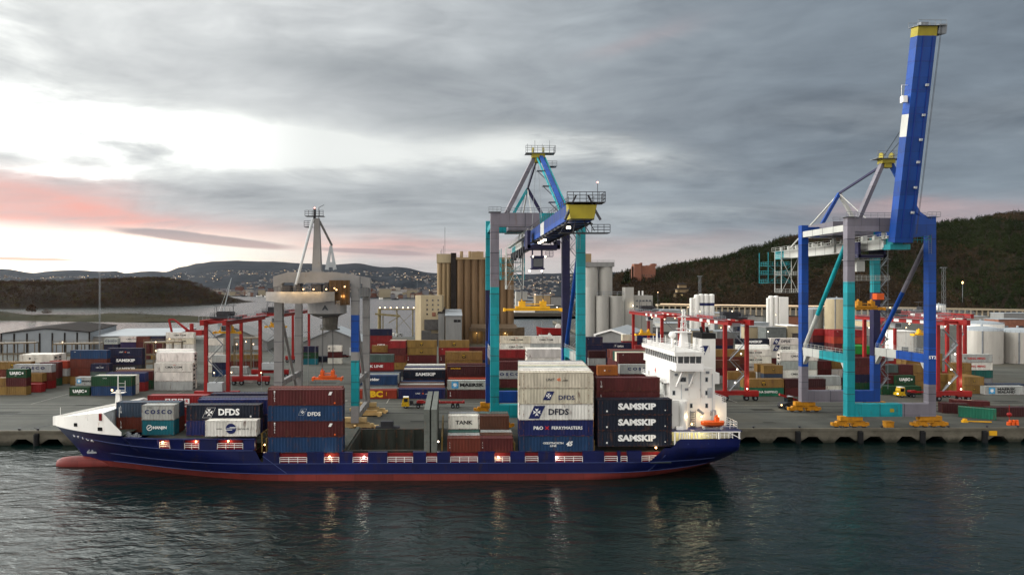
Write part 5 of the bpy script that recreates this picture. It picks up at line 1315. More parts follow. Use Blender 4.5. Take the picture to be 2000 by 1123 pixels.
# middle crane, boom lowered over the ship
xa=XY(966,YS); xb=XY(1134,YS)
c1=dict(sl=[(0,.635,'cturq'),(.635,1,'cgrey')],sr=[(0,1,'cturq')],ll=[(0,.34,'cblue'),(.34,.62,'cdark'),(.62,1,'cturq')],lr=[(0,.3,'cblue'),(.3,1,'cdark')],
 sill_s=[(0,.64,'cturq'),(.64,1,'cgrey')],sill_l=[(0,.55,'cblue'),(.55,1,'cblue')],tie_l=[(0,.5,'cgrey'),(.5,1,'cgrey')],tie_r=[(0,.45,'cturq'),(.45,1,'cpale')],
 dia_l=[(0,.5,'cblue'),(.5,1,'cturq')],dia_r=[(0,.55,'cblue'),(.55,1,'cblue')],top_l=[(0,1,'cturq')],top_r=[(0,1,'cturq')],
 cross_s=[(0,.52,'cgrey'),(.52,1,'cturq')],cross_l=[(0,.5,'cturq'),(.5,1,'cblue')],girder=[(0,.4,'cblue'),(.4,.8,'cpale'),(.8,1,'cturq')],pyl=['cgrey','cblue'],back=['cturq','cdark','cdark'])
r1,cb,cx,gz,hd,zt=sts('quay_crane','turquoise quay crane in the middle with its boom lowered over the ship',xa,xb,False,c1,52.6)
mats=[M['cblue'],M['cpale'],M['cyel'],M['cturq']]; Y0=YS-3.2; Y1=103.2; zb=gz+.2
mb=MB(); mb.yprism([(Y0,zb-1.2),(Y1+1.6,zb-1.0),(Y1+1.6,zb+1.35),(Y0,zb+1.35)],cx-2.05,cx+2.05); mb.cm=1; mb.box(cx-2.065,cx-2.05,131,136,zb-1.1,zb+1.3)
mb.cm=2; mb.add([(cx-2.2,Y1,zb+1.1),(cx+2.2,Y1,zb+1.1),(cx+1.75,Y1,zb-1.0),(cx-1.75,Y1,zb-1.0),(cx-2.2,Y1+1.6,zb+1.4),(cx+2.2,Y1+1.6,zb+1.4),(cx+2.1,Y1+1.6,zb-1.05),(cx-2.1,Y1+1.6,zb-1.05)],[(0,1,2,3)[::-1],(4,5,6,7),(0,4,5,1),(1,5,6,2),(2,6,7,3),(3,7,4,0)])
boom=cb.part('boom',mb,mats)
M['boom_mid']=mat('boom_mid',lin((60,84,160)),rough=.5)
for k in range(11): y=Y1+4+k*4.4; mb=MB(); mb.box(cx-2.08,cx+2.08,y,y+.15,zb-1.15,zb+1.4); q=cb.part('boom_stiffener',mb,M['boom_mid']); q.parent=boom
mb=MB(); 
for s in (-1,1):
    mb.rail([(cx+s*1.95,Y0,zb+1.4),(cx+s*1.95,Y1+1,zb+1.4)],1.05,.04,2.2,2)
    mb.beam((cx+s*1.5,Y1+.4,zb+1.2),(cx+s*2.7,Y1-.2,zb-1.2),.3,.35); mb.beam((cx+s*1.6,Y1+.3,zb+1.2),(cx+s*.9,Y1+.3,zb+2.6),.25,.25)
mb.box(cx-2.4,cx+3.4,Y1-.4,Y1+2.4,zb+1.4,zb+1.5); mb.rail([(cx-2.4,Y1-.4,zb+1.5),(cx+3.4,Y1-.4,zb+1.5),(cx+3.4,Y1+2.4,zb+1.5)],1.5,.05,.9,3)
mb.box(cx-3.3,cx+4.3,Y1+.4,Y1+2.4,zb-3.15,zb-3.05); mb.rail([(cx+1.5,Y1+.4,zb-3.05),(cx+4.3,Y1+.4,zb-3.05)],1.2,.05,.9,3)
for x in (-3.2,-1.2,.9): mb.tube((cx+x,Y1+1.5,zb-3.1),(cx+x*.6,Y1+1.5,zb-.9),.06,5)
mb.tube((cx+2.3,Y1,zb+1.5),(cx+2.3,Y1,zb+4.4),.05,5)
q=cb.part('boom_tip_platform',mb,M['darksteel']); q.parent=boom
mb=MB(); mb.ball((cx+2.3,Y1,zb+4.5),.13); q=cb.part('beacon',mb,M['lampred']); q.parent=boom
mb=MB(); mb.box(cx-2.0,cx-1.8,Y0,Y1+3,zb-1.5,zb-1.2); mb.box(cx+1.8,cx+2.0,Y0,Y1+3,zb-1.5,zb-1.2); 
for k in range(12): y=Y1+4+k*4; mb.beam((cx-2.4,y,zb-1.4),(cx+2.4,y,zb-1.4),.12,.2); mb.beam((cx+2.0,y,zb-1.4),(cx+3.1,y+2,zb-2.3),.1,.1)
q=cb.part('trolley_rail',mb,M['darksteel']); q.parent=boom
for y in (110,138,142,146):
    mb=MB(); mb.box(cx-1.2,cx-.6,y,y+.5,zb-1.9,zb-1.55); q=cb.part('floodlight',mb,M['lampwhite']); q.parent=boom
# forestay links and walkway from head to boom
mb=MB(); a=hd+Vector((.6,-.6,-1.2)); b_=Vector((cx+.5,121,zb+1.4)); mb.beam(a,a+(b_-a)*.98,.8,.5); cb.part('forestay',mb,M['cblue'])
mb=MB()
for s in (-.9,.9):
    mb.beam(a+Vector((s,0,-.3)),b_+Vector((s*.8,0,0)),.3,.35)
cb.part('forestay',mb,M['cturq'])
mb=MB(); 
for t in (.28,.55,.8):
    c=a+(b_-a)*t; mb.box(c.x-2.2,c.x-.3,c.y-.8,c.y+.8,c.z-.3,c.z-.2); mb.beam((c.x-2,c.y,c.z-.3),(c.x,c.y,c.z-2.2),.15,.15)
mb.tube(hd+Vector((-.5,0,-2)),(cx-2,YS-6,zb+1.6),.05,4); mb.tube(hd+Vector((-.8,0,-2)),(cx-4,YS,zt),.05,4); mb.tube(hd+Vector((0,0,-2.5)),(cx-1,142,zb+1.6),.05,4)
cb.part('stay_platform',mb,M['greysteel'])
# trolley, cab, spreader
yt=149; mb=MB()
for s in (-1,1): mb.box(cx+s*3.2-.35,cx+s*3.2+.35,yt-3,yt+2,zb-2.9,zb+(.9 if s<0 else -1.2))
mb.box(cx-3.5,cx+3.5,yt-3,yt-2.2,zb-3.1,zb-2.2); mb.box(cx-3.5,cx+3.5,yt+1.4,yt+2,zb-3.1,zb-2.2); tr=cb.part('trolley',mb,M['cdark'])
mb=MB(); mb.box(cx-2.6,cx-.2,yt-4.2,yt-1.8,zb-7.2,zb-4.9); mb.box(cx-2.8,cx,yt-4.4,yt-1.6,zb-7.5,zb-7.2); mb.box(cx-2.8,cx,yt-4.4,yt-1.6,zb-4.9,zb-4.6)
for x in (-2.4,-.4): mb.box(cx+x-.1,cx+x+.1,yt-3,yt-2.8,zb-4.6,zb-3); mb.box(cx+x-.08,cx+x+.08,yt-2,yt-1.8,zb-4.6,zb-3)
mb.box(cx+.4,cx+2.0,yt-3,yt-1.5,zb-4.7,zb-4.6); mb.rail([(cx+.4,yt-3,zb-4.6),(cx+2.0,yt-3,zb-4.6)],1.1,.05,.8,3)
cab=cb.part('operator_cab',mb,M['cdark'])
mb=MB(); mb.box(cx-2.4,cx-.4,yt-4.26,yt-4.2,zb-6.9,zb-5.2); q=cb.part('window',mb,M['glass']); q.parent=cab
for x,z in ((-2.5,-4.75),(.1,-4.75),(-3.2,-7.8),(-.6,-7.8)):
    mb=MB(); mb.ball((cx+x,yt-4.3,zb+z),.2); q=cb.part('floodlight',mb,M['lampwhite']); q.parent=cab
plight((cx-1,yt-3,zb-8.3),120,(1,.95,.85),.4)
spreader('spreader',XY(1040,150),150,ZY(1040,606,150)-.1,12.4,M['yellow'],cb,ropes=zb-3)
for k in range(8): 
    mb=MB(); y=YS+8+k*4.5; mb.box(cx-2.6,cx-1.9,y,y+1.5,gz-2.6-.5*(k%3),gz-1.2); mb.tube((cx-2.2,y,gz-1.2),(cx-2.2,y,gz-4.0-(k%3)),.06,4); cb.part('cable_loop',mb,M['darksteel'])
# ------------------------------------------------------------------ old grey crane at the left
mk('oldbogie',(178,152,106),rough=.7,var=.25,dirt=lin((90,70,50)),dirtamt=.3)
mk('oldgrey',(132,130,128),rough=.5,var=.14,scale=.3,dirt=lin((110,84,64)),dirtamt=.12)
xa=XY(545,YS); xb=XY(694,YS); cx=(xa+xb)/2; zt=37.9
r0=empty('gantry_crane',(cx,YS,GZ),'old grey gantry crane with lamplit trolley and pointed steel mast','harbour crane'); cb=CB(r0)
leg=[(0,.1,'oldgrey'),(.1,.12,'oldgrey'),(.12,.44,'cturq'),(.44,.5,'oldgrey'),(.5,.76,'cblue'),(.76,1,'oldgrey')]
cb.segs('leg',((xa,YS,4.6),(xa,YS,zt-1)),1.85,1.8,[(0,1,'oldgrey')]); cb.segs('leg',((xb,YS,4.6),(xb,YS,zt-1)),1.75,1.8,leg)
cb.segs('leg',((xa,YL,4.6),(xa,YL,zt-1)),1.7,1.7,[(0,1,'oldgrey')]); cb.segs('leg',((xb,YL,4.6),(xb,YL,zt-1)),1.7,1.7,[(0,1,'oldgrey')])
for x in (xa,xb):
    for y in (YS,YL): bogieset(cb,x,y,'oldbogie')
    mb=MB(); mb.tube((x,YL-.5,6.5),(x,YS+.8,30.3),.42,10); cb.part('diagonal_brace',mb,M['oldgrey'])
    cb.segs('portal_tie',((x,YL-.85,13.3),(x,YS+.85,13.3)),.9,1.3,[(0,1,'oldgrey')])
    cb.segs('sill_beam',((x,YL-.85,5.4),(x,YS+.85,5.4)),1.0,1.5,[(0,1,'oldgrey')])
for y in (YS,YL):
    mb=MB(); mb.xprism([(xa-1.1,zt-3.0),(xa-1.1,zt),(cx-6.5,zt+1.0),(cx+4.5,zt+1.0),(xb+1.1,zt),(xb+1.1,zt-3.0),(xb-1.2,zt-1.4),(xa+1.2,zt-1.4)],y-1.0,y+1.0); cb.part('portal_beam',mb,M['oldgrey'])
for x in (xa,xb):
    cb.segs('runway_girder',((x,YL+3,zt-3.6),(x,YS-1.0,zt-3.6)),1.6,2.2,[(0,1,'oldgrey')])
# curved deck beam of the slewing trolley, lamplit
mk('bronzebeam',(138,134,128),rough=.4,var=.2,metal=.2)
ym=YS-4.5; mb=MB(); n=16; za,zb_=ZY(560,590,ym)+.3,ZY(560,570,ym)
def arc(t): return (xa-1.8+(xb-4.0-(xa-1.8))*t, ym-2.8*math.sin(math.pi*t), 0)
for i in range(n):
    a=arc(i/n); b_=arc((i+1)/n); dz0=.75*math.cos(math.pi*(i/n-.5)*2)**1 if False else 0
    mb.hexa([(a[0],a[1],za-.6*math.sin(math.pi*i/n)),(b_[0],b_[1],za-.6*math.sin(math.pi*(i+1)/n)),(b_[0],b_[1]+.5,za-.6*math.sin(math.pi*(i+1)/n)),(a[0],a[1]+.5,za-.6*math.sin(math.pi*i/n)),(a[0],a[1],zb_),(b_[0],b_[1],zb_),(b_[0],b_[1]+.5,zb_),(a[0],a[1]+.5,zb_)])
cb.part('trolley_ring_beam',mb,M['bronzebeam'])
mb=MB(); mb.box(xa-1.8,xb-3.5,ym,ym+14,zb_-.15,zb_)
for i in range(n): a=arc(i/n); b_=arc((i+1)/n); mb.rail([(a[0],a[1]+.2,zb_),(b_[0],b_[1]+.2,zb_)],1.1,.04,1.1,3)
cb.part('trolley_deck',mb,M['darksteel'])
mb=MB(); 
for k,(x0,w_,h_) in enumerate(((xa+1.2,1.8,1.5),(xa+4.2,1.0,1.9),(cx-1,2.2,1.7),(cx+2.0,1.3,2.0),(xb-5.8,1.6,2.2),(xb-3.4,.8,2.4))): mb.box(x0,x0+w_,ym+2.5,ym+5.5,zb_,zb_+h_)
cb.part('winch_house',mb,M['darksteel'])
for px_ in (591,611,636,652,656,672):
    x=XY(px_,ym); mb=MB(); mb.ball((x,ym+.8,ZY(px_,565 if px_<650 else 560+(px_%3)*3,ym+.8)),.17); cb.part('lamp',mb,M['lampwarm'])
for t_ in (.25,.45,.62,.8): a_=arc(t_); plight((a_[0],a_[1]-1.1,zb_+.7),260,(1,.66,.30),.2)
plight((XY(668,ym),ym+2,zb_-1),90,(1,.62,.25),.3)
mb=MB()   # golden lit ladder bay at the right
for k in range(6): mb.box(xb-5.4,xb-1.6,ym+1.4,ym+1.6,zb_-2.4+k*.9,zb_-2.3+k*.9)
for x in (xb-5.3,xb-4,xb-2.8,xb-1.7): mb.box(x-.08,x+.08,ym+1.2,ym+1.6,zb_-2.8,zb_+2.6)
mb.box(xb-5.5,xb-.9,ym+2.2,ym+2.4,zb_-3,zb_+2.6); cb.part('ladder_bay',mb,mat('ochre',lin((84,62,34)),rough=.35))
# drum under the trolley and operator turret
x0,x1=XY(598,ym+3),XY(674,ym+3); dz0,dz1=ZY(600,614,ym+3),ZY(600,590,ym+3); xm=(x0+x1)/2
mb=MB(); mb.cyl(xm,ym+5,dz0+.2,dz1+.3,(x1-x0)/2,28); mb.cyl(xm,ym+5,dz0-.5,dz0+.2,(x1-x0)/2*.55,24,(x1-x0)/2); cb.part('slewing_drum',mb,M['oldgrey'])
q=ob('lettering',textmesh('A',1.35,.05,1.3),r0,(XY(634,ym)-r0.location.x,ym+5-(x1-x0)/2-.06-YS,(dz0+dz1)/2+.1-GZ),DEC['g'])
mb=MB(); mb.cyl(xm+.7,ym+5,dz0-3.3,dz0-.4,1.6,12,1.9); mb.cyl(xm+.7,ym+5,dz0-3.6,dz0-3.3,2.2,14); mb.rail([(xm-1.3,ym+3.4,dz0-3.5),(xm+2.6,ym+3.4,dz0-3.5)],1.1,.05,.8,3)
mb.beam((x0+1.2,ym+4,dz0-.2),(xm,ym+4,dz0-1.2),.2,.2); mb.beam((x1-1.2,ym+4,dz0-.2),(xm+1.4,ym+4,dz0-1.2),.2,.2)
mb.box(xm-1.6,xm-.2,ym+3.4,ym+4.6,dz0-5.0,dz0-4.9); mb.tube((xm-.9,ym+4,dz0-5),(xm-.9,ym+4,dz0-3.5),.07,5)
cb.part('operator_turret',mb,mat('turret',lin((84,80,72)),rough=.6,var=.3))
# mast and struts
ymast=YS+2; mxx=XY(619.5,ymast); z0=zt+1.0; z1=ZY(620,419,ymast)
mb=MB(); mb.beam((mxx,ymast,z0),(mxx,ymast,z0+11.5*.0+ (z1-z0)*.93),2.1,2.0,1.1,1.1); mb.box(mxx-1.4,mxx+1.4,ymast-1.3,ymast+1.3,z0-.4,z0+.3); cb.part('mast',mb,M['oldgrey'])
mb=MB(); mb.box(mxx-2.6,mxx+1.6,ymast-1.1,ymast+1.1,z1-.5,z1-.4); mb.rail([(mxx-2.6,ymast-1.1,z1-.4),(mxx+1.6,ymast-1.1,z1-.4)],1.2,.05,.8,3); mb.box(mxx-2.8,mxx-1.0,ymast-1,ymast+1,z1-3.0,z1-2.9); mb.rail([(mxx-2.8,ymast-1,z1-2.9),(mxx-1.0,ymast-1,z1-2.9)],1.3,.05,.8,3)
mb.tube((mxx-.6,ymast,z1-2),(mxx-.6,ymast,z1+1.3),.3,8); mb.tube((mxx+.4,ymast,z1-1),(mxx+.4,ymast,z1+1.6),.08,5); mb.tube((mxx+.4,ymast,z1+1.6),(mxx+1.6,ymast,z1+2.2),.06,5)
cb.part('mast_platform',mb,M['darksteel'])
mb=MB(); mb.ball((mxx-.6,ymast,z1+1.5),.15); cb.part('beacon',mb,M['lampred'])
mb=MB(); mb.tube((mxx-.8,ymast-1,z1-1.2),(XY(578,ym+2),ym+2,ZY(578,556,ym+2)),.36,8,.28); cb.part('mast_strut',mb,M['lightgrey'])
mb=MB(); ys_=YS+8; mb.tube((mxx+.5,ymast+.5,z1-1.6),(XY(648,ys_),ys_,ZY(648,479,ys_)),.28,8); cb.part('mast_strut',mb,M['oldgrey'])
mb=MB(); xk=XY(646,ys_); mb.beam((xk-.9,ys_,ZY(640,527,ys_)),(xk,ys_,ZY(646,480,ys_)),.9,.8,.4,.4); mb.beam((xk+1.0,ys_,ZY(640,527,ys_)),(xk+.1,ys_,ZY(646,480,ys_)),.8,.8,.4,.4); mb.box(xk-.5,xk+.6,ys_-.4,ys_+.4,ZY(640,522,ys_),ZY(640,512,ys_)); cb.part('rear_trestle',mb,M['lightgrey'])
spreader('spreader',XY(640,160),160,ZY(640,741,160),6.6,M['orange'],cb,ropes=dz0-1)
mb=MB(); xx=XY(553,YS-.5)
for k in range(3):
    for z in range(3): mb.tube((xa+1.1,YL-1,18+z*3),(xa+3.2,YL-1,18+z*3),.05,4)
for dx_ in (2.6,4.4,6.2): mb.tube((xa+dx_,YL-1,22),(xa+dx_,YL-1,8),.05,4)
cb.part('access_ladder',mb,M['greysteel'])
# ------------------------------------------------------------------ red yard gantries on rubber tyres
RG='red rubber tyred yard gantries'
def rtg(label,xc,yn,yf,trolley=.2,lights=True,sep=6.3,spr=None):
    r=empty('yard_gantry',(xc,yn,GZ),label,'yard gantry',RG); cb=CB(r); zt=26.2; h=sep/2
    for y in (yn,yf):
        for s in (-1,1):
            mb=MB(); mb.beam((xc+s*h,y,GZ+2.9),(xc+s*h,y,zt-1),.95,.9); cb.part('leg',mb,M['red_crane'])
        mb=MB(); mb.box(xc-h-3.2,xc+h+3.2,y-.7,y+.7,GZ+1.7,GZ+2.9); mb.box(xc-h-3.2,xc-h+.8,y-.6,y+.6,GZ+1.3,GZ+1.7); mb.box(xc+h-.8,xc+h+3.2,y-.6,y+.6,GZ+1.3,GZ+1.7); sl=cb.part('sill_beam',mb,M['red_crane'])
        for wx in (-h-2.4,-h+.2,h-.2,h+2.4):
            mb=MB(); mb.tube((xc+wx,y-.4,GZ+.78),(xc+wx,y+.4,GZ+.78),.78,14); q=cb.part('wheel',mb,M['rubber'])
            m2=MB(); m2.tube((xc+wx,y-.44,GZ+.78),(xc+wx,y-.40,GZ+.78),.36,10); p=cb.part('rim',m2,M['greysteel']); p.parent=q
        mb=MB(); mb.box(xc-h,xc+h,y-.3,y+.3,zt-.9,zt-.3); cb.part('end_tie',mb,M['red_crane'])
    for s in (-1,1):
        mb=MB(); mb.box(xc+s*h-.55,xc+s*h+.55,yn-3.5,yf+4.5,zt-1.4,zt+.1); g=cb.part('girder',mb,M['red_crane'])
        mb=MB(); x=xc+s*(h+1.0); mb.box(x-.35,x+.35,yn-3,yf+4,zt-.1,zt); mb.rail([(x,yn-3,zt),(x,yf+4,zt)],1.1,.05,3,2); q=cb.part('girder_walkway',mb,M['greysteel']); q.parent=g
        for k in range(3):
            mb=MB(); y=yn+4+k*6; mb.box(xc+s*h-.62,xc+s*h-.56,y,y+2.4,zt-1.2,zt-.3); q=cb.part('sign_panel',mb,M['whiteclean']); q.parent=g
    ty=yn+(yf-yn)*trolley; mb=MB(); mb.box(xc-h-.8,xc+h+.8,ty-2.8,ty+2.8,zt+.15,zt+.7); mb.box(xc-2.4,xc+1.6,ty-1.6,ty+1.8,zt+.7,zt+2.2); mb.tube((xc-2.6,ty-.8,zt+1.6),(xc+2.6,ty-.8,zt+1.6),.65,12)
    for k in range(3): mb.tube((xc-2.8+k*2.2,ty-2,zt+.7),(xc-2.8+k*2.2,ty-2,zt+3.4),.06,4)
    mb.box(xc-3.2,xc+2.2,ty-1.8,ty+1.8,zt+3.9,zt+4.05); 
    for s in (-2.9,2.0): mb.tube((xc+s,ty,zt+.7),(xc+s,ty,zt+3.9),.1,5)
    mb.rail([(xc-h-.8,ty-2.8,zt+.7),(xc+h+.8,ty-2.8,zt+.7)],1.1,.05,1.4,3); t=cb.part('trolley',mb,M['darksteel'])
    mb=MB(); mb.box(xc-.6,xc+1.7,ty-3.2,ty-.9,zt-3.6,zt-1.0); c=cb.part('operator_cab',mb,M['lightgrey']); 
    mb=MB(); mb.box(xc-.4,xc+1.5,ty-3.25,ty-3.2,zt-3.3,zt-2.0); q=cb.part('window',mb,M['glass']); q.parent=c
    if spr:
        spreader('spreader',xc-.3,ty+1.5,spr,7.5,M['yellow'] if spr>14 else M['orange'],cb,ropes=zt)
    mb=MB(); mb.box(xc-h+.9,xc+h-1.2,yn-1.6,yn+.6,GZ+2.95,GZ+5.4) if not lights else mb.box(xc-h+1.2,xc+h-1.4,yf-1.4,yf+1.0,GZ+2.95,GZ+5.4); cb.part('power_unit',mb,M['lightgrey'])
    # zigzag stair on the near right leg
    mb=MB(); z=GZ+3; k=0; x0,x1=xc-h+.9,xc+h-1.2
    while z<zt-5:
        a,b=(x0,x1) if k%2==0 else (x1,x0); mb.beam((a,yn-.9,z),(b,yn-.9,z+4.4),.7,.14); mb.tube((a,yn-1.2,z+1),(b,yn-1.2,z+5.4),.05,4); z+=4.4;k+=1
    cb.part('stair',mb,M['greysteel'])
    if lights:
        for (x,y,z) in ((xc+h-.4,yn-1.2,GZ+3.6),(xc-.2,yn-1.4,GZ+9.2),(xc+.9,yn-1.4,GZ+13.6),(xc-.8,yn-1.4,GZ+5.4),(xc-h,yn-3,zt-1.7),(xc+h,yn+5,zt-1.7),(xc-h,yn+12,zt-1.7),(xc+h,yf-4,zt-1.7),(xc+h,yf+3,zt+1.2)):
            mb=MB(); mb.ball((x,y,z),.2); cb.part('lamp',mb,M['lampwhite'] if z<22 else M['lampsmall'])
        plight((xc+h+1.5,yn-1.5,GZ+5.5),260,(1,.93,.55),.4); plight((xc,yn+8,zt-2.4),160,(1,.85,.6),.4)
    return r
rtg('red yard gantry nearest the left, its rear sill beside a pale power unit',(XY(400,195.7)+XY(443.5,195.7))/2,195.7*1.005,229.5,.25,False,spr=ZY(430,652,204))
rtg('red yard gantry seen far beyond the left one behind grey crane leg',XY(540,258),249,300,.15,False,sep=7,spr=ZY(540,640,256))
rtg('red yard gantry with lit zigzag stair right of the ship\'s bridge',(XY(1414.5,195.7)+XY(1456,195.7))/2,195,229,.12,True)
rtg('red yard gantry with yellow spreader left of the ship\'s bridge',(XY(1291,243)+XY(1325.5,243))/2,242,280,.78,True,spr=ZY(1255,655,272))
rtg('red yard gantry with lit stair right of the right blue crane leg',(XY(1820,195.7)+XY(1863,195.7))/2,193.5,228,.75,True)
rtg('red yard gantry farthest right, behind the other lit one',(XY(1834,243)+XY(1868,243))/2,239,277,.4,True,spr=ZY(1770,655,255))
# ------------------------------------------------------------------ buildings behind the yard
mk('siloconc',(108,86,62),rough=.8,var=.22,scale=.15,dirt=lin((80,62,44)),dirtamt=.3,streak=True,bump=.2)
mk('siloconc2',(142,122,92),rough=.8,var=.15,scale=.15,dirt=lin((120,100,76)),dirtamt=.2,streak=True)
mk('silowhite',(150,148,142),rough=.75,var=.12,scale=.12,dirt=lin((110,104,96)),dirtamt=.25,streak=True)
mk('beige',(164,150,122),rough=.75,var=.14,scale=.3,dirt=lin((110,96,76)),dirtamt=.2,streak=True)
mk('shed',(122,122,120),rough=.6,var=.14,scale=.4,streak=True)
mk('roofdark',(46,42,40),rough=.9,spec=.04,var=.3,scale=.3)
mk('rooflight',(146,152,156),rough=.55,var=.1,scale=.2,dirt=lin((110,108,106)),dirtamt=.15)
mk('brick',(128,84,66),rough=.8,var=.25)
mk('tanksteel',(176,172,164),rough=.45,var=.16,scale=.2,metal=.25,dirt=lin((130,112,100)),dirtamt=.2,streak=True)
def bld(name,label,cat,mb,m,group=None,loc=None):
    o=mb.build(name,m); tag(o,label,cat,group); return o
def sub(name,mb,m,parent):
    o=mb.build(name,m); o.parent=parent; o.matrix_parent_inverse=parent.matrix_world.inverted() if parent.location.length else Matrix(); return o
def fluted(mb,x0,x1,y0,y1,z0,z1,r):
    """rows of touching cylinders round the edge of the block"""
    n=max(1,round((x1-x0)/(2*r))); rr=(x1-x0)/(2*n)
    for i in range(n):
        for y in (y0+rr,): mb.cyl(x0+rr+2*rr*i,y,z0,z1,rr*1.04,18)
    m_=max(1,round((y1-y0)/(2*r))); ry=(y1-y0)/(2*m_)
    for j in range(1,m_):
        for x in (x0+rr,x1-rr): mb.cyl(x,y0+ry+2*ry*j,z0,z1,ry*1.04,18)
    mb.box(x0+rr,x1-rr,y0+rr,y1,z0,z1)
# big brown grain silo
D=418; x0,x1=PX(892,D),PX(1004,D); zt=PZ(507,D); y=PY(950,D)
mb=MB(); fluted(mb,x0,x1,y,y+26,GZ,zt,2.2); s1=bld('grain_silo','large brown concrete grain silo of fluted cylinders behind the turquoise crane','silo',mb,M['siloconc'])
mb=MB(); mb.box(x0-.4,x1+.4,y-.3,y+26,zt,zt+1.4); mb.rail([(x0,y,zt+1.4),(x1,y,zt+1.4)],1.2,.07,3,2)
for k in range(5): mb.cyl(x0+3+k*5.2,y+4,zt+1.4,zt+5.2,1.0,8)
mb.box(PX(922,D),PX(945,D),y+3,y+12,zt+1.4,PZ(491,D)); sub('roof_deck',mb,M['siloconc2'],s1)
mb=MB(); mb.box(x0-3.6,x0-.2,y+.5,y+5,GZ,PZ(494,D)); sub('lift_shaft',mb,M['roofdark'],s1)
xa_,xb_=PX(854,D+6),PX(880.5,D+6); mb=MB(); fluted(mb,xa_,xb_,y+6,y+30,GZ,PZ(514,D+6),1.5); s2=bld('grain_silo','narrow pale brown fluted silo with white top left of the large one','silo',mb,M['siloconc2'])
mb=MB(); mb.box(xa_-.4,xb_+.4,y+5.6,y+30,PZ(513.5,D+6),PZ(496,D+6)); sub('head_house',mb,M['beige'],s2)
mb=MB(); 
for px_,h in ((866,14),(869,42),(863,9),(861,7)): mb.tube((PX(px_,D+12),y+14,PZ(496,D)),(PX(px_,D+12),y+14,PZ(496,D)+h*.42),.12,5)
sub('antenna_mast',mb,M['darksteel'],s2)
# loading canopy with lit arches at its foot
D2=400; mb=MB(); a0,a1=PX(917,D2),PX(1026,D2); yb=PY(970,D2); 
mb.box(a0,a1,yb+4,yb+5,GZ,PZ(640,D2)); mb.box(a0,a1-6,yb-5,yb+5,PZ(646,D2),PZ(640,D2)); mb.yprism([(yb-5,PZ(640,D2)),(yb+6,PZ(640,D2)),(yb+6,PZ(634,D2))],a0+1,a1-5)
for k in range(8): x=a0+1+k*(a1-a0-8)/7; mb.box(x-.3,x+.3,yb-4.8,yb-4.2,GZ,PZ(646,D2))
bld('loading_canopy','dark loading canopy with lamplit bays at the foot of the brown silo','canopy',mb,mat('canopy_brown',lin((92,76,58)),var=.3))
for px_ in (932,987): 
    mb=MB(); mb.ball((PX(px_,D2),yb+1.5,GZ+6.2),.25); o=mb.build('canopy_lamp',M['lampwarm']); tag(o,'yellow lamp under the canopy '+('left' if px_<950 else 'right')+' of the turquoise crane leg','lamp','lamps under the silo canopy'); plight((PX(px_,D2),yb+1.2,GZ+5.2),520,(1,.72,.28),.5)
def windows(parent,x0,x1,z0,z1,y,nx,nz_,w_=1.1,h_=1.3,m='glass',skip=()):
    for i in range(nx):
        for j in range(nz_):
            if (i,j) in skip: continue
            mb=MB(); x=x0+(x1-x0)*(i+.5)/nx; z=z0+(z1-z0)*(j+.5)/nz_; mb.box(x-w_/2,x+w_/2,y-.07,y,z-h_/2,z+h_/2); sub('window',mb,M[m],parent)
# beige mill
D3=390; mb=MB(); a0,a1=PX(822,D3),PX(863,D3); y3=PY(840,D3); mb.prism([(a0,y3),(a1,y3),(a1+1,y3+14),(a0-3.4,y3+14),(PX(811,D3+3),y3+3)],GZ,PZ(577,D3)); ml=bld('mill_building','tall beige mill building with small windows left of the silos','building',mb,M['beige'])
windows(ml,a0+2,a1-.5,PZ(618,D3),PZ(582,D3),y3,3,4,.8,.9)
mb=MB(); mb.box(a0+2,a1,y3-1.5,y3,PZ(644,D3),PZ(624,D3)); mb.box(a0+.5,a1-6,y3-3.5,y3-1.5,GZ,PZ(645,D3)); mb.box(a0+6,a1-1,y3-4.5,y3-3.5,GZ,PZ(650,D3)); sub('annex',mb,mat('annexgrey',lin((78,76,74)),var=.3,scale=.5),ml)
mb=MB(); mb.box(PX(844,D3),PX(851,D3),y3-.1,y3-.05,PZ(618,D3),PZ(610,D3)); sub('door',mb,M['brick'],ml)
for i,(p0,p1,pt,pt2,D_) in enumerate(((856,868,612,601,384),(870,902,617,600,376))):
    mb=MB(); y_=PY(880,D_); x0_,x1_=PX(p0,D_),PX(p1,D_); zt_=PZ(pt,D_)
    mb.yprism([(y_,GZ),(y_+30,GZ),(y_+30,zt_+2.5),(y_,zt_)],x0_,x1_); o=bld('conveyor_house',['narrow','wide'][i]+' grey conveyor house with sloping roof against the brown silo','building',mb,M['shed'])
    mb=MB(); mb.yprism([(y_-.4,zt_+.02),(y_+30,zt_+2.52),(y_+30,zt_+2.8),(y_-.4,zt_+.3)],x0_-.3,x1_+.3); sub('roof',mb,M['rooflight' if i else 'roofdark'],o)
    if i: windows(o,x0_+(x1_-x0_)*.5,x1_-.5,zt_-4,zt_-1.5,y_,2,1,1.8,1.4)
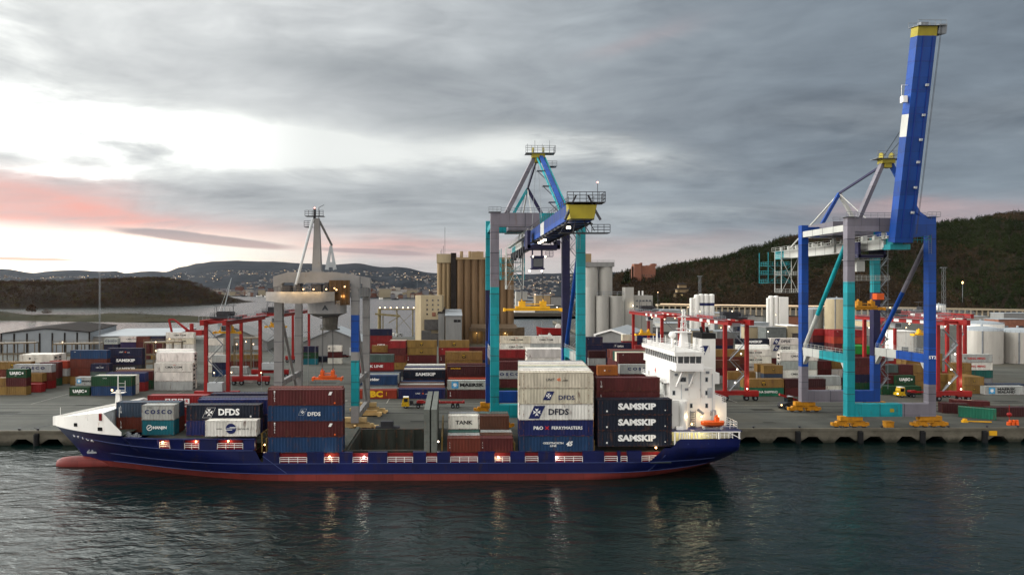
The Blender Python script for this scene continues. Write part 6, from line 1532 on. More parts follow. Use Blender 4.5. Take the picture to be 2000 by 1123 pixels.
# white silos right of the crane
D4=395; y4=PY(1180,D4)
def wsilo(pxs,pt,pb,label,extra=None,D=D4):
    mb=MB()
    for a,b_ in pxs: 
        x0_,x1_=PX(a,D),PX(b_,D); mb.cyl((x0_+x1_)/2,PY(a,D)+(x1_-x0_)/2,GZ if pb is None else PZ(pb,D),PZ(pt,D),(x1_-x0_)/2,24)
    o=bld('cement_silo',label,'silo',mb,M['silowhite'],'white silos behind the middle crane'); return o
o=wsilo([(1143,1171.5),(1172,1199)],521,None,'tall pale silo pair with roof walkway right of the turquoise crane leg',D=402)
mb=MB(); mb.box(PX(1143,402),PX(1200,402),PY(1143,402)-.3,PY(1143,402)+9,PZ(521,402),PZ(512,402)); mb.rail([(PX(1156,402),PY(1143,402)-.3,PZ(512,402)),(PX(1200,402),PY(1143,402)-.3,PZ(512,402))],1.1,.07,3,2); sub('roof_deck',mb,M['shed'],o)
mb=MB(); mb.box(PX(1144,403),PX(1157,403),PY(1143,403)+3,PY(1143,403)+9,PZ(512,403),PZ(495,403)); sub('head_house',mb,M['siloconc2'],o)
wsilo([(1145,1165)],561,None,'single pale silo in front of the tall pair',D=392)
o=wsilo([(1166,1192),(1193,1219)],578,None,'lower pale silo pair with pipe rack on top',D=390)
mb=MB(); mb.rail([(PX(1166,390),PY(1166,390),PZ(578,390)),(PX(1219,390),PY(1166,390),PZ(578,390))],2.4,.12,4,2); sub('pipe_rack',mb,M['greysteel'],o)
mb=MB(); mb.box(PX(1221,396),PX(1238,396),PY(1221,396),PY(1221,396)+7,GZ,PZ(561,396)); o=bld('silo_tower','square pale concrete tower right of the pale silos','tower',mb,M['silowhite'])
mb=MB(); mb.box(PX(1238,400),PX(1275,400),PY(1238,400),PY(1238,400)+14,GZ,PZ(577,400)); o=bld('office_block','flat pale block beside the square concrete tower','building',mb,M['silowhite']); windows(o,PX(1241,400),PX(1273,400),PZ(604,400),PZ(582,400),PY(1238,400),5,2,1.2,1.0)
for k,(px_,) in enumerate(((1248,),(1255,))): 
    mb=MB(); mb.cyl(PX(px_,403),PY(px_,403),PZ(577,400),PZ(568,400),.5,8); sub('vent',mb,M['whiteclean'],o)
# small cement plants
def plant(label,tubes,D,zb=None,box=None,stripe=None):
    r=None; mb=MB()
    for a,b_,pt in tubes:
        x0_,x1_=PX(a,D),PX(b_,D); rr=(x1_-x0_)/2; mb.cyl((x0_+x1_)/2,PY(a,D),GZ,PZ(pt,D),rr,18); mb.dome((x0_+x1_)/2,PY(a,D),PZ(pt,D),rr,rr*.35,18,3)
    if box: mb.box(PX(box[0],D),PX(box[1],D),PY(box[0],D)-2,PY(box[0],D)+6,GZ,PZ(box[2],D))
    o=bld('batching_silo',label,'silo',mb,M['white'])
    if stripe:
        mb=MB(); x0_,x1_,za,zb_=stripe
        for a,b_,pt in tubes[stripe[0]:]:
            xx0,xx1=PX(a,D),PX(b_,D); mb.cyl((xx0+xx1)/2,PY(a,D),PZ(597,D),PZ(591.5,D),(xx1-xx0)/2+.06,18)
        sub('blue_band',mb,mat('band',lin((30,36,80))),o)
plant('white silo cluster with a dark blue band above the red gantry',[(1347,1353,583),(1353,1359,582),(1356,1366,577),(1365,1374,575.5),(1374,1384,576),(1384,1395,576)],430,None,None,(3,0,0,0))
plant('white silo pair with a square tower left of the blue crane leg',[(1497,1503,583),(1501,1510,579),(1511,1520,579)],440,None,(1520,1537,580))
# storage tanks
def tank(px0,px1,pt,D,label,m='tanksteel',dome=.12):
    x0_,x1_=PX(px0,D),PX(px1,D); rr=(x1_-x0_)/2; xc=(x0_+x1_)/2; yc=PY((px0+px1)/2,D)+rr*0; mb=MB(); mb.cyl(xc,yc,GZ,PZ(pt,D),rr,36)
    for k in range(1,5): z=GZ+(PZ(pt,D)-GZ)*k/5; mb.cyl(xc,yc,z,z+.08,rr+.04,36)
    o=bld('storage_tank',label,'tank',mb,M[m],'round storage tanks'); mb=MB(); mb.dome(xc,yc,PZ(pt,D)+.01,rr,rr*dome*2,32,5); mb.cyl(xc,yc,PZ(pt,D)+rr*dome*2-.2,PZ(pt,D)+rr*dome*2+.8,.4,8); sub('domed_roof',mb,M['rooflight'],o)
    mb=MB(); 
    for k in range(12):
        a=-math.pi*.9+k*math.pi*.8/11; b2=a+math.pi*.8/11; mb.tube((xc+rr*math.cos(a),yc+rr*math.sin(a),PZ(pt,D)+1),(xc+rr*math.cos(b2),yc+rr*math.sin(b2),PZ(pt,D)+1),.06,4); mb.tube((xc+rr*math.cos(a),yc+rr*math.sin(a),PZ(pt,D)),(xc+rr*math.cos(a),yc+rr*math.sin(a),PZ(pt,D)+1),.05,4)
    mb.beam((xc-rr*.6,yc-rr*.82,GZ),(xc-rr*.6,yc-rr*.82,PZ(pt,D)),.5,.3)
    sub('ladder_and_railing',mb,M['greysteel'],o)
tank(1884,1951,645,300,'silver tank with domed roof right of the last red gantry')
tank(1953,2022,648,300,'silver tank cut by the right frame edge')
tank(1878,1952,632,372,'wide pale tank behind the two silver ones','white',.08)
tank(1613,1655,584,420,'tall beige tank with a bright lamp between crane legs','beige',.05)
tank(1575,1606,604,430,'lower grey tank left of the tall beige one','shed')
tank(1822,1845,596,560,'distant pale tank behind the right blue leg','white')
mb=MB(); D=345; mb.box(PX(1941,300),PX(2080,300),PY(2000,300),PY(2000,300)+.5,GZ,PZ(706,300)); bld('tank_bund_wall','pale concrete wall in front of the silver tanks','wall',mb,M['silowhite'])
# sheds
def shed(label,px0,px1,pe,D,depth,mw='shed',mr='rooflight',gable=False,ang=0,rise=2.2,cat='warehouse',z=None,trim=None,bays=0,baymat='brick'):
    x0_,x1_=PX(px0,D),PX(px1,D); y_=PY((px0+px1)/2,D); L=x1_-x0_; ze=PZ(pe,D)-GZ
    r=empty('warehouse',((x0_+x1_)/2,y_,GZ),label,cat,None,R(ang))
    def put(nm,mb,m):
        me=mb.mesh(nm,m); return ob(nm,me,r)
    mb=MB(); mb.box(-L/2,L/2,0,depth,0,ze)
    if gable: mb.xprism([(-L/2,ze),(L/2,ze),(0,ze+rise)],0,depth)
    put('wall',mb,M[mw])
    mb=MB()
    if gable:
        for s in (-1,1): 
            a=(s*(L/2+.5),ze-.15); c=(0,ze+rise+.1); mb.xprism([a,c,(c[0],c[1]+.35),(a[0],a[1]+.35)] if s<0 else [c,a,(a[0],a[1]+.35),(c[0],c[1]+.35)],-.8,depth+.6)
    else: mb.box(-L/2-.3,L/2+.3,-.3,depth+.3,ze+.003,ze+.35)
    put('roof',mb,M[mr])
    if bays:
        for k in range(bays+1):
            mb=MB(); x=-L/2+L*k/bays; mb.box(x-.35,x+.35,-.25,-.0,0,ze-.1); put('pilaster',mb,M['roofdark'])
    else:
        n=max(1,int(L/9))
        for k in range(n):
            mb=MB(); x=-L/2+L*(k+.5)/n; mb.box(x-1.6,x+1.6,-.08,0,0,min(4.2,ze*.6)); put('door',mb,M[['greysteel','darksteel','lightgrey'][k%3]])
    if trim:
        mb=MB(); 
        for s in (-1,1):
            mb.box(s*L/2-.4,s*L/2+.4,-.5,-.02,0,ze); mb.xprism([(s*(L/2+.4),ze-.3),(0,ze+rise-.3),(0,ze+rise+.5),(s*(L/2+.4),ze+.5)][::(1 if s<0 else -1)],-.9,-.81)
        put('trim',mb,M[trim])
    return r
shed('long shed with dark gabled roof and pale bays at the far left',14,166,650,345,72,'rooflight','roofdark',True,16,2.0,bays=7)
shed('low shed with a pale flat roof beside the dark roofed one',172,324,657,362,72,'silowhite','rooflight',False,9)
shed('grey gabled shed seen beneath the old grey crane',592,708,668,330,26,'shed','rooflight',True,0,6.0)
shed('grey shed behind the red gantry legs',400,520,668,352,30,'shed','shed',True,6,7.0)
shed('white trimmed gabled shed right of the turquoise crane leg',1162,1225,655,330,46,'shed','rooflight',True,-24,2.6,trim='whiteclean')
SH=[(1240,1290,640,420,18,'shed','shed','grey shed under the lefthand lit gantry'),(1296,1345,632,470,20,'silowhite','rooflight','pale shed above the bridge roof'),
(1290,1350,652,360,12,'silowhite','roofdark','low pale building behind the radar mast'),(1350,1392,646,380,14,'beige','rooflight','cream building right of the radar mast'),
(1462,1502,631,400,12,'rooflight','rooflight','light blue roofed shed right of the lit gantry top'),(1462,1500,639,385,10,'beige','shed','beige brown workshop below the light blue shed'),
(1496,1536,640,372,10,'annexgrey','shed','grey green lattice sided shed left of the blue leg'),(1538,1566,637,375,14,'beige','whiteclean','cream building with white roof left of the blue leg'),
(1570,1618,655,350,12,'roofdark','roofdark','long dark canopy behind the blue crane leg'),(1400,1460,648,420,16,'shed','rooflight','grey building framed by the lit gantry'),
(1640,1700,640,470,20,'silowhite','shed','pale block behind the turquoise leg'),(1745,1790,648,330,10,'white','white','white blocky building inside the right crane'),
(1790,1800,650,328,10,'shed','shed','narrow grey annex beside the white blocky building'),(1700,1745,628,480,20,'beige','rooflight','cream shed behind the diagonal brace'),
(1950,2010,624,520,14,'brick','rooflight','reddish low building behind the silver tanks'),(1440,1490,618,520,24,'silowhite','roofdark','pale building with dark canopy under the road'),
(1385,1440,612,560,24,'beige','rooflight','beige hall just under the lit road'),(1290,1340,606,600,24,'shed','rooflight','grey hall behind the office block'),
(1655,1700,622,540,18,'shed','roofdark','dark roofed hall under the road right of the beige tank'),(1880,1930,618,600,16,'silowhite','rooflight','pale hall under the road before the hill'),
(1960,2030,612,640,16,'shed','rooflight','grey hall at the far right below the hill'),(1538,1560,618,520,14,'brick','roofdark','small brick building beside the square silo tower')]
for a,b_,pe,D,dp,mw,mr,lb in SH:
    if mw not in M: mk(mw,(96,100,98),var=.3)
    shed(lb,a,b_,pe,D,dp,mw,mr)
# scaffold like racks on the left
def rack(label,x0,x1,y,z,ang,group='steel rack frames in the left yard'):
    L=x1-x0; r=MB(); n=max(3,int(L/3.2))
    for i in range(n+1):
        x=-L/2+L*i/n
        for yy in (0,4.5): r.beam((x,yy,0),(x,yy,z),.3,.3)
        r.beam((x,0,z),(x,4.5,z),.3,.3); r.beam((x,0,z*.6),(x,4.5,z*.6),.25,.25)
    for zz in (z*.3,z*.6,z): 
        r.beam((-L/2,0,zz),(L/2,0,zz),.25,.35); r.beam((-L/2,4.5,zz),(L/2,4.5,zz),.25,.35)
    r.box(-L/2,L/2,0,4.5,z,z+.3); r.rail([(-L/2,0,z+.3),(L/2,0,z+.3)],1.1,.06,2.5,2)
    o=r.build('steel_rack',mat('rack_steel',lin((112,100,82)),var=.3),loc=((x0+x1)/2,y,GZ),rz=R(ang)); tag(o,label,'steel rack',group)
rack('brownish steel rack frame at the left frame edge',PX(-30,270),PX(62,270),PY(20,270),10.5,14)
rack('brownish steel rack frame in front of the dark roofed shed',PX(108,262),PX(192,262),PY(150,262),11,14)
rack('lamplit steel rack between navy pile and white reefers',PX(284,262),PX(352,262),PY(320,262),11.5,16)
rack('lamplit steel rack seen through the left gantry',PX(458,270),PX(505,270),PY(480,270),12.5,12)
for px_,py_,D in ((304,668,260),(331,662,262),(304,685,258),(462,672,262),(480,667,262),(495,672,262),(122,668,262),(418,728,215),(452,727,215),(510,728,215)):
    mb=MB(); mb.tube((0,.25,0),(0,.25,GZ-PZ(py_,D)),.06,4); mb.beam((0,.25,.1),(0,-.1,.1),.1,.1); m2=MB(); m2.ball((0,0,0),.2); o=mb.build('yard_lamp',M['greysteel'],loc=(PX(px_,D),PY(px_,D),PZ(py_,D))); tag(o,'small warm lamp on a thin post among the left stacks','lamp','small lamps on posts in the left yard'); m2.build('lamp_head',M['lampsmall'],o)
    plight((PX(px_,D),PY(px_,D)-.8,PZ(py_,D)),70,(1,.75,.42),.3)
# high masts and other posts
def lattice(name,label,px_,D,pt,w_,cat='mast',lampk=None,group=None):
    x,y=PX(px_,D),PY(px_,D); h=PZ(pt,D)-GZ; mb=MB(); n=max(4,int(h/3.5))
    for sx_ in (-1,1):
        for sy_ in (-1,1): mb.tube((sx_*w_/2,sy_*w_/2,0),(sx_*w_/2*.7,sy_*w_/2*.7,h),.04 if w_<.5 else .07,4)
    for i in range(n):
        z0_,z1_=h*i/n,h*(i+1)/n; s=-1 if i%2 else 1; mb.tube((-s*w_/2*.9,-w_/2*.9,z0_),(s*w_/2*.9,-w_/2*.9,z1_),.05,4); mb.tube((-w_/2*.9,s*w_/2*.9,z0_),(-w_/2*.9,-s*w_/2*.9,z1_),.05,4)
    mb.box(-w_,w_,-w_*.4,w_*.4,h,h+.3); o=mb.build(name,M['greysteel'],loc=(x,y,GZ)); tag(o,label,cat,group)
    if lampk: m2=MB(); m2.box(-1.2,1.2,-.75,-.6,h-.3,h+.5); q=m2.build('lamp_head',M[lampk],o)
    return o
lattice('light_mast','thin lattice mast standing among the left stacks',195,230,533,.45)
lattice('light_mast','lattice mast with lamp platform right of the castle ruin',1367,470,540,1.6)
lattice('light_mast','lattice mast rising right of the tallest crane',1843,470,523,2.0)
lattice('light_mast','far light mast with glowing head left of the brown silos',815,1900,546,2.0,lampk='lampwarm')
lattice('light_mast','slim mast right of the last red gantry',1827,250,637,.8)
mb=MB(); x,y=PX(1880,900),PY(1880,900); g0=hillz(x,y); mb.tube((0,0,0),(0,0,PZ(552,900)-g0),.25,6); o=mb.build('street_lamp',M['greysteel'],loc=(x,y,g0)); tag(o,'single glowing orange lamp high on the wooded hillside','lamp'); m2=MB(); m2.ball((0,0,PZ(552,900)-g0),1.0,8,6,1.6); m2.build('lamp_head',M['lampwarm'],o)
# scattered yard and street lights on the right
LP=[(1236,597,395,1),(1265,600,396,1),(1331,607,420,0),(1344,600,430,0),(1408,640,300,0),(1430,608,470,1),(1440,612,300,1),(1458,622,300,1),(1500,648,330,1),(1515,615,430,0),(1532,643,380,1),(1595,612,430,1),(1639,583,418,0),(1347,645,300,1),(1285,571,520,0),(1755,615,400,0),(1770,640,325,0),(1730,612,420,0),(1540,798,180,1),(1995,640,420,1),(1697,640,400,0),(1240,685,240,1),(1257,672,242,1),(1100,594,760,0),(1060,590,900,0),(1075,572,1200,0),(1020,606,1000,0),(1045,575,1100,0),(1088,600,960,1)]
for i,(px_,py_,D,k) in enumerate(LP[:-11]+LP[-9:]):
    x,y,z=PX(px_,D),PY(px_,D),PZ(py_,D); mb=MB(); rr=.0011*D*.55; mb.ball((0,0,0),rr,8,6); 
    g=GZ; 
    m2=MB(); m2.tube((0,.2,g-z),(0,.2,rr),.07,4)
    o=m2.build('lamp_post',M['greysteel'],loc=(x,y,z)); tag(o,'slim post with a small bright lamp in the port area on the right','lamp post','lamp posts with small bright lamps on the right'); ob('lamp_head',mb.mesh('lamp_head',M['lampsmall'] if k==0 else M['lampwhite']),o)
    if D<500 and i%2==0: plight((x,y-.8,z),140 if D<350 else 260,(1,.85,.6),.3)
# elevated road with lit edge, and its wall arcade below
mk('roadconc',(170,156,132),rough=.8,var=.15)
mb=MB(); D=800; pts=[(1285,594),(1400,596),(1500,597),(1600,598),(1720,599),(1830,601),(2100,606)]
for (a,za),(b_,zb_) in zip(pts[:-1],pts[1:]):
    A=Vector((PX(a,D),PY(a,D),PZ(za,D))); B=Vector((PX(b_,D),PY(b_,D),PZ(zb_,D))); mb.hexa([A+Vector((0,0,-2.2)),B+Vector((0,0,-2.2)),B+Vector((0,9,-2.2)),A+Vector((0,9,-2.2)),A,B,B+Vector((0,9,0)),A+Vector((0,9,0))])
    n=int((b_-a)/11)
    for i in range(n):
        t=i/n; c=A+(B-A)*t; mb.box(c.x-.7,c.x+.7,c.y+.6,c.y+1.6,GZ-.5,c.z-2.2)
o=mb.build('elevated_road',M['roadconc']); tag(o,'long elevated road on pillars at the foot of the wooded hill',kind='structure')
mb=MB(); A=Vector((PX(1500,820),PY(1500,820),0)); mb.hexa([Vector((PX(1286,812),PY(1286,812),GZ-1)),Vector((PX(2100,812),PY(2100,812),GZ-1)),Vector((PX(2100,812),PY(2100,812)+2,GZ-1)),Vector((PX(1286,812),PY(1286,812)+2,GZ-1)),Vector((PX(1286,812),PY(1286,812),PZ(603,812))),Vector((PX(2100,812),PY(2100,812),PZ(612,812))),Vector((PX(2100,812),PY(2100,812)+2,PZ(612,812))),Vector((PX(1286,812),PY(1286,812)+2,PZ(603,812)))])
tag(mb.build('retaining_wall',M['silowhite']),'pale retaining wall under the elevated road','wall')
mb=MB()
for i in range(60):
    px_=1290+i*9.5
    if px_>1660: break
    mb.box(PX(px_,798),PX(px_+9.5,798),PY(px_,798),PY(px_,798)+.2,PZ(interp(pts,px_)+.2,798),PZ(interp(pts,px_)-1.2,798))
o2=mb.build('road_lights',mat('roadglow',lin((255,220,180)),emit=(1,.76,.52),estr=.75),o); tag(o2,None,kind='stuff')
# castle like ruin and pagoda roofed house on the hill
D=1180; x,y=PX(1259,D),PY(1259,D); zb_=PZ(540,D); mb=MB(); W_=(PX(1281,D)-PX(1238,D))
mb.box(-W_/2,W_/2,0,16,-8,PZ(520,D)-zb_); mb.box(-W_/2,-W_/2+12,-3,12,-8,PZ(515.5,D)-zb_)
for k,(a,h) in enumerate(((1240,3),(1243,4.5),(1249,5.5),(1251,7),(1256,1.2),(1262,2.0),(1268,2.6),(1272,5.0),(1276,5.6),(1279,5.0))):
    xx=PX(a,D)-x; mb.box(xx,xx+3.2,.1,6,PZ(520,D)-zb_,PZ(520,D)-zb_+h*.85)
o=mb.build('castle_building',M['brick'],loc=(x,y,zb_)); tag(o,'ruined brown castle like building on the ridge left of the wooded hill','building')
for k in range(6): 
    m2=MB(); m2.box(-W_/2+14+k*4,-W_/2+15.2+k*4,-.08,0,1,3); m2.build('window',M['glass'],o)
D=1000; x,y=PX(1332,D),PY(1332,D); zb_=max(hillz(x,y)-1,PZ(592,D)); h=PZ(552,D)-zb_; mb=MB()
for k in range(3): w_=(11-2.6*k); mb.box(-w_,w_,-w_*.5,w_*.5,h*k*.3,h*(k*.3+.26)); 
o=mb.build('pavilion_house',M['siloconc2'],loc=(x,y,zb_)); tag(o,'pale tiered house with flared roofs among trees below the ridge','house')
for k in range(3):
    w_=(13-2.6*k); m2=MB(); z=h*(k*.3+.26); m2.hexa([(-w_,-w_*.6,z),(w_,-w_*.6,z),(w_,w_*.6,z),(-w_,w_*.6,z),(-w_*.4,-w_*.2,z+2.6),(w_*.4,-w_*.2,z+2.6),(w_*.4,w_*.2,z+2.6),(-w_*.4,w_*.2,z+2.6)]); m2.build('roof',M['roofdark'],o)
m2=MB(); m2.box(-4,-1,-5.7,-5.6,h*.08,h*.18); m2.build('window',M['winlit'],o)
# ------------------------------------------------------------------ basin quay with sheds, red ship, loading pier
for i,(a,b_,pt,D,mw,lb) in enumerate(((1000,1014,598,985,'white','white container office across the inlet, leftmost'),(1014,1040,588,1000,'silowhite','long pale shed across the inlet'),(1046,1075,577,1060,'siloconc2','cream shed with ribs across the inlet'),(1076,1096,580,1060,'shed','grey shed across the inlet beside the blue leg'),(1008,1030,570,1200,'silowhite','pale block behind the inlet sheds'),(1040,1096,598,975,'annexgrey','low dark quay shed across the inlet'),(1005,1045,606,965,'white','long low white quay shed across the inlet'))):
    mb=MB(); x0_,x1_=PX(a,D),PX(b_,D); y_=PY(a,D); mb.box(x0_,x1_,y_,y_+22,2.4,PZ(pt,D)); o=bld('quay_shed',lb,'shed',mb,M[mw]); m2=MB(); m2.box(x0_-.4,x1_+.4,y_-.4,y_+22.4,PZ(pt,D)+.005,PZ(pt,D)+.6); sub('roof',m2,M['roofdark' if i%2 else 'rooflight'],o)
rb_=random.Random(21)
BC=['white','silowhite','annexgrey','siloconc2','brick','lightgrey','greysteel']
for i in range(26):
    a=rb_.uniform(1001,1092); D=rb_.uniform(970,1080); x0_=PX(a,D); y_=PY(a,D); L=rb_.uniform(5,16); h=rb_.uniform(3,9); mb=MB(); mb.box(x0_,x0_+L,y_,y_+8,2.4,2.4+h)
    for k in range(int(L/2)): mb.box(x0_+k*2+.3,x0_+k*2+.5,y_-.1,y_,2.6,2.2+h)
    o=bld('dock_unit','small pale box shaped unit stored on the quay across the inlet','container',mb,M[BC[i%7]],'box shaped units stored across the inlet')
def simpleship(label,px0,px1,pyw,m,deckh=4.0,house=True,name='cargo_boat'):
    D=CAMZ*F/(pyw-PCY); x0_,x1_=PX(px0,D),PX(px1,D); L=x1_-x0_; r=empty(name,((x0_+x1_)/2,PY((px0+px1)/2,D),0),label,'boat'); n=14; V=[]
    for i in range(n):
        t=i/(n-1); wdt=L*.09*(math.sin(min(1,t*3.2)*math.pi/2))*(1 if t<.85 else 1-.3*(t-.85)/.15); sh=deckh*(1+.55*max(0,.25-t)*4*.5)
        V+=[(-L/2+L*t+(L*.03 if t<.05 else 0),-wdt*.7,-.5),(-L/2+L*t,-wdt,sh),(-L/2+L*t,wdt,sh),(-L/2+L*t+(L*.03 if t<.05 else 0),wdt*.7,-.5)]
    Fq=[(4*i+k,4*(i+1)+k,4*(i+1)+(k+1)%4,4*i+(k+1)%4) for i in range(n-1) for k in range(4)]+[(0,1,2,3),tuple(4*(n-1)+k for k in (3,2,1,0))]
    mb=MB(); mb.add(V,Fq); mb.build('hull',m,r)
    if house:
        mb=MB(); mb.box(L*.22,L*.40,-L*.05,L*.05,deckh,deckh+L*.10); mb.box(L*.25,L*.36,-L*.04,L*.04,deckh+L*.10,deckh+L*.14); mb.build('wheelhouse',M['white'],r)
        mb=MB(); mb.tube((L*.3,0,deckh+L*.14),(L*.3,0,deckh+L*.34),L*.006,5); mb.tube((-L*.3,0,deckh),(-L*.3,0,deckh+L*.25),L*.005,5); mb.build('mast',M['greysteel'],r)
    return r
simpleship('red hulled ship moored in the inlet beyond the white containers',1047,1100,653,M['red_crane'],5)
simpleship('small white launch lying in front of the red hulled ship',1052,1078,659,M['white'],1.8)
# loading pier with lamps on the water left of the mill
D=520; mb=MB(); z1=PZ(603,D); mb.box(PX(738,D),PX(812,D),PY(775,D),PY(775,D)+2.2,z1-.9,z1); mb.beam((PX(770,D),PY(775,D)+1,z1-1),(PX(812,D),PY(775,D)+1,z1-20),.3,.3); mb.beam((PX(812,D),PY(775,D)+1,z1-1),(PX(770,D),PY(775,D)+1,z1-16),.25,.25)
mb.cyl(PX(741,D),PY(741,D),-2,PZ(602,D),1.3,10); mb.beam((PX(733,D),PY(741,D)-1,PZ(613,D)),(PX(782,D),PY(741,D)-3,PZ(617,D)),1.0,1.4); mb.beam((PX(782,D),PY(741,D)-3,PZ(617,D)),(PX(760,D),PY(741,D)-3,PZ(630,D)),.5,.5); mb.cyl(PX(748,D),PY(748,D),-2,PZ(612,D),.4,8)
for px_ in (775,806): mb.cyl(PX(px_,D),PY(px_,D)+1,-2,z1-.9,.5,8)
o=mb.build('loading_pier',mat('pieryellow',lin((120,108,74)),var=.3)); tag(o,'yellowish loading pier with a row of lamps over the fjord','pier')
for px_ in (742,752,763,775,787,797,808): m2=MB(); m2.ball((PX(px_,D),PY(775,D),PZ(601,D)),.5); m2.build('lamp',M['lampsmall'],o)
# red folding jib crane behind the white pile
D=330; mb=MB(); mb.box(PX(362,D),PX(394,D),PY(378,D),PY(378,D)+3,PZ(655,D),PZ(645,D)); mb.beam((PX(368,D),PY(368,D),PZ(646,D)),(PX(340,D),PY(340,D),PZ(624,D)),1.1,1.1,.7,.7); mb.beam((PX(340,D),PY(340,D),PZ(624,D)),(PX(330,D),PY(330,D),PZ(624,D)),.8,.8); mb.beam((PX(330,D),PY(330,D),PZ(624,D)),(PX(336,D),PY(336,D),PZ(650,D)),.8,.8); mb.cyl(PX(372,D),PY(378,D)+1.5,GZ,PZ(632,D),1.0,8)
bld('jib_crane','red folding jib crane behind the far white pile','crane',mb,M['red_crane'])
D=700; mb=MB(); mb.beam((PX(432,D),PY(432,D),2),(PX(452,D),PY(452,D),PZ(543,D)),1.4,1.4,.4,.4); mb.tube((PX(426,D),PY(432,D),10),(PX(452,D),PY(452,D),PZ(543,D)),.15,4); mb.box(PX(427,D),PX(437,D),PY(432,D)-3,PY(432,D)+3,-1,9)
bld('floating_crane','slender pale jib of a floating crane in front of the town','crane',mb,M['lightgrey'])
# ------------------------------------------------------------------ vehicles and gear on the quay
def wheels(parent,xs,y,r,w_=.4):
    for x in xs:
        for s in (-1,1):
            mb=MB(); mb.tube((x,s*y-w_/2,r),(x,s*y+w_/2,r),r,14); q=mb.build('wheel',M['rubber'],parent); m2=MB(); m2.tube((x,s*y-w_/2-.02,r),(x,s*y-w_/2,r),r*.5,10); m2.build('rim',M['greysteel'],q)
mk('cabyellow',(205,165,30),rough=.4,var=.1)
def tractor(x,y,label,rz=0,trailer=True,lit=False):
    r=empty('terminal_tractor',(x,y,GZ),label,'truck',None,rz)
    mb=MB(); mb.xprism([(-2.6,.9),(-.9,.9),(-.9,2.95),(-2.3,2.95),(-2.6,2.1)],-1.2,.6); mb.box(-2.8,-.7,-1.25,1.25,.55,.95); mb.box(-2.75,-2.5,-1.2,1.2,.95,1.35); cab_=mb.build('cab',M['cabyellow'],r)
    mb=MB(); mb.box(-2.2,-1.1,-1.24,-1.2,1.75,2.7); mb.hexa([(-2.62,-1.1,1.7),(-2.64,-1.1,1.7),(-2.64,.5,1.7),(-2.62,.5,1.7),(-2.36,-1.1,2.7),(-2.40,-1.1,2.7),(-2.40,.5,2.7),(-2.36,.5,2.7)]); mb.build('windscreen',M['glass'],cab_)
    mb=MB(); mb.box(-2.4,-.95,-1.1,.55,2.95,3.05); mb.build('cab_roof',M['whiteclean'],cab_)
    mb=MB(); mb.box(-.8,3.0,-.5,.5,.7,1.05); mb.box(.9,2.4,-.7,.7,1.05,1.3); mb.box(-.7,.3,.0,1.0,1.05,1.9); mb.build('chassis',M['darksteel'],r)
    wheels(r,(-1.7,1.7),1.0,.52,.45)
    if lit: 
        mb=MB(); mb.ball((-2.85,-.8,1.1),.16); mb.build('headlight',M['lampwhite'],r)
    if trailer:
        t=empty('container_trailer',(x,y,GZ),'long red flatbed trailer behind the yellow cab '+('truck at the ship' if not lit else 'truck inside the right crane'),'trailer',None,rz)
        mb=MB(); L=13.0
        for s in (-.55,.55): mb.box(1.2,1.2+L,s-.12,s+.12,1.25,1.65)
        for k in range(9): mb.box(1.5+k*1.5,1.7+k*1.5,-1.1,1.1,1.45,1.6)
        for k in (1.3,7.2,13.8): mb.box(k,k+.3,-1.22,1.22,1.45,1.85)
        mb.xprism([(1.2,1.65),(3.6,1.65),(2.9,2.0),(1.4,2.0)],-.5,.5); mb.build('flatbed',M['red_crane'],t); wheels(t,(11.0,12.3),1.0,.5,.5)
x,y=at_px(805,796); tractor(x,y,'yellow cab terminal tractor on the quay behind the hatch covers',0,True)
x,y=at_px(1764,774); tractor(x,y-1,'yellow cab terminal tractor with lit headlamp inside the right crane',0,True,True)
# reach stacker near the blue leg
x,y=at_px(1541,798); r=empty('reach_stacker',(x,y,GZ),'dark red reach stacker with glowing headlamp left of the blue crane leg','reach stacker',None,R(8))
mb=MB(); mb.xprism([(-2.6,.7),(2.8,.7),(3.2,1.6),(2.4,2.2),(-.2,2.0),(-2.6,1.5)],-1.1,1.1); mb.build('body',M['darksteel'],r); mb=MB(); mb.box(-.9,.6,-.8,.8,1.9,3.3); c=mb.build('cab',M['glass'],r); mb=MB(); mb.box(-1.0,.7,-.9,.9,3.3,3.4); mb.build('cab_roof',M['lightgrey'],c); mb=MB(); mb.beam((3.0,0,2.0),(-2.8,0,3.9),.6,.6); mb.build('boom_arm',M['red_crane'],r); wheels(r,(-1.7,2.0),1.15,.75,.6)
mb=MB(); mb.ball((-2.7,-.8,1.2),.2); mb.build('headlight',M['lampwarm'],r); plight((x-3.5,y-1.2,GZ+1.4),60,(1,.8,.5),.2)
# small cars and vans
def car(x,y,rz,cl,label,group,van=False,z=GZ):
    r=empty('parked_car' if not van else 'parked_van',(x,y,z),label,'car' if not van else 'van',group,rz); h=1.45 if not van else 2.1
    mb=MB(); mb.xprism([(-2.2,.35),(2.2,.35),(2.25,.85),(1.3,.98),(-2.2,1.0)] if not van else [(-2.4,.35),(2.4,.35),(2.45,1.0),(1.6,1.2),(1.2,2.1),(-2.4,2.1)],-.88,.88); mb.build('body',mat('carpaint_'+cl,lin(COLS[cl]),rough=.3,var=.05) if ('carpaint_'+cl) not in bpy.data.materials else bpy.data.materials['carpaint_'+cl],r)
    mb=MB()
    if not van: mb.hexa([(-1.9,-.8,1.0),(1.3,-.8,.98),(1.3,.8,.98),(-1.9,.8,1.0),(-1.5,-.65,1.45),(.5,-.65,1.45),(.5,.65,1.45),(-1.5,.65,1.45)])
    else: mb.box(.2,1.25,-.9,.9,1.25,1.85)
    mb.build('cabin_glass',M['glass'],r); 
    for wx in (-1.4,1.4):
        for s in (-1,1): mb=MB(); mb.tube((wx,s*.85-.1,.33),(wx,s*.85+.1,.33),.33,10); mb.build('wheel',M['rubber'],r)
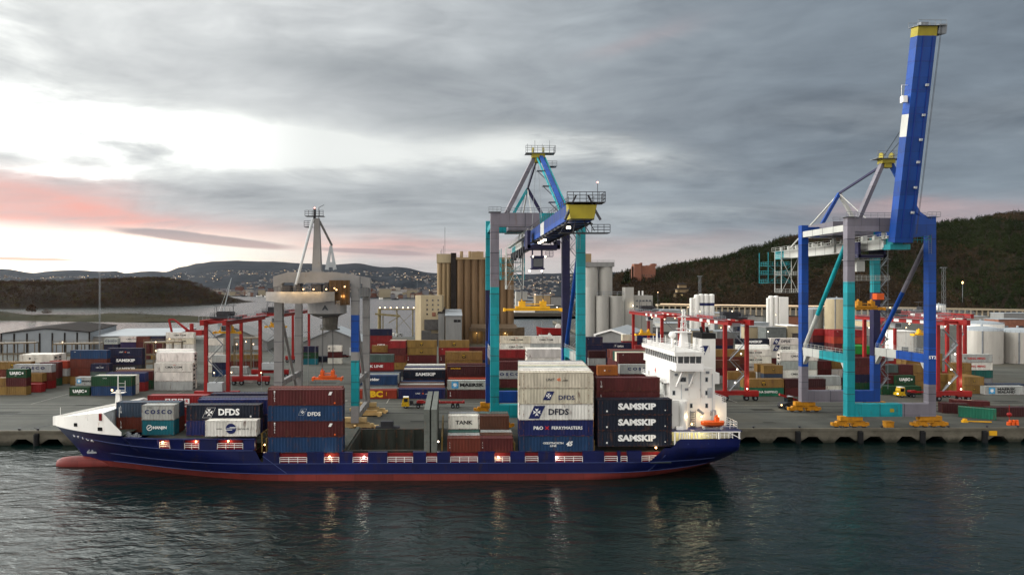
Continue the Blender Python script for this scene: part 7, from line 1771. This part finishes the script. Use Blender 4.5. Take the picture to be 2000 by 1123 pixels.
CARS=[(757,655,'white','white','nearer the grey crane'),(768,656,'white','white','second among the pale vans above the tan containers'),(780,657,'pale grey','pale grey','rightmost above the tan containers'),(1352,648,'white','white','beside the lit radar mast'),(1385,650,'pale grey','pale grey','right of the radar mast'),(1366,651,'dark grey','dark grey','between pale ones behind the radar mast'),(640,700,'white','white','beneath the grey crane'),(655,697,'dark grey','dark grey','beneath the grey crane'),(672,698,'maroon','maroon','beneath the grey crane, farthest right')]
for i,(px_,py_,cl,cn,wh) in enumerate(CARS):
    x,y=at_px(px_,py_); car(x,y,R(random.choice((0,20,160,90))),cl,f"{cn} {'van' if i<5 else 'car'} parked "+wh,'parked cars and vans in the port',i<5)
# beige ballast frames beneath the grey crane, bollards, barrier
mk('ballast',(206,172,116),rough=.7,var=.2,dirt=lin((110,84,50)),dirtamt=.25)
for i,(px_,py_,L,h,lb) in enumerate(((722,812,6.2,.9,'beige steel beam frame on the quay right of the painted crane leg'),(745,806,3.2,.6,'short beige beam behind the long one on the quay'),(712,835,6.5,.5,'flat beige plate on the quay edge beside the hold'),(1162,818,3.0,.8,'small beige block left of the middle crane bogie'))):
    x,y=at_px(px_,py_); mb=MB(); mb.box(-L/2,L/2,-.9,.9,.25,h); mb.box(-L/2+.3,-L/2+1,-1.1,1.1,0,.25); mb.box(L/2-1,L/2-.3,-1.1,1.1,0,.25); mb.box(-L*.3,L*.3,-.5,.5,h,h+.5); o=mb.build('ballast_beam',M['ballast'],loc=(x,y,GZ)); tag(o,lb,'steel beam')
x,y=at_px(764,846); 
for i,px_ in enumerate((40,76,1470,1560,1640,1720,1850,1925,1985)):
    x=XY(px_,155.9); mb=MB(); mb.cyl(0,0,0,.5,.22,10); mb.cyl(0,0,.5,.62,.34,10); o=mb.build('bollard',M['darksteel'],loc=(x,155.5,GZ+.02)); tag(o,'black mooring bollard at the quay edge','bollard','mooring bollards along the quay edge')
x=XY(1940,154.6); mb=MB(); mb.box(x-.9,x+.9,154.6,154.7,1.5,2.6); tag(mb.build('quay_sign',M['yellow']),'yellow board on the quay front at the right','sign')
mb=MB(); mb.box(XY(1770,175)-0,XY(1770,175)+1.6,165,167,GZ,GZ+1.6); 
x,y=at_px(1735,834); mb=MB(); mb.box(-.9,.9,-.7,.7,0,1.3); mb.box(-1.0,1.0,-.8,.8,1.3,1.42); tag(mb.build('equipment_box',M['bogie'],loc=(x,y,GZ)),'yellow equipment box on the quay between the crane bogies','box')
x,y=at_px(1978,830); mb=MB(); 
for k in range(3): mb.cyl(-1+k*1.0,0,0,.7,.4,10); mb.cyl(-.5+k*.8,.1,.7,1.2,.3,8)
tag(mb.build('mooring_buoys',M['orange'],loc=(x,y,GZ)),'orange buoys heaped at the right end of the quay','buoy')
x,y=at_px(1976,828); mb=MB(); mb.ball((0,0,.5),.5,10,6); mb.tube((0,0,.9),(0,0,4.6),.07,6); mb.ball((0,0,2.4),.55,10,6,.9); tag(mb.build('marker_buoy',M['red_crane'],loc=(x-1,y-.5,GZ)),'red marker buoy with a thin pole beside the orange buoys','buoy')
x,y=at_px(1890,823); mb=MB(); mb.box(-.6,.6,-.4,.4,0,.5); mb.box(-.3,.4,-.3,.3,.5,.9); mb.beam((.5,0,.3),(6,-.6,.2),.3,.25); tag(mb.build('hose_cart',M['yellow'],loc=(x-1.5,y-1.0,GZ)),'yellow cart with a long pale bar in front of the sea green container','cart')
mb=MB(); mb.tube((XY(150,150),SC-2,7.9),(XY(70,155.6),155.5,GZ+.5),.05,4); mb.tube((-77,SC+1,8.5),(XY(60,155.6),155.5,GZ+.5),.05,4); tag(mb.build('mooring_line',M['rope']),'thin mooring line from the ship\'s bow to the quay','rope')
# ------------------------------------------------------------------ woods
def leafmat(name,c1,c2,scale=.03):
    m=bpy.data.materials.new(name); m.use_nodes=True; t=m.node_tree; b=t.nodes['Principled BSDF']; b.inputs['Roughness'].default_value=.8; b.inputs['Specular IOR Level'].default_value=.03
    g=t.nodes.new('ShaderNodeNewGeometry'); q=t.nodes.new('ShaderNodeTexNoise'); q.inputs['Scale'].default_value=scale; q.inputs['Detail'].default_value=4; t.links.new(g.outputs['Position'],q.inputs[0])
    q2=t.nodes.new('ShaderNodeTexNoise'); q2.inputs['Scale'].default_value=.6; q2.inputs['Detail'].default_value=2; t.links.new(g.outputs['Position'],q2.inputs[0])
    f=(E(q.outputs[0],t)*.55+E(q2.outputs[0],t)*.45).ss(.36,.64); t.links.new(mixc(t,f,c1,c2),b.inputs['Base Color']); return m
rng=np.random.default_rng(5)
def wood(name,label,pts,hs,kind,m,nl=26,ws=None,thing=False):
    """pts (n,3) tree feet; each tree = a trunk sliver and leaf clumps through its crown; one mesh"""
    n=len(pts); hs=np.asarray(hs); ws=hs*.32 if ws is None else ws
    u=rng.random((n,nl)); th=rng.random((n,nl))*2*np.pi
    if kind=='conifer':
        zz=.12+.88*u; rad=ws[:,None]*(1.02-zz)*np.sqrt(rng.random((n,nl)))*1.25; size=hs[:,None]*.10*(1.25-zz)
    else:
        zz=.35+.65*u; rad=ws[:,None]*np.sqrt(np.clip(1-((zz-.62)/.40)**2,0.03,1))*np.sqrt(rng.random((n,nl))); size=hs[:,None]*.085*(.6+.8*rng.random((n,nl)))
    C=np.stack([pts[:,None,0]+rad*np.cos(th),pts[:,None,1]+rad*np.sin(th),pts[:,None,2]+zz*hs[:,None]],-1).reshape(-1,3)
    S=size.reshape(-1)
    a=rng.normal(size=(len(C),3)); a/=np.linalg.norm(a,axis=1)[:,None]; b=rng.normal(size=(len(C),3)); b-=a*(a*b).sum(1)[:,None]; b/=np.linalg.norm(b,axis=1)[:,None]
    a*=S[:,None]; b*=S[:,None]*.8
    V=np.stack([C-a-b*.3,C+a*.2-b,C+a+b*.4,C-a*.3+b],1).reshape(-1,3)
    # trunks
    T=np.stack([pts+np.array([-.16,0,-1.]),pts+np.array([.16,0,-1.]),pts+np.stack([np.zeros(n)+.05,np.zeros(n),hs*.75],1),pts+np.stack([np.zeros(n)-.05,np.zeros(n),hs*.75],1)],1).reshape(-1,3)
    V=np.concatenate([V,T]); nf=len(V)//4
    me=bpy.data.meshes.new(name); me.vertices.add(len(V)); me.vertices.foreach_set('co',V.ravel()); me.loops.add(nf*4); me.loops.foreach_set('vertex_index',np.arange(nf*4)); me.polygons.add(nf); me.polygons.foreach_set('loop_start',np.arange(nf)*4)
    me.materials.append(m); me.update(calc_edges=True); o=ob(name,me); 
    tag(o,label,kind='stuff'); return o
ever=leafmat('evergreen_leaves',lin((22,30,16)),lin((40,46,24)),.012); bare=leafmat('bare_twigs',lin((40,32,24)),lin((62,50,36)),.010); bare2=leafmat('bare_twigs_purple',lin((48,37,29)),lin((74,56,42)),.012)
# right hill
N=11000; P=[];K=[]
r_=random.Random(3)
while len(P)<N:
    v=820+ (r_.random()**.75)*560; u=r_.uniform(230,1420); X=u*v/1330
    px_=880+F*X/v
    if px_<1165 or px_>2150: continue
    z=hillz(X,v)
    if z<GZ+1 or (px_<1215 and r_.random()<.5): continue
    P.append((X,v,z-.3)); dens=mnoise.noise(Vector((X*.006,v*.006,1.0)))+ (px_-1500)/1500+(v-1150)/900
    K.append(dens+r_.uniform(-.35,.35)>.02)
P=np.array(P); K=np.array(K); H=np.where(K,rng.uniform(9,17,len(P)),rng.uniform(7,12,len(P)))*.85
wood('evergreen_woodland','dark evergreen woodland covering the hillside on the right',P[K],H[K],'conifer',ever,30)
wood('bare_woodland','brown leafless birch woodland on the right hillside',P[~K],H[~K],'round',bare,30,ws=H[~K]*.45)
# island
P=[]
while len(P)<6500:
    X=r_.uniform(-1350,-440); Y=r_.uniform(1200,1750); z=islz(X,Y)
    if z<.8: continue
    P.append((X,Y,z-.5))
P=np.array(P); H=rng.uniform(6,10.5,len(P)); Q=rng.random(len(P))<.22
wood('island_woodland','brown leafless wood covering the island on the left',P[~Q],H[~Q],'round',bare2,26,ws=H[~Q]*.6)
wood('island_evergreens','scattered green trees in the wood on the island',P[Q],H[Q],'round',leafmat('olive_leaves',lin((50,50,28)),lin((80,72,38)),.02),26,ws=H[Q]*.55)
# spit shrubs
P=[]
while len(P)<700:
    X=r_.uniform(-880,-260); Y=r_.uniform(740,860); z=spitz(X,Y)
    if z<.8 or (X>-500 and r_.random()<.6): continue
    P.append((X,Y,z-.3))
P=np.array(P); H=rng.uniform(1.2,3.6,len(P)); wood('shore_shrubs','low brown shrubs on the grassy spit',P,H,'round',bare,14,ws=H*1.2)
# a few single trees one can tell apart
def tree(label,x,y,z,h,kind,m,ws,group=None,nl=150):
    r=empty('pine_tree' if kind=='conifer' else 'bare_tree',(x,y,z),label,'tree',group)
    tb=MB(); tb.tube((0,0,-1),(0,0,h*(.9 if kind=='conifer' else .5)),h*.018,7,h*.006)
    for k in range(9): a=k*2.4; z0=h*(.3+.05*k); tb.tube((0,0,z0),(ws*.7*math.cos(a),ws*.7*math.sin(a),z0+h*.18),h*.007,4,h*.002)
    tb.build('trunk',mat('bark',lin((58,46,38))) if 'bark' not in bpy.data.materials else bpy.data.materials['bark'],r)
    o=wood('crown','x',np.array([[0,0,0]],float),[h],kind,m,nl,ws=np.array([ws])); o.parent=r
    for k in ('kind','label'):
        if k in o: del o[k]
for lb,px_,D,pt,kind,ws,m in (('dark pointed spruce on the ridge left of the castle ruin',1226,1150,524,'conifer',7,ever),('smaller dark spruce beside the pointed one',1220,1150,531,'conifer',5,ever),('leafless shore tree on the grassy spit, left',62,790,595,'round',5.5,bare2),('leafless shore tree on the grassy spit, right of another',92,792,604,'round',6,bare2)):
    x,y=PX(px_,D),PY(px_,D); z=hillz(x,y) if px_>500 else spitz(x,y); z=min(z,PZ(pt,D)-6); tree(lb,x,y,z,PZ(pt,D)-z,kind,m,ws)
# ------------------------------------------------------------------ the town across the fjord
wall_cols=[(150,144,134),(128,112,98),(112,80,66),(160,158,154),(106,106,110),(138,128,106),(92,58,46)]
WM=[mat('town_wall_%d'%i,lin(c),var=.1,rough=.8) for i,c in enumerate(wall_cols)]; RM=[mat('town_roof_%d'%i,lin(c),var=.2,rough=.8) for i,c in enumerate([(80,62,56),(70,70,74),(110,108,108)])]
def house(x,y,z,wd,dp,h,wi,ri,gable=True):
    a=MB(); a.box(-wd/2,wd/2,-dp/2,dp/2,-8,h)
    r=MB()
    if gable: r.xprism([(-wd/2-.4,h+.02),(wd/2+.4,h+.02),(0,h+wd*.28)],-dp/2-.3,dp/2+.3)
    else: r.box(-wd/2-.3,wd/2+.3,-dp/2-.3,dp/2+.3,h+.02,h+.9)
    return a,r
r_=random.Random(9)
cnt=0; 
for i in range(230):      # the waterfront and lower town: individual buildings
    u=r_.choice([r_.uniform(380,545),r_.uniform(715,858),r_.uniform(715,858),r_.uniform(330,545)]); 
    sh=interp([(-400,3600),(330,3600),(420,3500),(640,2800),(860,2500),(1000,2500)],u); D=sh+45+abs(r_.gauss(0,170)); x,y=PX(u,D),PY(u,D); z=max(2,farz(u,D))
    big=r_.random()<.3; wd=r_.uniform(22,60) if big else r_.uniform(12,26); h=r_.uniform(14,34) if big else r_.uniform(8,18); wi=r_.randrange(7)
    a,b_=house(x,y,z,wd,r_.uniform(14,22),h,wi,0,not big)
    o=a.build('town_house',WM[wi],loc=(x,y,z)); cn=['cream','tan','brick red','white','grey','yellowish','brown'][wi]
    zone='left of the grey crane' if u<545 else 'between grey crane and silos'
    tag(o,f"distant {cn} {'block' if big else 'house'} on the town waterfront {zone}",'building',f"{cn} {'blocks' if big else 'houses'} on the town waterfront {zone}"); b_.build('roof',RM[r_.randrange(3)],o)
    if big:
        w_=MB(); k=int(h/4)
        for q in range(k): w_.box(-wd/2+1.5,wd/2-1.5,-11.2,-11.1,2+q*4,3.4+q*4) if False else None
# stuff: the mass of small houses up the slopes
mbs=[MB() for _ in range(4)]; lights=MB()
for i in range(3300):
    u=r_.uniform(-60,1130); D=2600+ (r_.random()**1.1)*4300
    z=farz(u,D)
    if z<1.5 or z>210: continue
    if mnoise.noise(Vector((u*.012,D*.0012,2)))<-.12: continue
    x,y=PX(u,D),PY(u,D); wd=r_.uniform(8,17)*(1.5 if r_.random()<.12 else 1); dp=r_.uniform(8,12); h=r_.uniform(5,8.5)*(1.7 if r_.random()<.1 else 1); k=mbs[r_.randrange(4)]
    k.cm=0; k.box(x-wd/2,x+wd/2,y-dp/2,y+dp/2,z-6,z+h); k.cm=1; k.xprism([(x-wd/2-.4,z+h+.02),(x+wd/2+.4,z+h+.02),(x,z+h+wd*.25)],y-dp/2-.3,y+dp/2+.3)
    if r_.random()<.10: lights.ball((x+wd*.3,y-dp/2-1.5,z+h*.6),.0007*D*.55,6,4)
for i,k in enumerate(mbs): tag(k.build('hillside_houses',[WM[[0,3,1,4][i]],RM[i%3]]),'countless small pale houses scattered over the far slopes',kind='stuff')
M['townlight']=mat('town_light',(1,.8,.5),emit=(1,.72,.42),estr=2.6)
tag(lights.build('town_lights',M['townlight']),'tiny warm lights of the far town at dusk',kind='stuff')
P=[]
while len(P)<2600:
    u=r_.uniform(-100,1010); D=2620+r_.random()*3600; z=farz(u,D)
    if z<1.2: continue
    P.append((PX(u,D),PY(u,D),z-1))
P=np.array(P); H=rng.uniform(8,15,len(P)); wood('town_trees','dark tree clumps between the houses across the fjord',P,H,'round',leafmat('town_leaves',lin((44,44,38)),lin((66,60,52)),.004),12,ws=H*.9)
# small boats along the far shore
for i,(px_,py_) in enumerate(((471,578),(500,578),(516,579),(540,580),(588,578),(740,583),(765,584),(330,580))):
    simpleship('tiny pale boat lying off the town waterfront',px_,px_+r_.uniform(7,14),py_+1.5,M['white'] if i%3 else M['darksteel'],5,True,'moored_boat')['group']='small boats off the town waterfront'
# ------------------------------------------------------------------ air
hz_=MB(); hz_.box(-8990,8990,-290,9290,-3,560)
hm=bpy.data.materials.new('haze'); hm.use_nodes=True; hm.node_tree.nodes.clear(); t=hm.node_tree
pv=t.nodes.new('ShaderNodeVolumePrincipled'); pv.inputs['Color'].default_value=(.80,.85,1.0,1); pv.inputs['Density'].default_value=.000004; pv.inputs['Anisotropy'].default_value=.3
ou=t.nodes.new('ShaderNodeOutputMaterial'); t.links.new(pv.outputs[0],ou.inputs['Volume'])
tag(hz_.build('haze',hm),'thin blue evening haze over the harbour and fjord',kind='stuff')
# ------------------------------------------------------------------ keep the containers one can see
bpy.context.view_layer.update()
cnt={}
from mathutils.bvhtree import BVHTree
bv=[];bf=[];bo=[]
for o in col.objects:
    if o.parent is None and o.name.startswith('shipping_container'):
        k=len(bv); bv+=[o.matrix_world@Vector(c) for c in o.bound_box]
        bf+=[tuple(k+i for i in q) for q in((0,1,2,3),(4,5,6,7),(0,1,5,4),(2,3,7,6),(0,3,7,4),(1,2,6,5))]; bo+=[o.name]*6
    elif o.name.split('.')[0] in('hull','accommodation','hatch_cover','boot_topping'):
        k=len(bv); bv+=[o.matrix_world@v.co for v in o.data.vertices]; bf+=[tuple(k+i for i in p.vertices) for p in o.data.polygons]; bo+=['']*len(o.data.polygons)
tree_=BVHTree.FromPolygons(bv,bf)
fw=Vector((sY,cY,0)); rt=Vector((cY,-sY,0)); org=Vector((0,0,CAMZ))
for iy in range(640,885,2):
    for ix in range(0,2000,2):
        d=(rt*((ix+.5-PCX)/F)+fw+Vector((0,0,-(iy+.5-PCY)/F))).normalized()
        loc,nr,idx,ds=tree_.ray_cast(org,d,420)
        if loc is not None and bo[idx]: cnt[bo[idx]]=cnt.get(bo[idx],0)+1
allc=[o for o in col.objects if o.name.startswith('shipping_container')]
allc.sort(key=lambda o:-cnt.get(o.name,0))
print('containers',len(allc),'seen',len(cnt))
# also keep hidden ones that carry a visible one, so no stack floats
keep=set(o.name for o in allc[:300] if cnt.get(o.name,0)>0)
seen=[o for o in allc if cnt.get(o.name,0)>0]
byxy=[(o.location.x,o.location.y,o.location.z,o) for o in allc]
support=[]
for o in allc:
    if cnt.get(o.name,0)>0: continue
    for x,y,z,p in byxy:
        if cnt.get(p.name,0)>0 and abs(p.location.x-o.location.x)<3 and abs(p.location.y-o.location.y)<1.5 and p.location.z>o.location.z+1: support.append(o); break
for o in support:
    if len(keep)<300: keep.add(o.name)
rest=[o for o in allc if o.name not in keep]
rs=[o for o in rest if cnt.get(o.name,0)>0 or o in support]
V=[];Fc=[];Cc=[]
mbr=MB(); mats=[]
for o in rs:
    c=tuple(round(x,2) for x in o.color[:3])
    nm='plain_container_paint_%02d_%02d_%02d'%tuple(int(x*20) for x in c)
    m=bpy.data.materials.get(nm) or mat(nm,c,rough=.55,var=.22,scale=.5,dirt=lin((70,52,42)),dirtamt=.12,streak=True)
    if m not in mats: mats.append(m)
    mbr.cm=mats.index(m)
    me=o.data; vs=[o.matrix_world@v.co for v in me.vertices]; mbr.add(vs,[tuple(p.vertices) for p in me.polygons])
    fr=next(ch for ch in o.children if ch.name.startswith('frame')); mbr.add([o.matrix_world@v.co for v in fr.data.vertices],[tuple(p.vertices) for p in fr.data.polygons])
if rs:
    q=mbr.build('more_containers',mats); tag(q,'further containers standing behind and beneath the visible stacks',kind='stuff')
for o in rest:
    for ch in list(o.children):
        for g in list(ch.children): bpy.data.objects.remove(g)
        bpy.data.objects.remove(ch)
    bpy.data.objects.remove(o)
print('kept',len(keep),'merged',len(rs),'dropped',len(rest)-len(rs))
